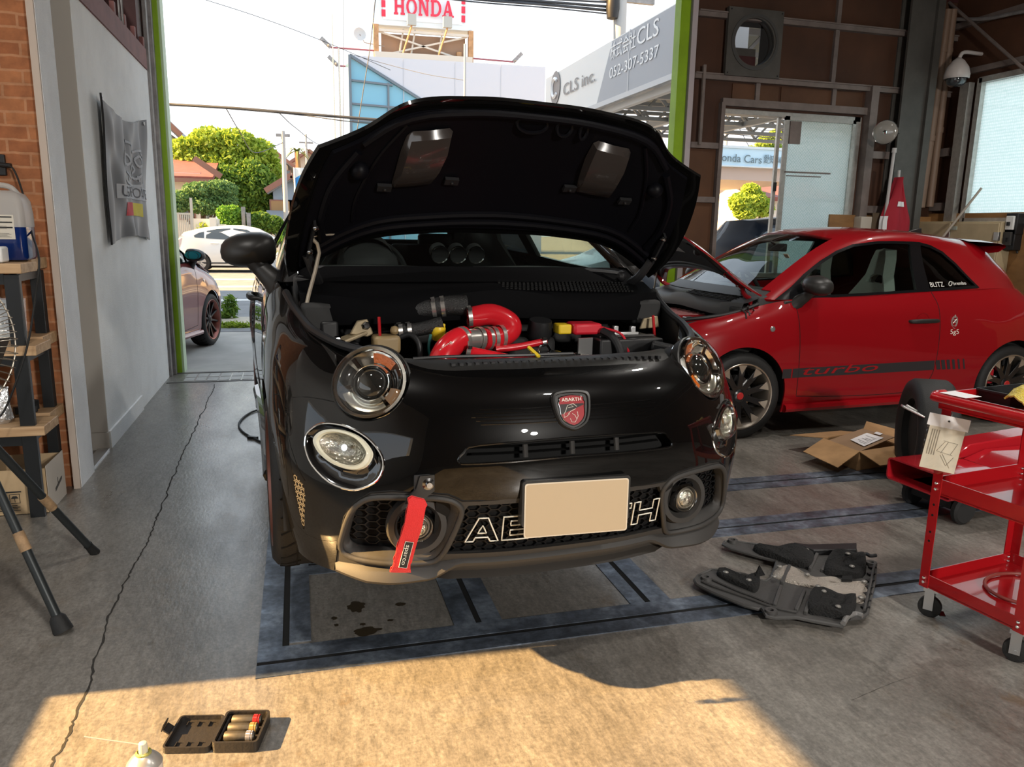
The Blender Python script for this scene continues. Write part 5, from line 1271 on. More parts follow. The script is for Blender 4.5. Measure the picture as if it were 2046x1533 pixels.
def engine_red(root):
    e = root
    MB().bb((-.02, -.28, .68), (.25, .30, .80)).build('engine_cover', mat('cover_red', (.32, .012, .015), .4), e, bevel=.03)
    m = MB()
    for k in range(7): m.bb((.0, -.24+k*.075, .798), (.22, -.215+k*.075, .806))
    m.build('cover_rib', mat('cover_rib', (.45, .2, .2), .4), e)
    MB().bb((.0, .35, .66), (.22, .58, .79)).build('battery', BATT, e, bevel=.008)
    MB().box((.14, .48, .80), (.10, .08, .012), rz=.3).box((.2, .35, .79), (.06, .06, .02)).build('terminal_plate', ALU, e, bevel=.003)
    MB().lathe([(0, .03), (.03, .03), (.034, 0), (0, 0)], (.02, .50, .80), (0, 0, 1), 14).build('filler_cap', BLACKP, e)
    MB().tube([(.26, .1, .77), (.34, .28, .74), (.30, .45, .76), (.2, .56, .77)], .014, 8, smoothn=5).build('loom', mat('loom_blue', (.03, .04, .10), .5), e)
    MB().bb((.26, -.4, .60), (.46, .4, .70)).build('radiator_panel', BLACKM, e, bevel=.02)
# ---------------------------------------------------------------- the three cars
fwv = Vector((.070, -.99755)); c0 = Vector((.689, 2.694))-Vector((.99755, .070))*.012
BPAINT = mat('black_paint', (.0025, .0024, .0024), .3, coat=1, coatr=.012, spec=.06)
RPAINT = mat('car_red', (.27, .003, .007), .35, coat=1, coatr=.02, spec=.2)
MPAINT = mat('maroon_paint', (.20, .036, .036), .3, coat=1, coatr=.03, spec=.2)
WB = dict(lip=mat('bronze_lip', (.20, .085, .065), .35, .7), spoke=mat('wheel_grey', (.055, .055, .055), .35, .5), n=10, w=(.020, .012), caliper=REDP)
WR = dict(lip=mat('machined', (.55, .49, .42), .3, .9), spoke=mat('wheel_black', (.010, .010, .011), .3, coat=.5), n=10, w=(.022, .026), tri=mat('machined_tip', (.60, .54, .46), .35, .8), caliper=mat('caliper_red', (.45, .01, .02), .4), cap=mat('cap_red', (.40, .02, .02), .4))
WM = dict(lip=mat('lip_copper', (.28, .10, .08), .35, .7), spoke=mat('wheel_dark', (.02, .02, .022), .35, .3), n=10, w=(.014, .011))
black = build_car('black_hatchback', 'glossy black three-door hatchback with its hood raised, lifted above the floor rails', BPAINT, (c0.x, c0.y, .24), math.atan2(fwv.y, fwv.x),
    dict(hood=58.7, twist=.020, wheel=WB, cowl=mat('cowl_black', (.003, .003, .0035), .7, spec=.05), roll=R_(-.35), binnacle=1, ducts=1, sides=(-1,), rear_tint=0, under=mat('underhood_black', (.003, .003, .0045), .45, spec=.12)))
engine_black(black)
red = build_car('red_hatchback', 'red three-door hatchback with a raised hood and dark side stripe parked across the shop', RPAINT, (2.886, 5.29, 0), math.pi,
    dict(hood=52, wheel=WR, mirrors=(1, -1), sides=(1,), seat=mat('seat_light', (.42, .40, .38), .85, bump=.3, bscale=200), bucket=True, front='simple', liner=1, wrot=.31, hinge=RPAINT, rear_tint=1, cowl=mat('cowl_grey', (.05, .05, .052), .5)))
engine_red(red)
# decals of the red car
DK = mat('stripe_dark', (.028, .024, .026), .5)
side_strip([(-.30, .483, .416), (-.372, .484, .417)]).build('stripe', DK, red)
side_strip([(-.382, .484, .418), (-1.568, .509, .438)]).build('stripe', DK, red)
for k in range(6):
    x0 = -1.585-k*.047; w_ = .036-.0045*k
    P4 = [(x0+.012, .510+.001*k), (x0+.012-w_, .511+.001*k), (x0-.012-w_, .440), (x0-.012, .439)]
    MB().add([(x, wy(x, z)+.0016, z) for x, z in P4], [(0, 1, 2, 3)]).build('stripe_bar', DK, red)
tb = text_mb('turbo', (-.46, 0, .436), (-1, 0, 0.02), (-.10, 0, 1), .085, 0, width=.62, shear=.2); drape_side(tb, 1, .003); tb.build('stripe_lettering', mat('decal_red', (.33, .006, .010), .4), red, 0)
bt = text_mb('5g5', (-1.675, 0, .700), (-1, 0, 0), (0, 0, 1), .05, 0, width=.075); drape_side(bt, 1, .003); bt.build('side_lettering', LETTER, red, 0)
m = MB()
for r in (.036, .028):
    m.tube([(-1.708+.75*r*math.cos(t), wy(-1.708, .79)+.003, .79+r*1.15*math.sin(t)) for t in np.linspace(0, 2*math.pi, 20, endpoint=False)], .0025, 4, True)
for a, b in (((-.014, .015), (.012, -.012)), ((-.012, -.008), (.010, .018)), ((0, .05), (.0, .03)), ((-.01, -.05), (.01, -.045))): m.tube([(-1.708+a[0], wy(-1.708, .79)+.004, .79+a[1]), (-1.708+b[0], wy(-1.708, .79)+.004, .79+b[1])], .004, 5)
m.build('side_emblem', mat('emblem_grey', (.55, .50, .46), .35, .6), red)
t = text_mb('BLITZ', (-1.535, 0, 1.035), (-1, 0, .02), (0, 0, 1), .048, 0, width=.125); drape_side(t, 1, .004); t.build('window_lettering', mat('decal_white', (.80, .78, .74), .5), red, 0)
t = text_mb('brembo', (-1.755, 0, 1.048), (-1, 0, .02), (0, 0, 1), .034, 0, width=.125); drape_side(t, 1, .004)
t.tube([(-1.728+.014*math.cos(a), wy(-1.728, 1.058)+.003, 1.058+.016*math.sin(a)) for a in np.linspace(0, 2*math.pi, 16, endpoint=False)], .003, 4, True); t.build('window_lettering', mat('decal_white', (.80, .78, .74), .5), red, 0)
for k, (x, z) in enumerate(((-.02, .865), (-.05, .885))):
    m = MB(); m.tube([(x+.03, wy(x+.03, z)+.002, z+.03), (x, wy(x, z)+.002, z), (x+.012, wy(x, z-.03)+.002, z-.035)], .006, 5).tube([(x-.01, wy(x-.01, z+.01)+.002, z+.012), (x-.035, wy(x-.035, z)+.002, z-.005)], .006, 5); m.build('wing_mark', INK, red)
# rear spoiler, aerial fin, tail lamp
G = []
for y in np.linspace(-.50, .50, 21):
    e = (abs(y)/.5)**3; G.append([(-2.12, y*.85, 1.392-.03*e), (-2.28, y, 1.385-.03*e), (-2.44+.05*e, y, 1.372-.03*e), (-2.46+.05*e, y, 1.355-.03*e), (-2.36, y*.97, 1.335-.05*e), (-2.30, y*.9, 1.325-.05*e)])
MB().grid(G).build('rear_spoiler', RPAINT, red, 50)
MB().prism([(-1.88, 1.415), (-1.98, 1.448), (-2.05, 1.462), (-2.06, 1.40)], (0, 0, 0), (1, 0, 0), (0, 0, 1), (0, 1, 0), -.015, .015).build('aerial_fin', SATIN, red, bevel=.006)
MB().bb((-2.70, .50, .62), (-2.66, .62, .82)).build('tail_lamp', mat('tail_red', (.5, .01, .01), .15, coat=1), red, bevel=.02)
# sun visors and label on the wind-screen
MB().box((-.60, .30, 1.235), (.006, .05, .035), rot=Matrix.Rotation(R_(40), 3, 'Y')).build('windscreen_sticker', mat('sticker_beige', (.55, .38, .28), .6), red)
# maroon car outside, only its nose end shows beside the green post
_h = PZ(424, 638, .30); _a = R_(13.7); _f = Vector((math.sin(_a), math.cos(_a), 0)); _l = Vector((-_f.y, _f.x, 0)); _p = _h+_l*.79
mar = build_car('maroon_hatchback', 'maroon hatchback with a turquoise door mirror standing outside beside the green post', MPAINT, (_p.x, _p.y, 0), math.atan2(_f.y, _f.x),
    dict(wheel=WM, mirror_glass=mat('turquoise_mirror', (.06, .55, .70), .12, .5, coat=1), front=None, mirrors=(-1,), sides=(-1,), rod=0))
# ================================================================ things in the shop
V = Vector
# ---------------- pedestal that carries the lifted car (under the sills)
lf_ = thing('car_lift', 'dark steel in-floor car lift carrying the raised black car from below', 'lift', (c0.x+.075*1.15, c0.y+1.15, 0), math.atan2(fwv.y, fwv.x))
for s in (1, -1):
    MB().bb((-.75, s*.50-.12, .37), (.75, s*.50+.12, .405)).build('platform', BLACKM, lf_, bevel=.005)
    m = MB(); m.beam((-.55, s*.50-.05, .035), (.55, s*.50-.05, .365), .04, .05).beam((.55, s*.50+.05, .035), (-.55, s*.50+.05, .365), .04, .05); m.build('scissor_arm', BLACKM, lf_)
    MB().bb((-.72, s*.50-.13, .003), (.72, s*.50+.13, .03)).build('base_plate', BLACKM, lf_)
# ---------------- red service cart
A_ = PZ(1838, 1165, .125); U_ = V((.990, .138, 0)).normalized(); V_ = V((.128, -.992, 0)).normalized()
cart = thing('service_cart', 'red steel three-shelf service cart on casters at the right edge', 'cart', (A_.x, A_.y, 0), math.atan2(U_.y, U_.x))
CL, CW = .50, .388                                                   # local x: long, local -y: short side
def tray(name, z, h, x0, x1, y0, y1):
    t = .004; m = MB(); m.bb((x0, y0, z), (x1, y1, z+t))
    m.bb((x0, y0, z-.004), (x1, y0+t, z+h)).bb((x0, y1-t, z-.004), (x1, y1, z+h)).bb((x0, y0, z-.004), (x0+t, y1, z+h)).bb((x1-t, y0, z-.004), (x1, y1, z+h))
    return m.build(name, REDP, cart)
tray('bottom_tray', .125, .045, 0, CL, -CW, 0); tray('middle_tray', .485, .055, 0, CL, -CW, 0)
tray('top_tray', .80, .055, -.01, CL+.35, -CW-.012, .012)
for x, y, sx, sy in ((0, 0, 1, -1), (0, -CW, 1, 1), (CL, 0, -1, -1), (CL, -CW, -1, 1)):
    lean = 0
    m = MB(); m.bb((x-.002*sx, y-.003*sy, .118), (x+.036*sx, y, .80)); m.bb((x-.003*sx, y-.002*sy, .118), (x, y+.034*sy, .80)); lg = m.build('leg', REDP, cart)
    h = MB()
    for z in (.30, .335, .40, .44, .64, .66, .74): h.lathe([(0, -.001), (.0045, -.001), (.0045, .001), (0, .001)], (x-.0032*sx, y+.016*sy, z), (1, 0, 0), 10)
    for z in (.30, .335, .40, .44, .64, .66, .74): h.lathe([(0, -.001), (.0045, -.001), (.0045, .001), (0, .001)], (x+.018*sx, y-.0032*sy, z), (0, 1, 0), 10)
    h.build('bolt_hole', SLOT, lg)['kind'] = 'stuff'
    bt_ = MB()
    for z in (.138, .155, .50, .522):
        bt_.ball((x-.006*sx, y+.017*sy, z), .006, 8, 6); bt_.ball((x+.018*sx, y-.006*sy, z), .006, 8, 6); bt_.ball((x+.018*sx, y+.008*sy, z), .006, 8, 6)
    bt_.build('leg_bolt', CHROME, lg)['kind'] = 'stuff'
    cs = bpy.data.objects.new('caster', None); COL.objects.link(cs); cs.parent = cart; cs.location = (x+.03*sx, y+.03*sy, 0); cs.rotation_euler = (0, 0, .5+x*3)
    MB().lathe([(.0, -.013), (.030, -.013), (.040, -.010), (.040, .010), (.030, .013), (0, .013)], (0, 0, .040), (1, 0, 0), 24).build('caster_wheel', RUBBER, cs)
    MB().bb((-.018, -.012, .03), (-.0155, .020, .105)).bb((.0155, -.012, .03), (.018, .020, .105)).bb((-.022, -.025, .103), (.022, .025, .118)).tube([(-.02, 0, .04), (.02, 0, .04)], .006, 8).build('caster_fork', ALU, cs)
    MB().beam((.020, .028, .062), (.020, -.034, .022), .004, .018).beam((.02, -.034, .022), (.0, -.046, .014), .022, .004).build('brake_lever', CHROMED, cs, bevel=.001)
MB().tube([(.02, .018, .845), (-.02, .018, .845), (-.045, .0, .845), (-.052, -.03, .842), (-.052, -CW+.03, .842), (-.045, -CW, .845), (.02, -CW-.02, .845)], .016, 12, smoothn=5).build('handle', REDP, cart)
MB().bb((-.03, -.10, .8565), (.05, .0, .8572)).build('paper_label', PAPER, cart)
MB().bb((.06, -.33, .8), (.0605, -.27, .815)).build('small_label', LETTER, cart) if False else None
def inc(a, b, z): return A_*1 + U_*a + V_*b + V((0, 0, z-.125))
# things on the cart
t = thing('plastic_tray', 'shallow black plastic tray on the top of the red cart behind the yellow cloth', 'tray', inc(.30, .055, .804), math.atan2(U_.y, U_.x))
MB().grid([[(x*k, y*k, z) for x, y in [(-.12, -.06), (.12, -.06), (.12, .06), (-.12, .06), (-.12, -.06)]] for k, z in ((.85, .0), (1, .055), (1.06, .055), (1.06, .048))]).add([(-.102, -.051, .001), (.102, -.051, .001), (.102, .051, .001), (-.102, .051, .001)], [(0, 1, 2, 3)]).build('tray_body', BLACKP, t, thick=.002)
t2 = dup(t, inc(.58, .075, .804), math.atan2(U_.y, U_.x), 'black plastic tray on the red cart farthest to the right')
cl = MB(); rr = random.Random(8); G = []
for i in range(22):
    row = []
    for j in range(16):
        a, b = i/21, j/15; z = .862+.018*math.sin(a*5+b*3)*math.sin(a*math.pi)**.5+.012*math.sin(b*9+a*2)+rr.uniform(-.003, .003)
        if a < .1 or b < .06 or b > .94: z -= .012
        row.append(inc(.13+.24*a, .13+.15*b, z))
    G.append(row)
o = cl.grid(G).build('cloth', mat('yellow_terry', (.78, .58, .02), .95, bump=1.2, bscale=220, sheen=.5), None, 60, thick=.006); tag(o, 'yellow towelling cloth heaped on the top of the red cart', 'cloth')
# coil of hose and sheet on the bottom tray
c = inc(.31, .20, .1375); pts = [c+U_*(.155*math.cos(a))+V_*(.125*math.sin(a)) for a in np.linspace(0, 2*math.pi, 40, endpoint=False)]
o = MB().tube(pts, .0065, 8, True).build('rubber_hose', mat('hose_brown', (.25, .05, .04), .45), None, 60); tag(o, 'thin red-brown hose ring lying in the bottom tray of the cart', 'hose')
m = MB(); q = [inc(.20, .30, .131), inc(.42, .13, .131), inc(.50, .30, .131), inc(.30, .37, .131)]
o = m.add([p for p in q]+[p+V((0, 0, .002)) for p in q], [(0, 1, 2, 3), (7, 6, 5, 4), (0, 4, 5, 1), (1, 5, 6, 2), (2, 6, 7, 3), (3, 7, 4, 0)]).build('sheet', mat('grey_sheet', (.36, .36, .34), .5), None, 0); tag(o, 'pale grey flat sheet lying in the bottom tray of the cart', 'sheet')
# hanging packet
pk = thing('packet', 'clear plastic packet with a white header card and folded leaflet hung on the cart leg', 'packet', inc(-.02, .035, .70), math.atan2(U_.y, U_.x))
pk.rotation_euler = (R_(-4), R_(7), R_(-38)); pk.scale = (1.25, 1.25, 1.15)
MB().bb((-.052, -.004, .03), (.052, -.002, .068)).build('header_card', PAPER, pk)
MB().lathe([(0, -.001), (.003, -.001), (.003, .001), (0, .001)], (0, -.0045, .052), (0, 1, 0), 10).build('hang_hole', INK, pk)
MB().bb((-.044, -.0035, -.105), (.046, -.0025, .03)).build('leaflet', mat('leaflet', (.70, .67, .60), .6), pk)
m = MB()
for i in range(4): m.bb((-.036+i*.006, -.0042, -.06), (-.0335+i*.006, -.0036, .02))
for a, b in (((.0, -.01), (.036, -.012)), ((-.012, -.045), (.004, -.012)), ((-.012, -.045), (.03, -.05)), ((.004, -.05), (.03, -.09)), ((.012, -.012), (.0, -.05)), ((.024, -.05), (.036, -.012)), ((.0, -.055), (.02, -.085)), ((.034, -.055), (.02, -.085))): m.beam((a[0], -.004, a[1]), (b[0], -.004, b[1]), .0012, .0008, up=(0, 1, 0))
m.build('leaflet_print', mat('print_grey', (.30, .28, .25), .6), pk, 0)
rr = random.Random(5); G = [[(-.05+.10*i/14, -.007-.004*rr.random(), -.115+.145*j/18) for j in range(19)] for i in range(15)]
MB().grid(G).build('plastic_bag', glass('clear_film', (.97, .95, .90), .04, .08), pk, 60)
MB().tube([(0, -.004, .052), (.004, .0, .075), (.0, .006, .086)], .0008, 5, smoothn=4).build('string', ALU, pk)
# ---------------- red jack body behind the cart, loose wheel
jx = PZ(1825, 955, .10)
jk = thing('floor_jack', 'red glossy floor jack with a hollow box body and silver lever behind the cart', 'jack', (2.97, 3.0, 0), R_(4))
def rbox(w, h, r, n=4):
    out = []
    for cx, cy, a0 in ((w-r, h-r, 0), (-w+r, h-r, 90), (-w+r, -h+r, 180), (w-r, -h+r, 270)):
        for k in range(n+1): a = R_(a0+90*k/n); out.append((cx+r*math.cos(a), cy+r*math.sin(a)))
    return out
o1 = rbox(.20, .058, .022); i1 = rbox(.192, .050, .016)
MB().grid([[(x, a, z+.175) for x in (0.0,)]+[(.0, b, c_+.175) for b, c_ in ()] for a, z in o1]) if False else None
def hollow(x0, x1, po, pi_):
    m = MB(); n = len(po)
    for x in (x0, x1): m.v += [(x, a, z) for a, z in po]+[(x, a, z) for a, z in pi_]
    for k in range(n):
        l = (k+1) % n; m.f += [(k, l, 2*n+l, 2*n+k), (n+k, n+l, 3*n+l, 3*n+k), (k, l, n+l, n+k), (2*n+k, 2*n+l, 3*n+l, 3*n+k)]
    return m
hollow(0, .95, [(a, z+.20) for a, z in o1], [(a, z+.20) for a, z in i1]).build('box_body', mat('jack_red', (.42, .012, .02), .15, coat=1), jk, 40)
MB().prism([(.28, .258), (.40, .33), (.95, .36), (.95, .258)], (0, 0, 0), (1, 0, 0), (0, 0, 1), (0, 1, 0), .06, .19).build('side_plate', mat('jack_red', (.42, .012, .02), .15, coat=1), jk, bevel=.008)
MB().prism([(.35, .258), (.5, .30), (.95, .30), (.95, .258)], (0, 0, 0), (1, 0, 0), (0, 0, 1), (0, 1, 0), -.19, .06).build('top_plate', mat('jack_red', (.42, .012, .02), .15, coat=1), jk, bevel=.008)
MB().beam((.42, .14, .36), (.16, .30, .50), .05, .012).beam((.42, .18, .36), (.22, .33, .49), .02, .02).build('lever', ALU, jk, bevel=.004)
for x in (.15, .8):
    for y in (-.15, .15): MB().lathe([(0, -.02), (.06, -.02), (.0715, -.01), (.0715, .01), (.06, .02), (0, .02)], (x, y, .0715), (0, 1, 0), 20).build('jack_wheel', BLACKM, jk)
MB().bb((.1, -.12, .07), (.9, .12, .15)).build('chassis', BLACKM, jk)
wp = PZ(1862, 898, 0)
wh = thing('loose_wheel', 'worn black car tyre standing upright behind the red cart', 'tyre', (3.40, 3.42, 0), R_(60))
prof = [(.19, -.085), (.215, -.10), (.26, -.105), (.292, -.095), (.305, -.075), (.305, .075), (.292, .095), (.26, .105), (.215, .10), (.19, .085)]
MB().lathe(prof, (0, 0, .305), (0, 1, 0), 56, True).build('tyre', RUBBER, wh, 40)
MB().lathe([(.195, -.08), (.185, -.02), (.185, .05), (.05, .06), (0, .06), (0, .04), (.17, .02), (.17, -.07)], (0, 0, .305), (0, 1, 0), 40).build('rim', BLACKM, wh)
# ---------------- carton with open flaps on the floor, paper on top
cz = .125
k1 = PZ(1717, 902, cz); k2 = PZ(1645, 876, cz); k3 = PZ(1796, 890, cz); k4 = k2+k3-k1
bx = thing('carton', 'low cardboard box with spread flaps on the floor before the red car', 'box', (k1.x, k1.y, 0))
def L_(p, z=None): q = V((p.x-k1.x, p.y-k1.y, p.z if z is None else z)); return q
def quad(m, *p): m.add(list(p), [tuple(range(len(p)))]); return m
m = MB()
for a, b in ((k1, k2), (k2, k4), (k4, k3), (k3, k1)): quad(m, L_(a, 0.002), L_(b, 0.002), L_(b, cz), L_(a, cz))
quad(m, *[L_(p, .003) for p in (k1, k2, k4, k3)]); m.build('box_body', CARDB, bx, 0, thick=.004)
f1 = [L_(k1), L_(k2), L_(PZ(1605, 902, .075)), L_(PZ(1674, 934, .06))]; f2 = [L_(k1), L_(k3), L_(PZ(1824, 921, .10)), L_(PZ(1759, 930, .085))]
quad(MB(), *f1).build('flap', CARDB, bx, 0, thick=.004); quad(MB(), *f2).build('flap', CARDB, bx, 0, thick=.004)
quad(MB(), L_(k4), L_(k3), L_(k3)+V((.33, .18, -.01)), L_(k4)+V((.22, .22, .01))).build('flap', CARDB, bx, 0, thick=.004)
quad(MB(), L_(k4), L_(k2), L_(k2)+V((-.10, .20, -.03)), L_(k4)+V((0, .2, -.04))).build('flap', CARDB, bx, 0, thick=.004)
ins = [L_(k1*.93+k4*.07, cz-.01), L_(k2*.93+k3*.07, cz-.01), L_(k4*.95+k1*.05, cz+.035), L_(k3*.93+k2*.07, cz+.05)]
quad(MB(), *ins).build('inner_lid', mat('cardboard_grey', (.30, .19, .11), .85), bx, 0, thick=.004)
MB().add([L_(PZ(1800, 880, .17)), L_(PZ(1796, 895, .15)), L_(PZ(1815, 888, .15))], [(0, 1, 2)]).build('inner_tab', CARDD, bx, 0, thick=.003)
e1, e2 = ins[1]-ins[0], ins[3]-ins[0]
def onlid(u, v, z): return V((k1.x, k1.y, 0))+ins[0]+e1*u+e2*v+(ins[2]-ins[1]-e2)*u*v+V((0, 0, z))
pp = thing('delivery_note', 'white printed sheet lying on the open cardboard box', 'paper', tuple(onlid(.3, .5, .006)))
pp_ = [onlid(u, v, .006)-pp.location for u, v in ((.10, .22), (.62, .30), (.66, .82), (.12, .80))]
MB().add(pp_, [(0, 1, 2, 3)]).build('sheet', PAPER, pp, 0, thick=.001)
m = MB()
for i in range(7):
    t_ = .15+.1*i; a, b = pp_[0].lerp(pp_[3], t_), pp_[1].lerp(pp_[2], t_); m.beam(a.lerp(b, .12)+V((0, 0, .0012)), a.lerp(b, .12+.7*(.6+.4*math.sin(i*2.3)))+V((0, 0, .0012)), .004, .0004)
m.build('print', mat('print_pale', (.45, .44, .46), .7), pp, 0)
lb = [onlid(u, v, .008) for u, v in ((.30, .86), (.50, .87), (.52, .98), (.32, .97))]
o = MB().add(lb, [(0, 1, 2, 3)]).build('shipping_label', PAPER, bx, 0, thick=.001); o.location = (-k1.x, -k1.y, 0)
# ---------------- splash shield taken off the car, lying on the floor
def UP(x, y, z=.03): return PZ(1380+x/5.115, 1050+y/5.115, z)
ut = thing('splash_shield', 'dark plastic engine undertray with foil and felt pads lying on the floor', 'undertray', (1.9, 2.5, 0))
def ul(p, z): return V((p.x-1.9, p.y-2.5, z))
OUT = [(40,560),(70,605),(240,690),(560,820),(690,850),(720,845),(745,865),(780,930),(860,945),(1080,940),(1300,985),(1550,1030),(1570,960),(1750,940),(1800,900),(1880,560),(1890,440),(1870,390),(1790,380),(1740,310),(1700,290),(1690,225),(1200,240),(1060,210),(1010,235),(500,170),(420,155),(350,165),(330,195),(420,240),(700,320),(880,365),(865,430),(825,530),(770,568),(700,560),(560,500),(290,455),(210,450),(80,510)]
UPM = mat('undertray_grey', (.062, .060, .058), .55, bump=.2, bscale=60); FELT = mat('felt_black', (.012, .012, .012), .95, bump=1.0, bscale=120)
OP = [ul(UP(*p), .024) for p in OUT]
def slab(poly, z0, z1, m=None):
    m = m or MB(); n = len(poly); b = len(m.v); m.v += [(p.x, p.y, z0) for p in poly]+[(p.x, p.y, z1) for p in poly]
    m.f += [tuple(b+k for k in reversed(range(n))), tuple(b+n+k for k in range(n))]+[(b+k, b+(k+1) % n, b+n+(k+1) % n, b+n+k) for k in range(n)]; return m
slab(OP, .022, .030).build('panel', UPM, ut, 30)
MB().tube([p+V((0, 0, .004)) for p in OP], .007, 6, True).build('raised_edge', UPM, ut, 50)
inn = [(110,580),(250,640),(560,745),(850,850),(1080,900)]
MB().tube([ul(UP(*p), .034) for p in inn], .006, 6, smoothn=4).tube([ul(UP(*p), .034) for p in [(210,560),(300,600),(480,680),(640,740),(850,830)]], .005, 6, smoothn=4).build('panel_rib', UPM, ut, 50)
for a, b in (((920,640),(855,840)), ((1160,690),(1075,890)), ((1250,700),(1170,915)), ((1290,310),(1215,470)), ((1440,320),(1340,480)), ((1010,430),(930,610))):
    MB().beam(ul(UP(*a), .034), ul(UP(*b), .034), .014, .022).build('cross_rib', UPM, ut, bevel=.003)
def pad(name, pts, h, m_, wob=.006, seed=1):
    rr = random.Random(seed); P = [ul(UP(*p), .03) for p in pts]; P2 = spline(P, 3, True); cc = sum(P2, V())/len(P2)
    rings = [[p for p in P2]]
    for k, z in ((.97, h*.75), (.82, h), (.5, h*.9), (.2, h)):
        rings.append([cc+(p-cc)*k+V((0, 0, z+wob*math.sin(i*.9+k*7+seed))) for i, p in enumerate(P2)])
    return loft(rings, True).build(name, m_, ut, 60)
FOILM = mat('heat_foil', (.55, .49, .42), .38, .55, bump=1.0, bscale=160)
pad('heat_foil', [(840,525),(885,440),(1010,435),(1160,520),(1330,550),(1500,552),(1640,625),(1800,605),(1795,720),(1740,805),(1500,730),(1260,650),(1000,590)], .012, FOILM, .003, 2)
pad('felt_pad', [(640,240),(900,255),(1050,245),(1250,300),(1230,440),(1100,430),(880,360),(700,300)], .03, FELT, .006, 3)
pad('felt_pad', [(1350,480),(1440,315),(1600,310),(1740,315),(1790,390),(1760,535),(1500,530)], .03, FELT, .008, 4)
pad('felt_pad', [(1190,890),(1250,705),(1500,745),(1685,775),(1650,950),(1550,970),(1350,930)], .034, FELT, .008, 5)
pad('felt_pad', [(270,515),(310,470),(520,540),(640,560),(700,520),(705,620),(660,690),(560,655),(400,590)], .022, FELT, .004, 6)
MB().prism([(0, 0), (.05, 0), (.02, .045)], ul(UP(650, 560), .045), (1, .1, 0), (0, 0, 1), (0, 1, 0), -.004, .004).build('felt_ear', FELT, ut)
slab([ul(UP(*p), 0) for p in [(1040,225),(1200,245),(1690,230),(1690,300),(1250,305)]], .028, .055).build('side_box', BLACKP, ut, bevel=.004)
MB().tube([ul(UP(*p), .045) for p in [(1740,350),(1790,325),(1830,345),(1890,340)]], .008, 8, smoothn=5).build('edge_clip', BLACKP, ut)
MB().tube([ul(UP(*p), .04) for p in [(1555,1030),(1600,960),(1680,930),(1755,950)]], .010, 8, smoothn=5).build('bent_bracket', mat('bracket_grey', (.16, .155, .15), .5), ut)
for i, p in enumerate([(160,550),(820,893),(430,170),(1845,400)]):
    MB().lathe([(.010, 0), (.024, 0), (.022, .012), (.010, .012)], ul(UP(*p), .030), (0, 0, 1), 16, True).build('bolt_boss', UPM, ut)
for i, p in enumerate([(355,525),(590,605),(905,465),(1185,545),(1640,490),(1600,360),(1355,750),(1500,910),(1300,670),(1770,620),(1735,785),(850,570),(850,270),(1180,290)]):
    MB().ball(tuple(ul(UP(*p), .062 if i in (4, 5, 6, 7) else .05)), (.012, .012, .005), 8, 5).build('push_clip', mat('clip_grey', (.25, .24, .22), .4, .5), ut)
m = MB()
for k in range(7):
    p = ul(UP(1855-k*12, 440+k*68), .034); m.box(p, (.03, .016, .01))
m.build('edge_tooth', BLACKP, ut)['kind'] = 'stuff'
MB().tube([ul(UP(*p), .045) for p in [(1875,430),(1830,640),(1770,900)]], .005, 6).build('edge_bar', UPM, ut)
slab([ul(UP(*p), 0) for p in [(1535,600),(1545,565),(1650,560),(1645,610)]], .035, .052).build('duct_hole', SLOT, ut)
# ---------------- socket set in the open case, aerosol can with straw
def SP(x, y, z): return PZ(260+x/5.683, 1380+y/5.683, z)
b4 = [SP(1095, 228, .032), SP(1585, 215, .032), SP(1455, 590, .032), SP(925, 592, .032)]
so = (b4[0]+b4[1]+b4[2]+b4[3])/4; xa = ((b4[1]-b4[0])+(b4[2]-b4[3])).normalized(); ang = math.atan2(xa.y, xa.x)
bw = ((b4[1]-b4[0]).length+(b4[2]-b4[3]).length)/4; bd_ = ((b4[0]-b4[3]).length+(b4[1]-b4[2]).length)/4
sc_ = thing('socket_case', 'small black plastic socket case lying open in the sun', 'case', (so.x, so.y, 0), ang)
CASEM = mat('case_black', (.022, .019, .017), .5, bump=.15, bscale=90)
def panbox(cx, w, d, z0, h, wall, m):
    rr0 = rbox(w, d, .012); ri = rbox(w-wall, d-wall, .009); n = len(rr0)
    for z in (z0, z0+h): m.v += [(cx+x, y, z) for x, y in rr0]
    m.v += [(cx+x, y, z0+h) for x, y in ri]+[(cx+x, y, z0+wall) for x, y in ri]
    for k in range(n):
        l = (k+1) % n; m.f += [(k, l, n+l, n+k), (n+k, n+l, 2*n+l, 2*n+k), (2*n+k, 2*n+l, 3*n+l, 3*n+k)]
    m.f += [tuple(range(n)), tuple(3*n+k for k in range(n))]; return m
panbox(0, bw, bd_, .001, .031, .006, MB()).build('case_base', CASEM, sc_, 30)
MB().bb((-bw+.010, -bd_+.012, .004), (bw-.010, bd_-.012, .012)).bb((-bw+.01, -bd_+.012, .012), (-bw+.016, bd_-.012, .024)).build('case_insert', CASEM, sc_)
lw = bw*1.02; panbox(-bw-lw-.006, lw, bd_, .001, .018, .005, MB()).build('case_lid', CASEM, sc_, 30)
m = MB()
for i in range(3):
    for j in (-1, 1): x = -bw-lw-.006-.03+i*.03; m.bb((x-.006, j*bd_*.62-.009, .005), (x-.004, j*bd_*.62+.009, .011)).bb((x-.006, j*bd_*.62+.008, .005), (x+.006, j*bd_*.62+.010, .009))
m.build('lid_rib', CASEM, sc_)['kind'] = 'stuff'
MB().bb((-bw-.008, -bd_*.8, .010), (-bw+.001, -bd_*.5, .016)).bb((-bw-.008, bd_*.5, .010), (-bw+.001, bd_*.8, .016)).build('hinge', CASEM, sc_)
lx_ = -bw-2*lw-.006
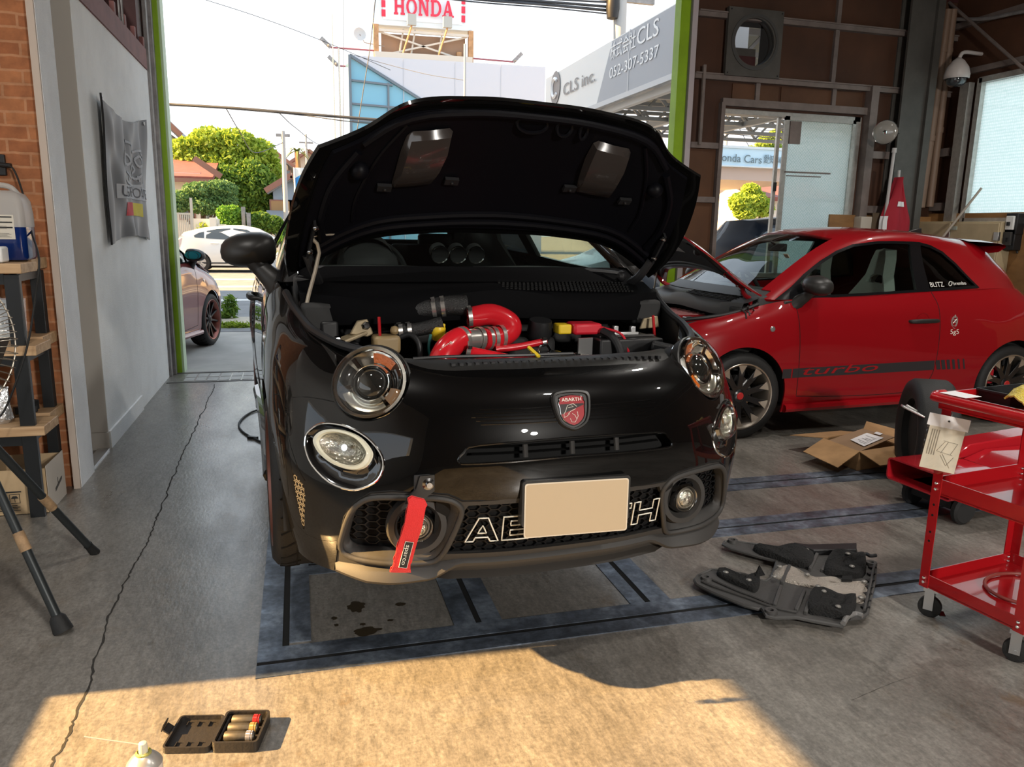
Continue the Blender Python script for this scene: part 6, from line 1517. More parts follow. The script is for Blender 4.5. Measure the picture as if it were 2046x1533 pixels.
MB().box((lx_-.012, .012, .018), (.022, .036, .004), rot=Matrix.Rotation(R_(38), 3, 'Y')).box((lx_-.022, .012, .030), (.004, .036, .02), rot=Matrix.Rotation(R_(20), 3, 'Y')).build('latch', CASEM, sc_, bevel=.001)
SOCK = mat('socket_steel', (.10, .088, .07), .5, .6, noise=.2, nscale=60)
def make_socket(y, bandm, lbl, r):
    w = so+V((math.cos(ang), math.sin(ang), 0))*.004+V((-math.sin(ang), math.cos(ang), 0))*y
    s_ = thing('socket', lbl, 'socket', (w.x, w.y, .012+r), ang, 'impact sockets in the open case')
    L = .080
    MB().lathe([(0, -L/2), (r-.002, -L/2), (r, -L/2+.003), (r, L/2-.026), (r-.001, L/2-.024), (r-.001, L/2-.004), (r-.003, L/2), (r-.006, L/2), (r-.007, L/2-.012), (0, L/2-.012)], (0, 0, 0), (1, 0, 0), 28).build('socket_body', SOCK, s_, 40)
    MB().lathe([(r-.0005, L/2-.022), (r+.0012, L/2-.021), (r+.0012, L/2-.010), (r-.0005, L/2-.009)], (0, 0, 0), (1, 0, 0), 28).build('colour_band', bandm, s_, 40)
    MB().lathe([(r-.0005, L/2-.008), (r+.0008, L/2-.007), (r+.0008, L/2-.004), (r-.0005, L/2-.003)], (0, 0, 0), (1, 0, 0), 28).build('size_band', bandm, s_, 40)
make_socket(bd_*.50, mat('band_red', (.45, .03, .03), .3, .5), 'black socket with a red band, farthest of three in the open case', .0135)
make_socket(0, mat('band_gold', (.50, .35, .12), .3, .6), 'black socket with a gold band, middle of three in the open case', .0135)
make_socket(-bd_*.50, mat('band_silver', (.72, .70, .74), .2, .8), 'black socket with a silver band, nearest of three in the open case', .0135)
cp_ = PZ(285, 1484, .28)
can = thing('spray_can', 'aerosol can with a clear straw on its nozzle at the bottom edge', 'spray can', (cp_.x, cp_.y, 0))
CANM = mat('can_silver', (.60, .57, .52), .3, .6); r = .0365
MB().lathe([(0, .002), (r-.004, .0), (r, .004), (r, .225), (r-.001, .228)], n=40).build('can_body', mat('can_print', (.66, .62, .60), .35, .2), can, 40)
MB().lathe([(r-.001, .226), (r+.001, .229), (r-.001, .233), (r-.006, .240), (.018, .253), (.014, .254), (.0135, .250)], n=40).build('can_dome', CANM, can, 40)
MB().lathe([(.0135, .250), (.0165, .252), (.0165, .257), (.013, .259), (.012, .253), (.0, .253)], n=32).build('valve_cup', mat('cup_olive', (.42, .42, .14), .35, .4), can, 40)
MB().lathe([(0, .254), (.010, .254), (.0095, .268), (.0085, .279), (.007, .280), (0, .280)], n=20).build('nozzle', mat('nozzle', (.62, .60, .48), .4), can, 40)
tip = PY(168, 1474, cp_.y+.01)
MB().tube([V((0, 0, .274)), V((tip.x-cp_.x, .01, tip.z+.002))], .0015, 8).build('straw', mat('straw', (.75, .70, .58), .35, trans=.3), can)
MB().bb((-.012, -r-.0006, .02), (.020, -r+.004, .20)).build('can_label', PAPER, can) if False else None
# ---------------- black air hose on the floor beside the car
hp = [PZ(*p, .008) for p in [(522, 818), (495, 828), (478, 845), (482, 860), (505, 875), (545, 888)]]
hp = [hp[0]+V((.25, .12, 0))]+hp+[hp[-1]+V((.3, -.05, 0))]
o = MB().tube(hp, .007, 8, smoothn=6).build('air_hose', RUBBER, None, 60); tag(o, 'thin black hose looping on the floor beside the rear tyre', 'hose')
p = hp[5]; MB().beam(p-V((.03, -.02, 0)), p+V((.03, -.02, 0)), .022, .02).build('hose_joint', BLACKP, o)
# ---------------- plank and steel shelf unit against the brick wall
STL = mat('shelf_steel', (.022, .024, .026), .4, .3); PLANK = wood_mat('plank', (.36, .21, .10), (.62, .42, .24), (2.5, 30, 30))
PLANKE = wood_mat('plank_end', (.30, .22, .15), (.48, .36, .25), (30, 30, 30))
sh = thing('shelf_unit', 'shelf unit of black steel uprights and thick planks against the brick wall', 'shelf', (-1.25, 3.93, 0))
def sb(lo, hi): return MB().bb([a-b for a, b in zip(lo, (-1.25, 3.93, 0))], [a-b for a, b in zip(hi, (-1.25, 3.93, 0))])
for x0, x1, y0, y1 in ((-1.277, -1.215, 3.945, 3.975), (-1.272, -1.222, 4.28, 4.33), (-2.30, -2.24, 3.945, 3.975), (-2.30, -2.25, 4.28, 4.33)): sb((x0, y0, 0), (x1, y1, 1.155)).build('upright', STL, sh, bevel=.002)
for i, (z, e1_, e2_) in enumerate(((1.205, -1.197, -1.218), (.832, -1.172, -1.205), (.452, -1.172, -1.208))):
    sb((-2.4, 3.925, z-.045), (e1_, 4.15, z)).build('plank', PLANK, sh, bevel=.003); sb((-2.4, 4.155, z-.042), (e2_, 4.385, z+.012)).build('plank', PLANK, sh, bevel=.003)
    sb((-2.3, 3.95, z-.095), (-1.277, 3.97, z-.045)).build('cross_bar', STL, sh); sb((-1.262, 3.975, z-.085), (-1.232, 4.28, z-.045)).build('side_bar', STL, sh)
# jug of blue fluid
jg = thing('jug', 'translucent plastic jug half full of blue fluid on the top shelf', 'jug', (-1.315, 4.16, 1.214))
JUG = mat('jug_plastic', (.70, .70, .68), .3, trans=.55, ior=1.2); BLUEF = mat('blue_fluid', (.004, .02, .12), .15, coat=.6)
def jr(k, z, w=.105, d=.085, r_=.03): return [V((x*k, y*k, z)) for x, y in rbox(w, d, r_, 5)]
loft([jr(.93, 0), jr(1, .012), jr(1, .155)]).build('fluid', BLUEF, jg, 50)
loft([jr(1.015, .15), jr(1.01, .21), jr(.95, .27), jr(.80, .30), jr(.5, .315)], True).build('jug_shoulder', JUG, jg, 50)
MB().tube([V((-.06, 0, .305)), V((-.05, 0, .335)), V((.03, 0, .335)), V((.075, 0, .29))], .013, 10, smoothn=5).build('jug_handle', JUG, jg)
MB().bb((-.105, -.0875, .095), (.065, -.086, .205)).build('jug_label', mat('label_cream', (.62, .58, .50), .6), jg)
m = MB()
for z in (.192, .168, .145): m.bb((-.018, -.0885, z), (.058, -.0868, z+.006))
for k in range(9): m.bb((-.016, -.0882, .104+k*.0042+(.016 if k > 4 else 0)), (.05-(k % 3)*.008, -.0868, .1052+k*.0042+(.016 if k > 4 else 0)))
m.build('label_print', INK, jg, 0); MB().bb((-.10, -.0885, .143), (-.02, -.0868, .153)).build('label_stripe', mat('label_red', (.45, .05, .05), .6), jg, 0)
o = MB().box((-1.345, 3.985, 1.243), (.15, .09, .07)).build('plastic_box', WHITEP, None, bevel=.008); tag(o, 'small white plastic box in front of the blue jug on the top shelf', 'box')
# card in a clear stand
ch = thing('card_stand', 'white printed card in a clear stand on the middle shelf', 'sign', (-1.325, 4.12, .832), R_(-8))
MB().box((0, 0, .10), (.13, .003, .19), rot=Matrix.Rotation(R_(-6), 3, 'X')).build('card', mat('card_blue_white', (.68, .72, .78), .5), ch); MB().box((.0, -.004, .10), (.15, .002, .205), rot=Matrix.Rotation(R_(-6), 3, 'X')).bb((-.075, -.02, 0), (.075, .05, .004)).build('stand', LENS, ch)
m = MB()
for z, w in ((.175, .02), (.12, .05), (.10, .012), (.07, .045)): m.box((.02, -.006-.0, z), (w, .001, .006), rot=Matrix.Rotation(R_(-6), 3, 'X'))
m.build('card_print', INK, ch, 0)
# crumpled foil bag on the lower shelf and a dark clamp
rr = random.Random(21); rings = []
for z, w, d in ((0, .05, .03), (.02, .065, .04), (.09, .06, .04), (.15, .055, .02), (.175, .06, .004)): rings.append([V((w*math.cos(t)*(1+rr.uniform(-.12, .12)), d*math.sin(t)*(1+rr.uniform(-.2, .2)), z)) for t in np.linspace(0, 2*math.pi, 18, endpoint=False)])
o = loft(rings, True).build('foil_bag', mat('bag_silver', (.60, .62, .64), .25, .8, bump=.8, bscale=40), None, 30, loc=(-1.395, 4.03, .452)); tag(o, 'crumpled silver bag standing on the lowest shelf', 'bag')
o = MB().box((-1.315, 4.16, .485), (.10, .04, .035), rz=.6).box((-1.29, 4.19, .50), (.05, .03, .05), rz=.9).build('clamp', BLACKP, None, bevel=.005); tag(o, 'dark clamp lying on the lowest shelf behind the silver bag', 'clamp')
# carton under the shelf
cb = thing('storage_carton', 'open cardboard box with handling marks standing under the shelf', 'box', (-1.33, 4.13, 0))
m = MB(); X0, X1, Y0, Y1, hh = -.14, .118, -.13, .15, .225
for a, b in (((X0, Y0), (X1, Y0)), ((X1, Y0), (X1, Y1)), ((X1, Y1), (X0, Y1)), ((X0, Y1), (X0, Y0))): quad(m, V((*a, 0)), V((*b, 0)), V((*b, hh)), V((*a, hh)))
quad(m, V((X0, Y0, .003)), V((X1, Y0, .003)), V((X1, Y1, .003)), V((X0, Y1, .003))); m.build('box_body', mat('cardboard_light', (.50, .36, .21), .85, noise=.08, nscale=10), cb, 0, thick=.004)
MB().bb((X1+.004, Y0, .0), (X1+.006, Y1, hh+.012)).build('side_panel', mat('cardboard_white', (.58, .52, .45), .8), cb, 0)
m = MB()
for x in (-.075, -.02): m.bb((x-.022, Y0-.0065, .06), (x+.022, Y0-.0045, .062)).bb((x-.022, Y0-.0065, .105), (x+.022, Y0-.0045, .107)).bb((x-.022, Y0-.0065, .06), (x-.020, Y0-.0045, .107)).bb((x+.020, Y0-.0065, .06), (x+.022, Y0-.0045, .107))
m.bb((-.076, Y0-.0065, .066), (-.074, Y0-.0045, .09)).lathe([(0, -.001), (.008, -.001), (.008, .001), (0, .001)], (-.075, Y0-.0055, .092), (0, 1, 0), 12).bb((-.021, Y0-.0065, .066), (-.019, Y0-.0045, .085)).prism([(-.036, .085), (-.004, .085), (-.012, .097), (-.028, .097)], (0, Y0-.0055, 0), (1, 0, 0), (0, 0, 1), (0, 1, 0), -.001, .001)
for k in range(4): m.bb((-.095, Y0-.0065, .024+k*.008), (.0-.012*(k % 2), Y0-.0045, .027+k*.008))
m.bb((-.09, Y0-.0065, .115), (.01, Y0-.0045, .121)).build('handling_marks', INK, cb, 0)
m = MB(); m.prism([(-.02, .07), (.09, .10), (.10, .115), (.08, .115), (-.02, .088)], (X1+.006, 0, 0), (0, 1, 0), (0, 0, 1), (1, 0, 0), 0, .001).bb((X1+.006, .025, .1), (X1+.007, .032, .13)); m.build('side_logo', mat('ink_grey', (.08, .07, .06), .7), cb, 0)
# ---------------- pedestal fan on a tripod: only its cage edge and two legs reach the frame
fnm = mat('fan_steel', (.035, .04, .042), .4, .4)
hub = PY(-75, 824, 2.98)
fn = thing('pedestal_fan', 'large wire-caged fan on a dark tripod at the left edge', 'fan', (hub.x, hub.y, 0))
TAPE = mat('old_tape', (.34, .22, .12), .7, noise=.3, nscale=40)
for q, tip_ in ((PZ(125, 1262, 0), .035), (PZ(188, 1107, 0), .022), (V((hub.x-.75, hub.y-.25, 0)), .035)):
    a = V((0, 0, hub.z)); b = V((q.x-hub.x, q.y-hub.y, .012)); d = (b-a)
    lg = MB().tube([a, b], .016, 12).build('leg', fnm, fn)
    MB().lathe([(0, -.012), (tip_*.95, -.012), (tip_*.75, .04), (.018, .05)], b, -d.normalized(), 16).build('rubber_foot', RUBBER, lg)
    MB().tube([a+d*.555, a+d*.64], .0185, 12).build('tape_wrap', TAPE, lg)
MB().tube([(0, 0, hub.z-.12), (0, 0, 1.12)], .022, 12).lathe([(0, -.05), (.045, -.05), (.045, .05), (0, .05)], (0, 0, hub.z), (0, 0, 1), 16).build('column', fnm, fn)
fc_ = PY(-178, 690, hub.y)-V((hub.x, hub.y, 0)); WIRE = mat('wire', (.40, .36, .30), .3, .8)
fax = V((.55, -.83, .05)).normalized(); uu = fax.orthogonal().normalized(); vv = fax.cross(uu); m = MB(); Rf = .30
for k in range(72):
    a = 2*math.pi*k/72; d = uu*math.cos(a)+vv*math.sin(a)
    m.tube([fc_+d*.05+fax*.10, fc_+d*(Rf*.75)+fax*.095, fc_+d*Rf+fax*.05, fc_+d*(Rf+.005), fc_+d*Rf-fax*.05, fc_+d*.12-fax*.10], .0016, 5)
m.build('cage_wire', WIRE, fn)['kind'] = 'stuff'
for r_, h in ((Rf+.006, 0), (Rf*.75, .097), (Rf*.45, .10)): MB().tube([fc_+(uu*math.cos(t)+vv*math.sin(t))*r_+fax*h for t in np.linspace(0, 2*math.pi, 48, endpoint=False)], .003, 6, True).build('cage_ring', WIRE, fn)
MB().lathe([(0, -.16), (.07, -.16), (.085, -.05), (.07, .02), (0, .05)], fc_, fax, 20).build('motor', fnm, fn)
for k in range(3):
    a = 2*math.pi*k/3; d = uu*math.cos(a)+vv*math.sin(a); e = fax.cross(d)
    MB().add([fc_+d*.05+e*.02, fc_+d*.26+e*.10+fax*.04, fc_+d*.27-e*.06-fax*.02, fc_+d*.06-e*.05], [(0, 1, 2, 3)]).build('blade', BLACKP, fn, thick=.003)
# ---------------- socket outlet and hanging flex
ou = thing('wall_socket', 'dark wall socket with a plug on the brick wall', 'socket', tuple(PY(4, 330, 4.40)))
MB().bb((-.06, -.02, -.05), (.02, 0, .05)).build('socket_box', BLACKP, ou, bevel=.004); MB().tube([(.0, -.03, 0), (.05, -.035, -.004)], .012, 10).build('plug', BLACKP, ou)
P_l = [PY(x, y, yy) for x, y, yy in ((15, 331, 4.36), (28, 340, 4.34), (45, 385, 4.30), (62, 460, 4.18), (78, 520, 3.90), (70, 600, 3.90), (55, 690, 3.88), (30, 770, 3.86), (5, 826, 3.86), (-25, 850, 3.8))]
o = MB().tube(P_l, .0045, 8, smoothn=6).build('power_cable', RUBBER, None, 60); tag(o, 'black flex hanging from the wall socket over the shelf ends', 'cable')
# ---------------- flag on the white partition
FLAGM = mat('flag_cloth', (.13, .135, .145), .6, sheen=.3)
FLL = mat('flag_line', (.42, .43, .45), .7); FLD = mat('flag_dark', (.10, .10, .11), .7)
fl = thing('flag', 'grey flag with a dog drawing and a red and yellow band on the white partition', 'flag', (XP, 6.2, 1.7))
Y0_, Y1_, Z0_, Z1_ = 5.46, 7.03, 1.25, 2.17
def flag_pt(u, v, d=0):
    """u along the wall, v up"""
    sag = (.085*math.sin(math.pi*u)**1.0)*v**3-.05*math.sin(math.pi*u)*(1-v)**3
    y = Y0_+(Y1_-Y0_)*u-.10*u*(1-v)+.0*v; z = Z0_+(Z1_-Z0_)*v-sag+.035*u*v
    f = .022*math.sin(u*17+2.6*v)*(.45+.55*(1-abs(2*v-1)*.5))+.012*math.sin(u*31-6*v+1)+.030*math.exp(-((u-.12-.30*(1-v))/.06)**2)+.018*math.exp(-((u-.52-.1*(1-v))/.05)**2)
    return V((.028+f*.8+d, y-6.2, z-1.7))
MB().grid([[flag_pt(u, v) for v in np.linspace(0, 1, 40)] for u in np.linspace(0, 1, 90)]).build('cloth', FLAGM, fl, 60)
def on_flag(mb, d=.004):
    mb.v = [tuple(flag_pt(u, v, d+w)) for u, v, w in mb.v]; return mb
def fquad(u0, u1, v0, v1, n=10): return MB().grid([[(u, v, 0) for v in np.linspace(v0, v1, 5)] for u in np.linspace(u0, u1, n)])
on_flag(fquad(.34, .54, .175, .285)).build('red_band', mat('flag_red', (.52, .03, .04), .7), fl, 0); on_flag(fquad(.54, .78, .175, .285)).build('yellow_band', mat('flag_yellow', (.62, .50, .03), .7), fl, 0)
on_flag(fquad(.24, .985, .315, .425, 30), .0035).build('name_panel', FLL, fl, 0)
t = text_mb('UGE POWER', (0, 0, 0), (1, 0, 0), (0, 1, 0), 1.0, 0); xs = [p[0] for p in t.v]; ys = [p[1] for p in t.v]
t.v = [(.27+.71*(x-min(xs))/(max(xs)-min(xs)), .33+.085*(y-min(ys))/(max(ys)-min(ys)), 0) for x, y, z in t.v]; on_flag(t, .006).build('flag_lettering', FLD, fl, 0)
dm = MB(); DOG = [[(.38, .74), (.42, .80), (.56, .79), (.60, .72), (.72, .74), (.84, .72), (.86, .62), (.80, .55), (.78, .46), (.62, .43), (.44, .45), (.40, .54), (.34, .60), (.38, .74)], [(.44, .66), (.50, .69), (.54, .63), (.48, .60), (.44, .66)], [(.66, .66), (.72, .69), (.76, .63), (.70, .60), (.66, .66)], [(.54, .58), (.60, .62), (.66, .57), (.60, .53), (.54, .58)], [(.46, .54), (.56, .49), (.60, .52), (.66, .49), (.74, .54)], [(.48, .47), (.52, .52)], [(.70, .47), (.68, .52)], [(.40, .70), (.47, .74)], [(.74, .72), (.82, .66)]]
for L in DOG:
    P2 = spline([(a, b, 0) for a, b in L], 4)
    for i in range(len(P2)-1):
        a, b = P2[i], P2[i+1]; d = (b-a).normalized() if (b-a).length else V((1, 0, 0)); n_ = V((-d.y*.62, d.x, 0))*.011
        k = len(dm.v); dm.v += [tuple(a+n_), tuple(a-n_), tuple(b-n_), tuple(b+n_)]; dm.f.append((k, k+1, k+2, k+3))
on_flag(dm, .005).build('dog_drawing', FLL, fl, 0)
MB().tube([flag_pt(0, v, .004) for v in np.linspace(0, 1, 16)], .007, 6).build('hem_cord', BLACKP, fl)
for u, v in ((.03, .985), (.965, .97)): MB().lathe([(.006, -.002), (.014, -.002), (.014, .004), (.006, .004)], flag_pt(u, v, .004), (1, 0, 0), 14, True).build('eyelet', ALU, fl)
# ================================================================ far right corner of the shop
YW = YF-.02
def c7(x, y): return 1380+x/3.072, y/3.072
# three conduits in the corner
PIPE = mat('conduit', (.20, .13, .09), .5)
for i, (a, b) in enumerate((((1520, 70), (1378, 1275)), ((1580, 60), (1413, 1275)), ((1612, 60), (1465, 1270)))):
    p, q = PY(*c7(*a), YF-.10), PY(*c7(*b), YF-.10)
    o = MB().tube([q, p], .045, 14).lathe([(.045, -.03), (.052, -.03), (.052, .03), (.045, .03)], q.lerp(p, .32+.04*i), p-q, 14, True).lathe([(.045, -.02), (.050, -.02), (.050, .02), (.045, .02)], q.lerp(p, .8), p-q, 14, True).build('conduit_pipe', PIPE)
    tag(o, ('brown vertical conduit pipe by the column, leftmost of three', 'brown vertical conduit pipe in the corner, middle of three', 'brown vertical conduit pipe in the corner, rightmost of three')[i], 'pipe', 'conduit pipes in the corner')
# dome camera
cp_ = PX(*c7(1635, 450), XR-.30)
dc = thing('dome_camera', 'white dome security camera high in the corner beside the window', 'camera', tuple(cp_))
MB().lathe([(0, .16), (.02, .16), (.06, .13), (.11, .06), (.13, -.01), (.128, -.05), (.12, -.06)], n=32).build('camera_hood', mat('camera_white', (.50, .46, .44), .4), dc, 50)
MB().lathe([(.10, -.05), (.10, -.09), (.085, -.12), (.05, -.14), (0, -.145)], n=32).build('camera_dome', mat('smoked_dome', (.03, .035, .04), .1, coat=1), dc, 50)
MB().tube([(0, 0, .15), (.06, 0, .22), (.30, 0, .22)], .02, 10, smoothn=5).build('camera_arm', mat('camera_white', (.50, .46, .44), .4), dc)
# reflector lamp on the column
lp = PY(*c7(1195, 812), YF-.36)
la = thing('work_lamp', 'round clear reflector lamp clamped to the grey column', 'lamp', tuple(lp))
ax_ = (V((0, 0, CAMH))-lp).normalized()*.8+V((-.3, 0, 0)); ax_.normalize()
MB().lathe([(.02, -.12), (.05, -.10), (.10, -.05), (.125, .0)], (0, 0, 0), ax_, 36).build('reflector', CHROMED, la, 50)
MB().lathe([(.126, -.002), (.128, .004), (.12, .012), (.08, .022), (0, .030)], (0, 0, 0), ax_, 36).build('lamp_glass', mat('lamp_glass', (.34, .33, .30), .15, coat=1, trans=.2), la, 50)
MB().lathe([(.118, .008), (.128, .012), (.13, .0), (.12, -.004)], (0, 0, 0), ax_, 36).build('lamp_rim', CHROMED, la, 50)
MB().lathe([(0, .040), (.018, .036), (.028, .026)], (0, 0, 0), ax_, 5).build('bulb', CHROME, la, 0)
MB().tube([-ax_*.1, -ax_*.1+V((.12, .06, .02)), V((.30, .18, .05))], .018, 8, smoothn=4).box((.28, .17, .05), (.10, .05, .06)).build('lamp_bracket', COLM, la)
# white poles, red furled flag
p, q = PY(*c7(1250, 920), YF-.30), PY(*c7(1185, 1400), YF-.25)
o = MB().tube([q+(q-p)*.7, p], .018, 10).lathe([(0, .02), (.024, .02), (.026, -.03), (.02, -.03)], p, p-q, 12).build('white_pole', mat('pole_white', (.48, .46, .45), .5)); tag(o, 'pale pole leaning against the grey column beside the red flag', 'pole')
p, q = PY(*c7(1280, 1045), YF-.28), PY(*c7(1250, 1400), YF-.26)
fg = thing('furled_flag', 'red and white flag hanging furled on a pale pole in the corner', 'flag', tuple(p))
MB().tube([V((0, 0, 0)), (q-p)*1.8], .016, 10).build('flag_pole', mat('pole_white', (.48, .46, .45), .5), fg)
rows = []
for t_ in np.linspace(0, 1, 14):
    c_ = (q-p)*(.12+1.1*t_); w = .02+.16*min(1, t_*1.5); rows.append([c_+V((w*math.sin(a)*(1+.15*math.sin(5*a)), .06*math.cos(a)*(1+.5*math.sin(4*a)), 0)) for a in np.linspace(0, 2*math.pi, 25)])
MB().grid(rows).build('flag_cloth', mat('flag_cloth_red', (.36, .015, .03), .8), fg, 60)
MB().grid([[c+V((.0, -.012, 0)) for c in r_[10:15]] for r_ in rows[5:7]]).build('white_mark', PAPER, fg, 0)
MB().grid([[c+V((-.012, -.012, 0)) for c in r_[15:22]] for r_ in rows[8:14]]).build('white_panel', PAPER, fg, 60)
# meter box
a, b = PY(*c7(1060, 1330), YF-.1), PY(*c7(1152, 1395), YF-.1)
mb_ = thing('meter_box', 'small white meter box on the wall behind the red car roof', 'box', ((a.x+b.x)/2, YF, b.z))
MB().bb((-.18, -.16, -.12), (.17, -.03, a.z-b.z)).build('meter_case', mat('meter_white', (.50, .45, .38), .5), mb_, bevel=.01); MB().bb((-.04, -.168, -.02), (.12, -.158, .16)).build('meter_window', mat('meter_dark', (.12, .09, .06), .3), mb_)
struct(MB().bb((5.9, YF-.03, .0), (XR-.02, YF, 1.62)).build('trim_board_far', wood_mat('ply', (.22, .11, .04), (.33, .17, .06), (3, 3, 12))))
# plywood board, two cream cabinets and breakers on the right wall
def c5(x, y): return 1290+x/2.7063, 420+y/2.7063
PLY = MATS['ply']
b0_, b1_ = PX(*c5(1390, 40), XR), PX(2046, 435, XR)
struct(MB().bb((XR-.04, b1_.y-.9, .3), (XR, b0_.y, b0_.z+.04)).build('trim_board_right', PLY))
CRM = mat('cabinet_cream', (.46, .37, .23), .55, noise=.1, nscale=5)
for i, (p1, p2, l) in enumerate((((1432, 62), (1640, 140), 'cream electrical cabinet on the right wall, farther of two'), ((1648, 62), (1895, 215), 'cream electrical cabinet with a steel hasp, nearer of two'))):
    a, b = PX(*c5(*p1), XR-.22), PX(*c5(*p2), XR-.22)
    cbn = thing('cabinet', l, 'cabinet', (XR, (a.y+b.y)/2, a.z-.65), 0, 'cream cabinets on the right wall'); hw_ = abs(a.y-b.y)/2
    MB().bb((-.20, -hw_, 0), (-.04, hw_, .65)).build('cabinet_box', CRM, cbn, bevel=.006); MB().bb((-.215, -hw_+.01, .012), (-.20, hw_-.01, .635)).build('cabinet_door', CRM, cbn, bevel=.006)
    MB().bb((-.23, -hw_-.01, .45), (-.20, -hw_+.05, .54)).build('hasp', ALU, cbn, bevel=.003)
    MB().tube([V((-.218, -.06+.14*(1-i), .50)), V((-.218, -.02+.14*(1-i), .53)), V((-.218, .02+.14*(1-i), .49)), V((-.218, .04+.14*(1-i), .53))], .006, 5, smoothn=3).build('scribble', mat('scribble', (.2, .14, .07), .7), cbn) if i == 0 else MB().bb((-.222, hw_-.10, .56), (-.214, hw_-.02, .60)).build('sticker', mat('sticker_pale', (.42, .48, .42), .6), cbn)
for i, (p1, l) in enumerate((((2000, 75), 'grey and white breaker switch below the right window, upper'), ((1985, 160), 'dark breaker switch below the right window, lower'))):
    a = PX(*c5(*p1), XR-.08)
    br = thing('breaker', l, 'breaker', tuple(a), 0, 'breaker switches on the right wall')
    MB().bb((-.06, -.07, -.11), (.05, .07, .11)).build('breaker_case', BLACKP, br, bevel=.008); MB().bb((-.085, -.045, -.06), (-.06, .045, .08)).build('breaker_face', WHITEP if i == 0 else GREYP, br, bevel=.004); MB().bb((-.11, -.012, -.02), (-.085, .012, .02)).build('toggle', BLACKP, br)
o = MB()
for k in range(4): o.tube([PX(*c5(*p), XR-.06) for p in [(1940+k*8, 120), (1925+k*14, 160+k*8), (1960+k*12, 190), (2010, 215+k*6)]], .010, 6, smoothn=4)
o = o.build('wiring', BLACKP); tag(o, 'loose black and grey wires around the breakers on the right wall', 'wire')
# thin stick leaning across the cabinets
p, q = PX(*c7(1785, 1155), XR-.05), PX(*c7(1560, 1440), XR-.35)
o = MB().tube([q-(p-q)*.5, p], .013, 8).build('leaning_stick', mat('stick', (.36, .31, .26), .6)); tag(o, 'thin pale stick leaning against the right window edge', 'stick')
# brace rod and pale pipe high on the right wall
p, q = PX(*c7(1580, 10), XR-.12), PX(*c7(2046, 425), XR-.12)
struct(MB().tube([p+(p-q)*.3, q+(q-p)*.6], .018, 8).build('trim_brace', GIRT))
p, q = PX(*c7(1630, 118), XR-.10), PX(*c7(2046, 70), XR-.10)
struct(MB().tube([p, p.lerp(q, .5)-V((0, 0, .03)), q, q+(q-p)], .02, 8, smoothn=4).build('trim_wall_pipe', GREYW))
# big cartons behind the red car
def c8(x, y): return 1780+x/4.259, 400+y/4.259
bxp = PX(*c8(760, 430), XR-1.0)
bg = thing('large_carton', 'large brown carton with a grey sloping lid behind the red car tail', 'box', (XR-.75, 4.15, 0))
MB().bb((-.55, -.75, 0), (.55, .70, 1.08)).build('box_body', CARDB, bg, 0)
GRY = mat('lid_grey', (.42, .42, .41), .6)
MB().add([(-.57, -.78, 1.085), (-.57, .74, 1.085), (.30, .74, 1.46), (.30, -.78, 1.20)], [(0, 1, 2, 3)]).build('sloping_lid', GRY, bg, 0, thick=.012)
o = MB().bb((XR-1.5, 3.6, 0), (XR-1.0, 4.0, .62)).build('brown_case', CARDD, None, bevel=.005); tag(o, 'dark brown box on the floor beneath the large carton behind the red car', 'box') if False else bpy.data.objects.remove(o)
# ================================================================ the street outside
ASPH = mat('asphalt', (.20, .205, .215), .85, noise=.15, nscale=3, bump=.3, bscale=60)
APRON = mat('apron_concrete', (.40, .385, .36), .8, noise=.15, nscale=2)
KERB = mat('kerb_sand', (.45, .40, .33), .85, noise=.12, nscale=3)
ROADW = mat('road_white', (.70, .70, .68), .7)
EARTH = mat('far_ground', (.28, .26, .23), .9)
struct(MB().bb((-14, YF+.02, -.4), (30, 11.4, -.002)).build('ground_apron', APRON))
struct(MB().bb((-40, 11.4, -.4), (60, 12.6, -.03)).build('ground_kerb', KERB))
struct(MB().bb((-60, 12.6, -.4), (80, 29, -.12)).build('ground_road', ASPH))
struct(MB().bb((-80, 29, -.4), (110, 140, -.05)).build('ground_far', EARTH))
m = MB()
for y in (19.6, 22.2): m.bb((-40, y, -.12), (50, y+.5, -.112))
for k in range(6): m.bb((-12+k*3.2, 16.2, -.12), (-10.4+k*3.2, 16.5, -.113))
struct(m.build('ground_markings', ROADW))
# concrete patch of asphalt and weeds beside the apron
struct(MB().bb((-3.2, 10.6, -.01), (-.55, 11.3, .004)).build('ground_patch', ASPH))
def leaves(n, blobs, size, seed, flat=.5):
    """loose leaf blades spread over rounded clumps (cx,cy,cz,rx,ry,rz)"""
    r_ = np.random.RandomState(seed); bl = np.array(blobs, float); w = (bl[:, 3]*bl[:, 5])**.8; idx = r_.choice(len(bl), n, p=w/w.sum())
    d = r_.normal(size=(n, 3)); d /= np.linalg.norm(d, axis=1, keepdims=True); rad = .55+.47*r_.rand(n)**.6
    c = bl[idx, :3]+d*bl[idx, 3:]*rad[:, None]
    a = r_.normal(size=(n, 3)); a /= np.linalg.norm(a, axis=1, keepdims=True); b = np.cross(a, r_.normal(size=(n, 3))); b /= np.linalg.norm(b, axis=1, keepdims=True)
    s = size*(.6+.8*r_.rand(n))[:, None]
    P = np.stack([c-a*s, c+b*s*flat, c+a*s, c-b*s*flat], 1).reshape(-1, 3)
    me = bpy.data.meshes.new('leaves'); me.vertices.add(4*n); me.vertices.foreach_set('co', P.ravel()); me.loops.add(4*n); me.loops.foreach_set('vertex_index', np.arange(4*n)); me.polygons.add(n)
    me.polygons.foreach_set('loop_start', np.arange(n)*4); me.polygons.foreach_set('loop_total', np.full(n, 4)); me.update(); return me
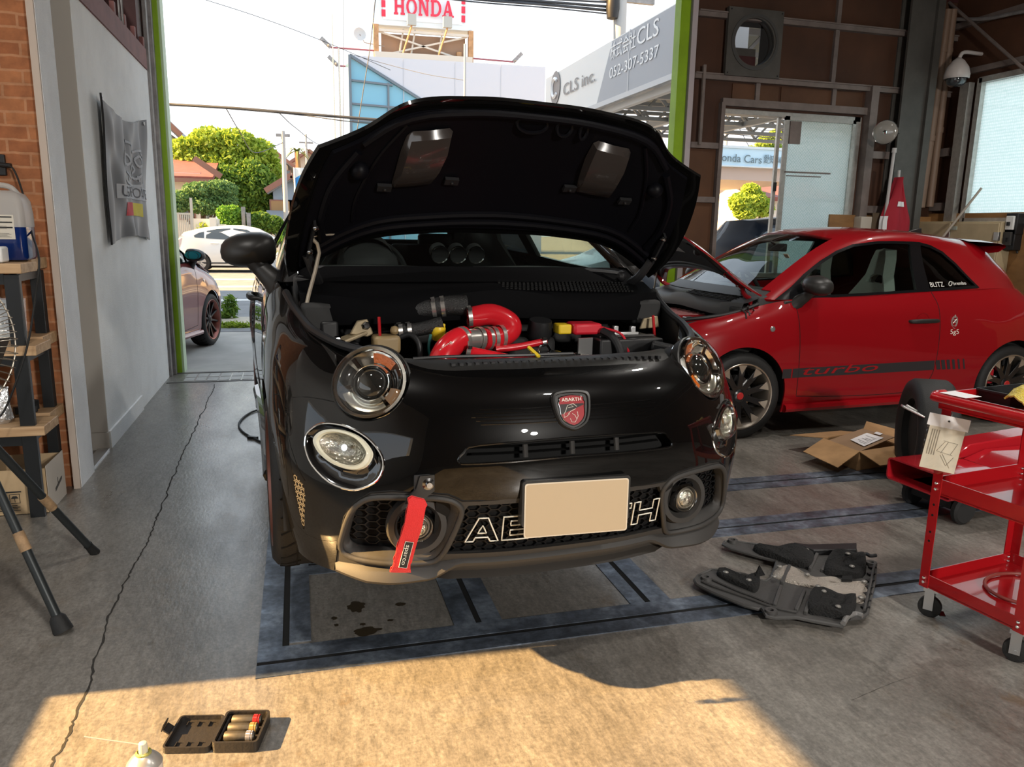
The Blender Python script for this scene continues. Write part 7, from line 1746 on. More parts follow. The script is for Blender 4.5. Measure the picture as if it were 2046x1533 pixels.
def leafm(name, c1, c2):
    if name in MATS: return MATS[name]
    m = bpy.data.materials.new(name); m.use_nodes = True; t = m.node_tree; p = t.nodes['Principled BSDF']
    g = t.nodes.new('ShaderNodeNewGeometry'); r = t.nodes.new('ShaderNodeValToRGB'); t.links.new(g.outputs['Random Per Island'], r.inputs[0])
    r.color_ramp.elements[0].color = (*c1, 1); r.color_ramp.elements[1].color = (*c2, 1); t.links.new(r.outputs[0], p.inputs['Base Color']); p.inputs['Roughness'].default_value = .7
    tl = t.nodes.new('ShaderNodeBsdfTranslucent'); t.links.new(r.outputs[0], tl.inputs[0]); mx = t.nodes.new('ShaderNodeMixShader'); mx.inputs[0].default_value = .35
    o = [n for n in t.nodes if n.type == 'OUTPUT_MATERIAL'][0]; t.links.new(p.outputs[0], mx.inputs[1]); t.links.new(tl.outputs[0], mx.inputs[2]); t.links.new(mx.outputs[0], o.inputs[0]); MATS[name] = m; return m
BARK = mat('bark', (.10, .07, .05), .9)
def tree(name, label, depth, blobs, n, size, m_, seed, trunk=None, group=None, cat='tree'):
    """blobs in pixels: (px, py, r_px, squash)"""
    k = depth/F*1.02; B = []
    for px, py, r, sq in blobs:
        c = PY(px, py, depth); B.append((c.x, c.y, c.z, r*k, r*k*.9, r*k*sq))
    bx_ = sum(b[0] for b in B)/len(B); o = thing(name, label, cat, (bx_, depth, -.1), 0, group)
    me = leaves(int(n*2.2), [(b[0]-bx_, b[1]-depth, b[2]+.1, *b[3:]) for b in B], size*.62, seed); link('foliage', me, m_, o, 0)
    tm = MB(); tr = trunk or [(0, 0)]
    top = max(b[2] for b in B)
    tm.tube([(0, 0, 0), (.1, 0, top*.4), (0, .1, top*.75)], [.16, .12, .06], 8)
    for b in B[:6]: tm.tube([(0, 0, top*.35), ((b[0]-bx_)*.5, 0, (b[2]+top*.4)/2), (b[0]-bx_, b[1]-depth, b[2])], [.07, .05, .02], 6)
    tm.build('trunk', BARK, o, 60); return o
GY = leafm('leaf_yellow_green', (.20, .32, .03), (.46, .56, .07)); GM = leafm('leaf_mid_green', (.06, .15, .02), (.22, .34, .04)); GD = leafm('leaf_dark_green', (.03, .09, .025), (.12, .22, .06)); GP = leafm('leaf_pine', (.07, .17, .06), (.20, .34, .12))
tree('tree', 'big yellow-green tree across the street behind the small maroon-roofed house', 36, [(375, 300, 32, .7), (420, 285, 38, .7), (470, 290, 40, .7), (515, 310, 36, .8), (400, 325, 40, .7), (455, 325, 45, .7), (530, 345, 34, .9)], 5200, .17, GY, 1, group='trees across the street')
tree('tree', 'dark green tree mass across the street between the yellow-green tree and the blue house', 35, [(455, 370, 45, .8), (505, 375, 45, 1), (480, 410, 46, .8), (525, 405, 35, 1), (535, 440, 26, 1), (500, 350, 30, 1)], 5200, .15, GM, 2, group='trees across the street')
tree('pine_tree', 'cloud-pruned pine tree standing in front of the small white house', 31, [(365, 395, 26, .5), (400, 380, 30, .5), (440, 378, 30, .55), (350, 412, 24, .5), (410, 410, 34, .5), (445, 400, 26, .6)], 4200, .10, GP, 3)
tree('hedge', 'clipped bright green hedge beside the grey stone gate pillar', 29.5, [(450, 425, 16, .8), (465, 430, 18, 1), (463, 452, 18, .9), (452, 448, 16, 1)], 2400, .09, leafm('leaf_hedge', (.09, .24, .03), (.24, .46, .05)), 4, cat='hedge')
tree('shrub', 'low shrub growing over the wall right of the stone gate pillar', 29.5, [(520, 440, 20, .8), (545, 448, 20, .8), (505, 455, 18, .8), (560, 455, 14, .9)], 2200, .10, GM, 5, cat='shrub')
tree('shrub', 'small yellow shrub in front of the white garden wall', 29.2, [(405, 452, 15, .7), (415, 458, 12, .7)], 700, .09, GY, 6, cat='shrub')
tree('shrub', 'round yellow-green garden tree seen through the left pane of the wall window', 24, [(1480, 405, 26, .8), (1505, 400, 28, .8), (1525, 415, 24, .8), (1490, 425, 26, .6), (1500, 380, 20, .7)], 3600, .12, GY, 7, cat='tree')
tree('tree', 'distant green tree above the blue canopy seen through the wall window', 46, [(1530, 290, 22, 1), (1550, 275, 20, .8), (1545, 305, 22, 1), (1500, 300, 14, .6), (1535, 360, 22, .8)], 2600, .17, leafm('leaf_far', (.16, .30, .04), (.44, .50, .08)), 8)
# weeds at the kerb
wd_ = thing('weed', 'tuft of weeds growing at the asphalt edge beyond the maroon car', 'weed', tuple(PZ(447, 632, 0)))
link('blades', leaves(260, [(0, 0, .08, .22, .12, .12), (.1, 0, .15, .10, .08, .18)], .07, 9, .25), GM, wd_, 0)
wd2 = thing('grass_strip', 'strip of grass along the edge of the concrete apron', 'grass', tuple(PZ(460, 655, 0))); wd2['kind'] = 'stuff'
link('blades', leaves(420, [(0, 0, .02, .30, .08, .05)], .05, 10, .25), GY, wd2, 0)
# ---------------- houses
WHW = mat('house_white', (.68, .66, .61), .8); CRW = mat('house_cream', (.58, .50, .40), .8); BLW = mat('house_blue', (.26, .33, .42), .8); RTL = mat('roof_maroon', (.22, .085, .075), .75, noise=.15, nscale=4); RGR = mat('roof_grey', (.20, .21, .23), .7); TRM = mat('trim_brown', (.26, .13, .10), .7); WIN = mat('far_window', (.10, .12, .14), .15, coat=.5); WINW = mat('brown_wood', (.36, .22, .10), .6)  # WINW is one plain brown for window panes
def house(name, label, px0, px1, py_eave, py_ridge, depth, wallm, roofm, dlen=6, over=.5, wins=(), ridge_x=True, hip=.0, group=None):
    a, b = PY(px0, py_eave, depth), PY(px1, py_eave, depth); rz = PY((px0+px1)/2, py_ridge, depth).z; ez = (a.z+b.z)/2; w = b.x-a.x
    h = thing(name, label, 'house', ((a.x+b.x)/2, depth, -.1), 0, group); ez += .1; rz += .1; hw = w/2
    MB().bb((-hw, 0, 0), (hw, dlen, ez)).build('walls', wallm, h, 0)
    m = MB()
    if ridge_x:
        for y0, y1 in ((-over, dlen/2), (dlen+over, dlen/2)): m.add([(-hw-over, y0, ez-.15), (hw+over, y0, ez-.15), (hw+over-hip, y1, rz), (-hw-over+hip, y1, rz)], [(0, 1, 2, 3)])
        m.build('roof', roofm, h, 0, thick=.18); MB().add([(-hw, 0, ez), (-hw, dlen, ez), (-hw, dlen/2, rz-.1)], [(0, 1, 2)]).add([(hw, 0, ez), (hw, dlen, ez), (hw, dlen/2, rz-.1)], [(0, 1, 2)]).build('gable', wallm, h, 0)
    else:
        for x0, x1 in ((-hw-over, 0), (hw+over, 0)): m.add([(x0, -over, ez-.15), (x0, dlen+over, ez-.15), (x1, dlen+over, rz), (x1, -over, rz)], [(0, 1, 2, 3)])
        m.build('roof', roofm, h, 0, thick=.18); MB().add([(-hw, 0, ez), (hw, 0, ez), (0, 0, rz-.1)], [(0, 1, 2)]).build('gable', wallm, h, 0, thick=.05)
        MB().beam((-hw-over, -over-.02, ez-.17), (0, -over-.02, rz-.02), .06, .22).beam((hw+over, -over-.02, ez-.17), (0, -over-.02, rz-.02), .06, .22).build('barge_board', TRM, h, 0)
    for (u, v, ww, hh, mm) in wins:
        f = MB().bb((-hw+u*w-ww/2-.06, -.05, v*ez-hh/2-.06), (-hw+u*w+ww/2+.06, -.01, v*ez+hh/2+.06)).build('window', TRM, h, 0); MB().bb((-hw+u*w-ww/2, -.07, v*ez-hh/2), (-hw+u*w+ww/2, -.05, v*ez+hh/2)).build('pane', mm, f, 0)
    return h
h = house('house', 'small white house with a maroon gable roof beside the green post', 318, 400, 345, 310, 33, WHW, RTL, 5, .5, [(.62, .62, .5, .9, WIN)], ridge_x=True)
MB().beam((1.55, -.55, 2.95+.3), (.6, -.55, 3.9), .08, .22).bb((-2.2, -.58, 3.0), (1.4, -.5, 3.15)).build('eave_trim', TRM, h, 0)
house('house', 'tall white house whose dark eave shows above the maroon-roofed house', 230, 336, 262, 190, 38, WHW, RGR, 7, .6, [(.96, .8, .4, .8, WIN)], ridge_x=False)
house('house', 'blue-grey house with two brown windows behind the pole', 545, 620, 375, 350, 34, BLW, RGR, 5, .3, [(.22, .72, .85, .55, WINW), (.66, .72, .7, .55, WINW)], ridge_x=False)
house('house', 'cream house with a grey roof above the trees', 505, 575, 330, 295, 62, CRW, RGR, 7, .6, [(.9, .85, .8, 1, WIN)], ridge_x=False, group='hillside houses')
house('house', 'cream house behind the palm tree, farthest on the hill', 575, 660, 335, 300, 74, mat('house_sand', (.55, .48, .40), .8), RTL, 7, .6, [(.25, .9, .8, .9, WIN)], ridge_x=False)
house('house', 'low tiled house beneath the blue house by the pole', 552, 600, 440, 420, 32, WHW, RGR, 3, .4, [])
house('house', 'grey tiled house seen under the blue canopy through the wall window', 1440, 1530, 385, 350, 40, mat('house_pale', (.50, .45, .40), .8), mat('roof_pale', (.42, .40, .38), .7), 6, .4, [(.3, .8, .6, .7, WIN), (.75, .8, .6, .7, WIN)])
house('house', 'white house at the right of the window view behind the round tree', 1528, 1640, 390, 345, 32, WHW, RTL, 6, .6, [])
# garden wall, gate, pillar
o = MB().bb((PY(385, 440, 29).x, 29, -.1), (PY(438, 440, 29).x, 29.2, PY(410, 437, 29).z)).bb((PY(420, 440, 29).x, 28.7, -.1), (PY(433, 440, 29).x, 29.0, PY(420, 435, 29).z)).build('garden_wall', WHW, None, 0); tag(o, 'white garden wall across the street behind the white car', 'wall')
gt = thing('garden_gate', 'pale metal bar gate across the street left of the white car', 'gate', (PY(360, 440, 28.6).x, 28.6, -.1)); gw = PY(386, 440, 28.6).x-PY(338, 440, 28.6).x; gh = PY(360, 425, 28.6).z+.1
m = MB()
for k in range(14): m.bb((-gw/2+k*gw/13-.015, -.02, .05), (-gw/2+k*gw/13+.015, .02, gh))
m.build('gate_bars', mat('gate_grey', (.40, .41, .40), .5, .4), gt, 0)['kind'] = 'stuff'; MB().bb((-gw/2, -.03, gh-.06), (gw/2, .03, gh)).bb((-gw/2, -.03, .9), (gw/2, .03, .97)).bb((gw/2-.04, -.05, 0), (gw/2+.04, .05, gh+.5)).build('gate_frame', MATS['gate_grey'], gt, 0)
a = PY(482, 425, 29); b = PY(500, 425, 29); o = MB().bb((a.x, 29, -.1), ((a.x+b.x)/2-.03, 29.4, a.z+.2)).bb(((a.x+b.x)/2+.03, 28.8, -.1), (b.x, 29.2, a.z)).build('stone_pillar', mat('stone_grey', (.22, .23, .24), .9, noise=.3, nscale=6), None, 0); tag(o, 'grey stone gate pillar beside the clipped hedge', 'pillar')
a, b = PY(436, 448, 28.9), PY(452, 448, 28.9)
o = MB().bb((a.x, 28.9, -.1), (b.x, 28.95, a.z)).build('notice_board', WHW, None, 0); tag(o, 'white notice board on the garden wall behind the white car', 'board')
# palm
pt, pb = PY(593, 300, 50), PY(596, 345, 50)
pm_ = thing('palm_tree', 'tall palm tree rising beyond the blue house', 'palm', (pb.x, 50, -.1))
MB().tube([(0, 0, 0), (.1, 0, pt.z*.6), (pt.x-pb.x, 0, pt.z)], [.22, .18, .14], 8).build('palm_trunk', mat('palm_bark', (.28, .16, .10), .9), pm_)
m = MB()
for k in range(16):
    a = 2*math.pi*k/16; u = V((math.cos(a), math.sin(a), 0)); c_ = V((pt.x-pb.x, 0, pt.z)); lift = .5 if k % 2 else .15
    m.grid([[c_+u*(1.3*s_)+V((0, 0, lift*s_*1.8-1.1*s_*s_))+V((-u.y, u.x, 0))*e*.10*(1-s_) for e in (-1, 0, 1)] for s_ in np.linspace(0, 1, 7)])
m.build('palm_fronds', mat('palm_green', (.16, .20, .06), .7), pm_, 0)
# utility poles
CPOLE = mat('pole_concrete', (.40, .41, .42), .7)
def pole(name, label, px, py_top, depth, r, px2=None, arms=()):
    t_ = PY(px, py_top, depth); o = thing(name, label, 'pole', (t_.x, depth, -.1)); MB().tube([(0, 0, 0), (0, 0, t_.z+.1)], [r*1.2, r*.85], 12).build('pole_shaft', CPOLE, o, 60)
    for dz, w in arms: MB().bb((-w, -.05, t_.z+.1-dz-.05), (w, .05, t_.z+.1-dz+.05)).build('cross_arm', GREYW, o, 0); 
    return o
pole('utility_pole', 'slim pale utility pole in front of the blue house', 565, 262, 31, .09, arms=((.15, .25),))
pole('utility_pole', 'thin pole behind the palm tree', 611, 268, 60, .09, arms=((.6, .5),))
up1 = pole('utility_pole', 'thick utility pole with a transformer above the signboard at the top right', 1245, -120, 17, .16, arms=((.5, .8), (1.2, .8)))
MB().lathe([(0, .42), (.10, .42), (.13, .35), (.15, -.1), (.12, -.3), (0, -.34)], (-.22, -.1, PY(1222, 10, 17).z+.1), (0, 0, 1), 16).build('transformer', BLACKP, up1)
pole('utility_pole', 'utility pole behind the signboard canopy beside the green post', 1323, 225, 40, .13, arms=((.3, .8), (1.0, .6)))
up2 = pole('utility_pole', 'utility pole with cross arms seen through the left window pane', 1455, 222, 44, .12, arms=((.2, .9), (.9, .7)))
pole('utility_pole', 'thin white lamp pole in front of the grey showroom wall', 929, 88, 30, .055)
# banner flags
bf = thing('banner_flag', 'blue and white vertical banner flag on a white pole by the black car', 'flag', (PY(590, 400, 27).x, 27, -.1))
zt = PY(590, 335, 27).z+.1; MB().tube([(0, 0, 0), (0, 0, zt)], .025, 8).build('flag_pole', WHITEP, bf); MB().grid([[(.03+.42*u, .05*math.sin(u*4+v*3), 1.0+(zt-1.0)*v) for v in np.linspace(0, 1, 10)] for u in np.linspace(0, 1, 5)]).build('banner_cloth', mat('banner_white', (.62, .68, .72), .7), bf, 60); MB().grid([[(.03+.42*u, .05*math.sin(u*4+v*3)-.01, 1.0+(zt-1.0)*v+.25*(1-u)*0) for v in np.linspace(.70+.15*u, .86+.1*u, 4)] for u in np.linspace(0, 1, 5)]).build('banner_stripe', mat('banner_blue', (.02, .20, .55), .7), bf, 60)
shade_block = thing('house', 'added unseen block left of the workshop that shades the apron', 'house', (-11, 14, 0))  # out-of-view block added to keep sun off the apron and signboard
MB().bb((-5, -5.5, -.1), (5.6, 5, 11)).build('walls', CRW, shade_block, 0)
for k in range(4): MB().bb((5.6, -4.5+k*2.4, 4), (5.65, -3+k*2.4, 5.5)).build('window', WIN, shade_block, 0)
# ---------------- glass-fronted showroom
D_ = 44; TLc, TRc, BLc = PY(698, 110, D_), PY(1090, 134, D_), PY(698, 250, D_)
gb = thing('showroom', 'pale grey showroom building with a blue slanted glass corner', 'building', (TLc.x, D_, -.1))
bw_ = TRc.x-TLc.x; bh = TLc.z+.1; bh2 = TRc.z+.1
PANEL = mat('panel_lilac', (.56, .59, .66), .5); GLB = mat('sky_glass', (.16, .42, .58), .12, coat=.6); FRB = mat('frame_blue_grey', (.14, .18, .22), .5)
dx = PY(855, 205, D_).x-TLc.x; dz_ = PY(840, 205, D_).z+.1
m = MB(); m.add([(0, 0, bh), (bw_, 0, bh2), (bw_, 0, 0), (dx*1.55, 0, 0), (dx*1.02, 0, dz_-.1)], [(0, 1, 2, 3, 4)]).add([(bw_, 0, bh2), (bw_, 4, bh2), (bw_, 4, 0), (bw_, 0, 0)], [(0, 1, 2, 3)]).add([(0, 0, bh), (0, 4, bh), (bw_, 4, bh2), (bw_, 0, bh2)], [(0, 1, 2, 3)]).build('wall_panel', PANEL, gb, 0)
for k in (.26, .52, .76): MB().bb((bw_*k, -.02, 0), (bw_*k+.04, .01, bh-(bh-bh2)*k-.05)).build('panel_joint', mat('joint_lilac', (.50, .53, .59), .5), gb, 0)
MB().add([(0, .05, bh-.1), (dx*1.02, .05, dz_-.1), (dx*1.55, .05, 0), (0, .05, 0)], [(0, 1, 2, 3)]).add([(-.02, 0, bh), (-.02, 4, bh), (-.02, 4, 0), (-.02, 0, 0)], [(0, 1, 2, 3)]).build('glass_front', GLB, gb, 0)
m = MB(); m.beam((0, -.03, bh), (dx*1.02, -.03, dz_-.1), .12, .14).beam((0, -.03, bh), (0, -.03, 0), .22, .14)
for py in (160, 207, 240): z = PY(698, py, D_).z+.1; m.beam((0, -.03, z), (dx*(bh-z)/(bh-dz_+.1)*.98, -.03, z-.12), .10, .10)
x = PY(776, 200, D_).x-TLc.x; m.beam((x, -.03, PY(776, 162, D_).z), (x, -.03, 0), .08, .10); m.build('glazing_bars', FRB, gb, 0)
MB().tube([(-.55, -.1, 0), (-.55, -.1, bh+.3)], .05, 8).tube([(-.85, -.1, 0), (-.85, -.1, bh+1.9)], .03, 6).build('down_pipe', ALUB, gb)
# ---------------- billboard tower on the showroom roof
D2 = 50
def q2(px, py): return PY(px, py, D2)
A1, A2 = q2(747, 48), q2(943, 62)
bt2 = thing('billboard', 'white rooftop billboard with red lettering on a rusty steel frame', 'sign', (A1.x, D2, A1.z)); bw2 = A2.x-A1.x; sl = (A2.z-A1.z)/bw2
def bbp(u, w, d=0): return V((u*bw2, d, sl*u*bw2+w))
BHT = 3.2
def bq(u0, u1, w0, w1, d): return [bbp(u0, w0, d), bbp(u1, w0, d), bbp(u1, w1, d), bbp(u0, w1, d)]
MB().add(bq(0, 1, 0, BHT, 0)+bq(0, 1, 0, BHT, 1.0), [(0, 1, 2, 3), (7, 6, 5, 4), (0, 4, 5, 1), (1, 5, 6, 2), (0, 3, 7, 4), (3, 2, 6, 7)]).build('board', mat('board_blue_white', (.60, .68, .74), .5), bt2, 0)
BRED = mat('billboard_red', (.62, .03, .07), .5)
MB().add(bq(.09, .90, .30, BHT, -.03), [(0, 1, 2, 3)]).build('board_face', mat('board_face', (.66, .73, .80), .5), bt2, 0)
# red heavy serif capitals, drawn as outline shapes
hw2 = bw2*.64; hh2 = 1.15
def slab(ch, x, w, h, m):
    """heavy slab-serif capital from bars, drawn in the board plane"""
    def P3(a, b): return bbp((x+a*w)/bw2, z0_l+b*h, -.06)
    def P3(a, b): return bbp((x+a*w)/bw2, z0_l+b*h, -.06-.0015*len(m.v))
    def bar(a, b, c, d): m.add([P3(a, b), P3(c, b), P3(c, d), P3(a, d)], [(0, 1, 2, 3)])
    def quadb(*q): m.add([P3(*p_) for p_ in q], [(0, 1, 2, 3)])
    def arc(cx, cy, rx_, ry_, a0, a1, tx, ty):
        T = np.linspace(a0, a1, 18); n0 = len(m.v)
        for t_ in T: m.v += [tuple(P3(cx+rx_*math.cos(t_), cy+ry_*math.sin(t_))), tuple(P3(cx+(rx_-tx)*math.cos(t_), cy+(ry_-ty)*math.sin(t_)))]
        m.f += [(n0+2*i, n0+2*i+2, n0+2*i+3, n0+2*i+1) for i in range(len(T)-1)]
    if ch == 'H':
        for a in (.08, .68): bar(a, 0, a+.24, 1); bar(a-.08, 0, a+.32, .13); bar(a-.08, .87, a+.32, 1)
        bar(.3, .42, .7, .58)
    if ch == 'O': arc(.5, .5, .5, .52, 0, 2*math.pi, .22, .15)
    if ch == 'N':
        bar(.08, 0, .26, 1); bar(.0, 0, .36, .13); bar(.0, .87, .3, 1); bar(.74, 0, .92, 1); bar(.64, .87, 1, 1); quadb((.12, 1), (.38, 1), (.92, 0), (.68, 0))
    if ch == 'D': bar(.08, 0, .32, 1); bar(0, 0, .5, .15); bar(0, .85, .5, 1); arc(.46, .5, .54, .5, -math.pi/2, math.pi/2, .24, .15)
    if ch == 'A': quadb((.02, 0), (.22, 0), (.56, 1), (.40, 1)); quadb((.62, 0), (.98, 0), (.60, 1), (.42, 1)); bar(.26, .26, .74, .40); bar(-.04, 0, .34, .12); bar(.56, 0, 1.04, .12)
lm_ = MB(); z0_l = PY(785, 29, D2).z-A1.z-sl*.2*bw2; x0_l = PY(786, 20, D2).x-A1.x; wl_ = (PY(906, 20, D2).x-A1.x-x0_l)
for i_, ch_ in enumerate('HONDA'): slab(ch_, x0_l+i_*wl_/5+.02, wl_/5*.90, .95, lm_)
lm_.build('board_lettering', BRED, bt2, 0)
m = MB()
for i in range(5):
    for u in (.095, .905):
        m.add([p+V((0, -.05, 0)) for p in bq(u-.018, u+.022, .45+i*.52, .85+i*.52, 0)], [(0, 1, 2, 3)])
        m.add([p+V((0, -.06, 0)) for p in bq(u-.008, u+.012, .55+i*.52, .70+i*.52, 0)], [(0, 1, 2, 3)])
m.build('side_pattern', BRED, bt2, 0)
RUST = mat('rusty_steel', (.42, .24, .12), .7, noise=.3, nscale=3); STW = mat('pale_steel', (.55, .52, .47), .6)
for u in (.02, .99): MB().beam(bbp(u, 0, .1), bbp(u, -A1.z-.1-sl*u*bw2, .1), .35, .3).build('frame_post', RUST, bt2, 0)
MB().beam(bbp(.88, -1.2, .5), bbp(.88, -A1.z-.1-sl*.88*bw2, .5), .3, .3).build('frame_post', RUST, bt2, 0)
m = MB(); w2 = -1.75
m.beam(bbp(0, -.3, .05), bbp(1, -.3, .05), .15, .15).beam(bbp(0, w2, 0), bbp(1, w2, 0), .5, .35).beam(bbp(.05, -.35, .2), bbp(.95, w2, .2), .10, .10).beam(bbp(.05, w2, .2), bbp(.95, -.35, .2), .10, .10)
for u in (.3, .42, .7): m.beam(bbp(u, -.1, .3), bbp(u-.05, w2, .3), .10, .10)
m.build('frame_truss', STW, bt2, 0); MB().add(bq(.08, .95, w2, -.35, .6), [(0, 1, 2, 3)]).build('frame_cladding', mat('clad_brown', (.30, .20, .14), .8), bt2, 0)
m = MB()
for u, w in ((.36, -.10), (.72, -.10)):
    f = MB().bb((u*bw2-.26, -.9, w+sl*u*bw2), (u*bw2+.26, -.6, w+sl*u*bw2+.62)).build('flood_lamp', mat('flood_grey', (.35, .37, .36), .5), bt2, 0); MB().beam((u*bw2, -.75, w+sl*u*bw2), (u*bw2-.5, -.1, w-1.6), .08, .08).build('lamp_stay', RUST, f, 0)
for s_, u0, w in ((-1, 0, -1.5), (-1, 0, -2.5), (1, 1, -1.6), (1, 1, -2.6)):
    L = 2.6 if w > -2 else 2.2
    if s_ > 0: L = 2.6 if w > -2 else 1.8
    a = bbp(u0, w, 0); b = a+V((s_*L, -.4, -.1)); o = MB().tube([a, b], .05, 6).build('lamp_arm', mat('arm_red', (.28, .09, .12), .6), bt2)
    MB().beam(b, b+V((s_*.55, 0, .55 if s_ > 0 else .5)), .10, .22).ball(tuple(b+V((s_*.1, 0, .1))), .12, 8, 6).build('arm_lamp', GREYW, o, 0)
dsh = PY(719, 68, D2); o = thing('satellite_dish', 'small round satellite dish left of the billboard frame', 'dish', tuple(dsh)); MB().lathe([(0, -.12), (.25, -.08), (.38, .0)], (0, 0, 0), (.2, -1, .1), 20).build('dish', mat('dish_grey', (.48, .50, .52), .5), o, 50); MB().tube([(0, .1, 0), (.3, .3, -.4), (1.5, .4, -.5)], .03, 6).build('dish_arm', GREYW, o)
# ---------------- signboard over the canopy at the right of the opening
zb_ = 3.55
p_n, p_f = PZ(1362, 148, zb_), PZ(1170, 218, zb_)
sx = (p_n.x+p_f.x)/2
def sg(px, py): return PX(px, py, sx)
fn0 = sg(1362, 0); nb = sg(1364, 147); far_b = sg(1086, 246); far_t = sg(1086, 128)
top = fn0.z; yn, yf = nb.y-1.2, sg(1090, 200).y
sgn = thing('canopy_sign', 'long white and grey company signboard on the canopy edge beside the green post', 'sign', (sx, yn, 0))
SGW = mat('sign_white', (.78, .78, .77), .5); SGG = mat('sign_grey', (.36, .37, .40), .45)
MB().bb((0, 0, zb_), (.25, yf-yn, top)).build('sign_box', SGW, sgn, 0)
ya, yb2 = sg(1226, 53).y-yn, sg(1193, 208).y-yn
MB().prism([(0, zb_+.02), (yb2, zb_+.02), (ya, top-.02), (0, top-.02)], (0, 0, 0), (0, 1, 0), (0, 0, 1), (1, 0, 0), -.012, 0).build('grey_panel', SGG, sgn, 0)
MB().bb((-.03, 0, zb_-.05), (.02, yf-yn, zb_+.03)).bb((-.02, sg(1260, 100).y-yn, zb_), (-.008, sg(1260, 100).y-yn+.03, top)).build('sign_edge', mat('sign_edge', (.55, .55, .56), .4), sgn, 0)
def sgt(txt, px, py, px_end, hpx, m_, name):
    a, b = sg(px, py), sg(px_end, py-(px_end-px)*.42); h0 = sg(px, py-hpx); t = text_mb(txt, (-.022, a.y-yn, a.z), (0, -1, 0), (0, 0, 1), (h0.z-a.z)*1.38, .004, width=abs(a.y-b.y)); t.build(name, m_, sgn, 0)
SGT = mat('sign_letter', (.86, .86, .86), .5); SGD = mat('sign_dark', (.28, .25, .24), .5)
sgt('株式会社', 1221, 119, 1272, 26, SGT, 'sign_lettering'); sgt('CLS', 1275, 92, 1318, 34, SGT, 'sign_lettering'); sgt('052-307-5337', 1220, 158, 1318, 22, SGT, 'sign_number'); sgt('CLS inc.', 1127, 192, 1191, 24, SGD, 'sign_name')
c_ = sg(1111, 176); ry, rz_ = abs(sg(1102, 176).y-c_.y), c_.z-sg(1111, 209).z
MB().add([(-.02, c_.y-yn+ry*math.cos(a), c_.z+rz_*math.sin(a)) for a in np.linspace(0, 2*math.pi, 32, endpoint=False)], [tuple(range(32))]).build('sign_disc', SGD, sgn, 0)
MB().tube([(-.03, c_.y-yn+ry*.5*math.cos(a), c_.z+rz_*.52*math.sin(a)) for a in np.linspace(-.9+math.pi, .9+math.pi+2*math.pi-3.6+.0, 3)]+[], .001, 4) if False else None
g_ = MB(); P2 = [(-.028, c_.y-yn-ry*.55*math.cos(a), c_.z+rz_*.55*math.sin(a)) for a in np.linspace(.75, 2*math.pi-.75, 20)]; g_.tube(P2, rz_*.12, 5); g_.build('sign_c', SGT, sgn, 50)
# canopy soffit: trusses and light corrugated roof
cn = thing('canopy', 'steel truss canopy under the long signboard', 'canopy', (sx, yn, zb_-.15))
yl_ = yf-yn; SOF = mat('soffit_beige', (.30, .28, .22), .7); STG = mat('canopy_steel', (.30, .29, .27), .5, .3)
MB().bb((.25, 0, .62), (6.5, yl_, .66)).build('canopy_roof', SOF, cn, 0)
m = MB()
for k in range(7):
    y = .3+k*(yl_-.6)/6; m.beam((.2, y, .05), (6.4, y, .05), .07, .07).beam((.2, y, .5), (6.4, y, .5), .07, .07)
    for j in range(8): m.beam((.25+j*.78, y, .08), (.25+j*.78+.39, y, .48), .04, .04).beam((.25+j*.78+.39, y, .48), (.25+j*.78+.78, y, .08), .04, .04)
m.build('truss', STG, cn, 0)['kind'] = 'stuff'; MB().bb((.1, 0, .0), (.2, yl_, .1)).bb((1.6, 0, 0), (1.72, yl_, .12)).bb((3.2, 0, 0), (3.3, yl_, .1)).build('purlin', mat('canopy_white', (.55, .54, .52), .5), cn, 0)
for y in (.5, yl_-.3): MB().tube([(3.0, y, .0), (3.0, y, -zb_+.1)], .09, 10).build('canopy_post', STG, cn)
# ---------------- blue canopy sign seen through the sliding window
D3 = 27
a, b = PY(1400, 287, D3), PY(1640, 300, D3); az = PY(1450, 292, D3).z; bz = PY(1450, 331, D3).z
st_ = thing('station_canopy', 'pale blue canopy fascia with dark lettering seen through the sliding window', 'sign', (a.x, D3, bz))
MB().bb((0, 0, 0), (b.x-a.x, .2, az-bz)).build('fascia', mat('fascia_blue', (.42, .60, .74), .5), st_, 0); MB().bb((0, -.05, az-bz-.06), (b.x-a.x, .3, az-bz+.03)).bb((0, -.04, -.03), (b.x-a.x, .3, .02)).build('fascia_edge', mat('fascia_edge', (.50, .58, .64), .4), st_, 0)
MB().bb((0, .2, -.5), (b.x-a.x, 7, .0)).build('canopy_underside', mat('canopy_pink', (.40, .33, .30), .7), st_, 0)
p = PY(1427, 321, D3); q = PY(1520, 326, D3); q3 = PY(1524, 325, D3); q4 = PY(1546, 326, D3); TXT = mat('fascia_text', (.09, .14, .17), .5)
text_mb('Honda Cars', (p.x-a.x, -.06, p.z-bz), (1, 0, -.02), (0, 0, 1), .42, .01, width=q.x-p.x).build('fascia_lettering', TXT, st_, 0); text_mb('愛知', (q3.x-a.x, -.06, q3.z-bz), (1, 0, -.02), (0, 0, 1), .36, .01, width=q4.x-q3.x).build('fascia_lettering', TXT, st_, 0)
q5 = PY(1551, 326, D3); text_mb('滝', (q5.x-a.x, -.06, q5.z-bz), (1, 0, 0), (0, 0, 1), .26, .01).build('fascia_lettering', TXT, st_, 0)
MB().tube([(1.0, 1, 0), (1.0, 1, -bz)], .1, 8).build('canopy_post', CPOLE, st_)
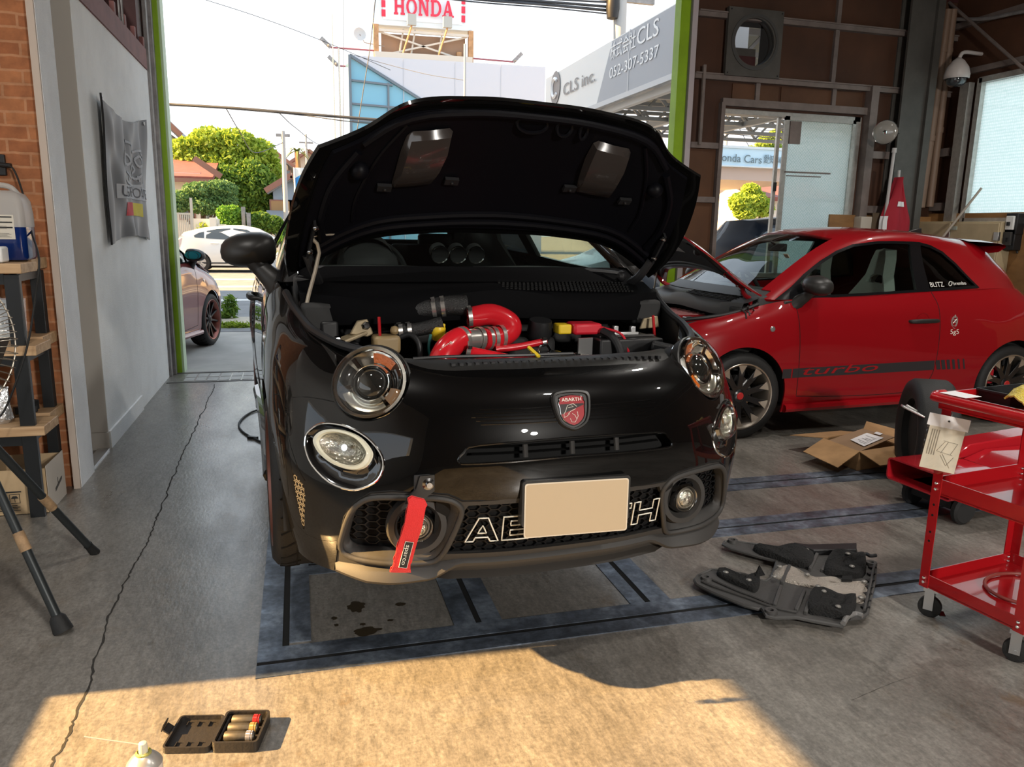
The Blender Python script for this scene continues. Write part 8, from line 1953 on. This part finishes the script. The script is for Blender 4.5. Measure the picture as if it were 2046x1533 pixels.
# ---------------- overhead wires
WIRE2 = mat('wire_dark', (.05, .055, .065), .6)
def wire(label, pts, r, depth, group=None):
    P_ = [PY(x, y, d) for x, y, d in pts]; o = MB().tube(P_, r, 6, smoothn=8).build('overhead_wire', WIRE2, None, 60); return tag(o, label, 'wire', group)
wire('thick overhead cable bundle crossing low over the street above the trees', [(250, 204, 22), (450, 215, 21), (600, 227, 20.5), (760, 240, 20), (900, 252, 20)], .035, 21)
wire('second thinner wire just under the thick cable over the street', [(250, 202, 22), (450, 217, 21), (600, 230, 20.5), (700, 243, 20), (900, 262, 20)], .012, 21)
wire('wire drooping from the cable to the slim pole, left one', [(452, 217, 21), (480, 265, 24), (510, 305, 28), (566, 285, 31)], .012, 21)
wire('wire drooping from the cable towards the palm tree, right one', [(558, 226, 21), (590, 255, 28), (640, 290, 36), (700, 300, 42)], .012, 21)
wire('thin wire at the top left of the sky', [(380, -10, 30), (520, 35, 30), (660, 88, 30), (780, 140, 32)], .010, 30)
wire('wire strung in front of the billboard corner', [(752, -20, 28), (740, 90, 28), (726, 180, 28), (712, 270, 28)], .016, 28)
wire('vertical wire left of the showroom', [(686, -10, 34), (686, 140, 34), (685, 300, 34)], .012, 34)
wire('thin wire sagging across the showroom wall to the lamp pole', [(700, 108, 36), (760, 125, 36), (850, 148, 34), (925, 160, 30)], .010, 34)
for k, (y0, y1, r) in enumerate(((-8, 2, .02), (-2, 12, .028), (4, 20, .03), (10, 27, .014))):
    wire(('topmost overhead wire before the billboard', 'second overhead wire from the top before the billboard', 'thick overhead cable before the billboard', 'lowest thin overhead wire before the billboard')[k], [(780, y0-26, 17), (950, y0-6, 17), (1100, y0+6, 17), (1245, y1+4, 17)], r, 17, 'overhead wires at the top of the opening')
wire('overhead wire seen through the window, upper', [(1400, 244, 40), (1480, 258, 40), (1620, 262, 40)], .016, 40); wire('overhead wire seen through the window, lower', [(1400, 262, 40), (1480, 270, 40), (1620, 283, 40)], .02, 40); wire('slanting stay wire from the pole seen through the window', [(1457, 226, 44), (1480, 262, 44), (1500, 300, 44)], .02, 44)
# ---------------- other cars
def far_car(name, label, loc, rz, paint, prof, belt, glassx, Wd=.84, wheels=(1.25, -1.30), detail=True):
    """prof: list of (x, z_top); body lofted from cross-sections"""
    o = thing(name, label, 'car', loc, rz); xs = np.linspace(prof[0][0], prof[-1][0], 60); P_ = np.array(prof); B_ = np.array(belt); order = np.argsort(P_[:, 0])
    G = []
    for x in xs:
        zt = np.interp(x, P_[order, 0], P_[order, 1]); zb = min(np.interp(x, B_[np.argsort(B_[:, 0]), 0], B_[np.argsort(B_[:, 0]), 1]), zt-.02)
        e = max(0, abs(x-(xs[0]+xs[-1])/2)/(abs(xs[-1]-xs[0])/2)); w = Wd*(1-.16*e**6); t_ = max(0, min(1, (zt-zb)/.5)); wr = w*(1-.30*t_)
        row = [(x, 0, .22), (x, w*.92, .22), (x, w*.98, .38), (x, w, .58), (x, w*.985, .78), (x, w*.95, zb), (x, w*.95+(wr-w*.95)*.55, zb+(zt-zb)*.55), (x, wr, zt-.06*t_-.02), (x, wr*.7, zt), (x, 0, zt+.015)]
        G.append(row+[(a, -b, c) for a, b, c in row[-2:0:-1]])
    nr = len(G[0]); m = MB(); m.v = [p for r_ in G for p in r_]; n0 = len(G)
    for i in range(n0-1):
        for k in range(nr): m.f.append((i*nr+k, i*nr+(k+1) % nr, (i+1)*nr+(k+1) % nr, (i+1)*nr+k))
    m.f += [tuple(range(nr)), tuple((n0-1)*nr+k for k in range(nr))]
    me = m.mesh('body'); me = bool_mesh(me, [MB().lathe([(0, -1.2), (.34, -1.2), (.34, 1.2), (0, 1.2)], (x, 0, .31), (0, 1, 0), 28) for x in wheels]); link('body', me, paint, o, 40)
    bv = BVHTree.FromPolygons([V(p) for p in m.v], m.f)
    def sy(x, z, s):
        h = bv.ray_cast(V((x, 2*s, z)), V((0, -s, 0)))[0]; return h.y if h else s*.7
    for s in (1, -1):
        for poly in glassx:
            Pq = [(x, sy(x, z, s)+s*.006, z) for x, z in poly]; n_ = len(poly); c_ = (sum(p[0] for p in poly)/n_, 0, sum(p[1] for p in poly)/n_); c_ = (c_[0], sy(c_[0], c_[2], s)+s*.006, c_[2])
            MB().add(Pq+[c_], [(k, (k+1) % n_, n_) for k in range(n_)]).build('side_window', mat('far_car_glass', (.03, .04, .05), .06, coat=1), o, 0)
        for x in wheels:
            w_ = bpy.data.objects.new('wheel', None); COL.objects.link(w_); w_.parent = o; w_.location = (x, s*(Wd-.09), .31)
            if s < 0: w_.rotation_euler = (0, 0, math.pi)
            MB().lathe([(.20, -.09), (.29, -.09), (.31, -.06), (.31, .06), (.29, .09), (.20, .09)], axis=(0, 1, 0), n=32).build('tyre', RUBBER, w_); q = MB().lathe([(.205, .075), (.195, .05), (.19, .03), (0, .03)], axis=(0, 1, 0), n=32)
            for k in range(9): a = 2*math.pi*k/9; q.beam((.02*math.cos(a), .07, .02*math.sin(a)), (.2*math.cos(a), .07, .2*math.sin(a)), .035, .02, up=(0, 1, 0))
            q.build('rim', mat('far_rim', (.45, .46, .47), .3, .8), w_)
    MB().bb((wheels[1]-.4, -.6, .15), (wheels[0]+.4, .6, .24)).build('underbody', BLACKM, o, 0)
    return o, sy
WCAR = mat('white_pearl', (.66, .70, .73), .35, coat=1)
APROF = [(2.05, .55), (1.98, .72), (1.75, .85), (1.15, 1.0), (.45, 1.36), (.0, 1.445), (-.5, 1.44), (-1.2, 1.36), (-1.75, 1.22), (-1.92, .98), (-2.0, .70), (-2.0, .40)][::-1]
wc, sy_ = far_car('white_hatchback', 'white hatchback driving past on the street', (PZ(400, 545, -.12).x+1.30, PZ(400, 545, -.12).y+.80, -.12), 0, WCAR, APROF, [(2.05, .5), (1.2, .90), (.6, .95), (-1.0, 1.03), (-1.8, 1.10), (-2, .7)],
    [[(.62, .99), (.35, 1.20), (.12, 1.33), (-.28, 1.36), (-.28, 1.01)], [(-.36, 1.01), (-.36, 1.36), (-.75, 1.335), (-1.05, 1.27), (-1.08, 1.045)], [(-1.13, 1.05), (-1.12, 1.25), (-1.28, 1.21), (-1.42, 1.13), (-1.40, 1.07)]])
for s in (1, -1):
    MB().prism([(-1.70, 1.02), (-1.78, 1.06), (-1.90, .98), (-1.985, .74), (-1.90, .70), (-1.80, .85)], (0, s*.70, 0), (1, 0, 0), (0, 0, 1), (0, s, 0), -.02, .045).build('tail_lamp', mat('tail_clear', (.62, .52, .52), .2, coat=1), wc, bevel=.01)
    for x0 in (-.32, .66): MB().tube([(x0, sy_(x0, z, s)+s*.002, z) for z in (.35, .55, .75, .98)], .006, 4).build('door_seam', SLOT, wc)
    MB().tube([(-.95, sy_(-.95, .90, s)+s*.01, .90), (-.72, sy_(-.72, .90, s)+s*.015, .895)], .018, 6).build('door_handle', WCAR, wc)
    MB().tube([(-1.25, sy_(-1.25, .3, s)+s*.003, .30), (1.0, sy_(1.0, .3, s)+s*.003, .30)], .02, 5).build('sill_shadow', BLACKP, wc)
SUVP = [(2.0, .6), (1.95, .9), (1.1, 1.0), (.75, 1.2), (.45, 1.60), (-.2, 1.66), (-1.8, 1.62), (-1.95, 1.1), (-1.98, .5)][::-1]
SUVB = [(2.0, .5), (1.0, .98), (-1.8, 1.02), (-2, .6)]; SUVG = [[(.72, 1.04), (.45, 1.42), (.3, 1.50), (-.3, 1.50), (-.3, 1.04)], [(-.38, 1.04), (-.38, 1.50), (-1.1, 1.49), (-1.1, 1.05)], [(-1.18, 1.05), (-1.18, 1.48), (-1.7, 1.45), (-1.78, 1.08)]]
dk = PY(1495, 460, 10.6)
far_car('dark_van', 'dark blue boxy car parked outside the sliding window', (dk.x+.3, 10.6, -.03), R_(180), mat('dark_blue_paint', (.006, .010, .020), .4, coat=.35, spec=.2), SUVP, SUVB, SUVG)
sv = PY(1190, 500, 12.3)
far_car('silver_hatchback', 'pale hatchback outside seen through the black car windscreen', (sv.x+1.1, 12.3, -.03), R_(180), mat('pale_paint', (.55, .58, .58), .3, coat=1), APROF, [(2.05, .5), (1.2, .90), (.6, .95), (-1.0, 1.03), (-1.8, 1.10), (-2, .7)], [[(.62, .99), (.35, 1.20), (.12, 1.33), (-.28, 1.36), (-.28, 1.01)], [(-.36, 1.01), (-.36, 1.36), (-.75, 1.335), (-1.05, 1.27), (-1.08, 1.045)]])
# pale maroon pipe beside the green post outside
p = PY(347, 700, 7.95); o = MB().tube([(p.x, 7.98, 0), (p.x-.02, 7.98, 1.05)], .035, 10).build('bollard', mat('bollard_maroon', (.20, .05, .055), .5)); tag(o, 'maroon post standing just outside the green door post', 'post')
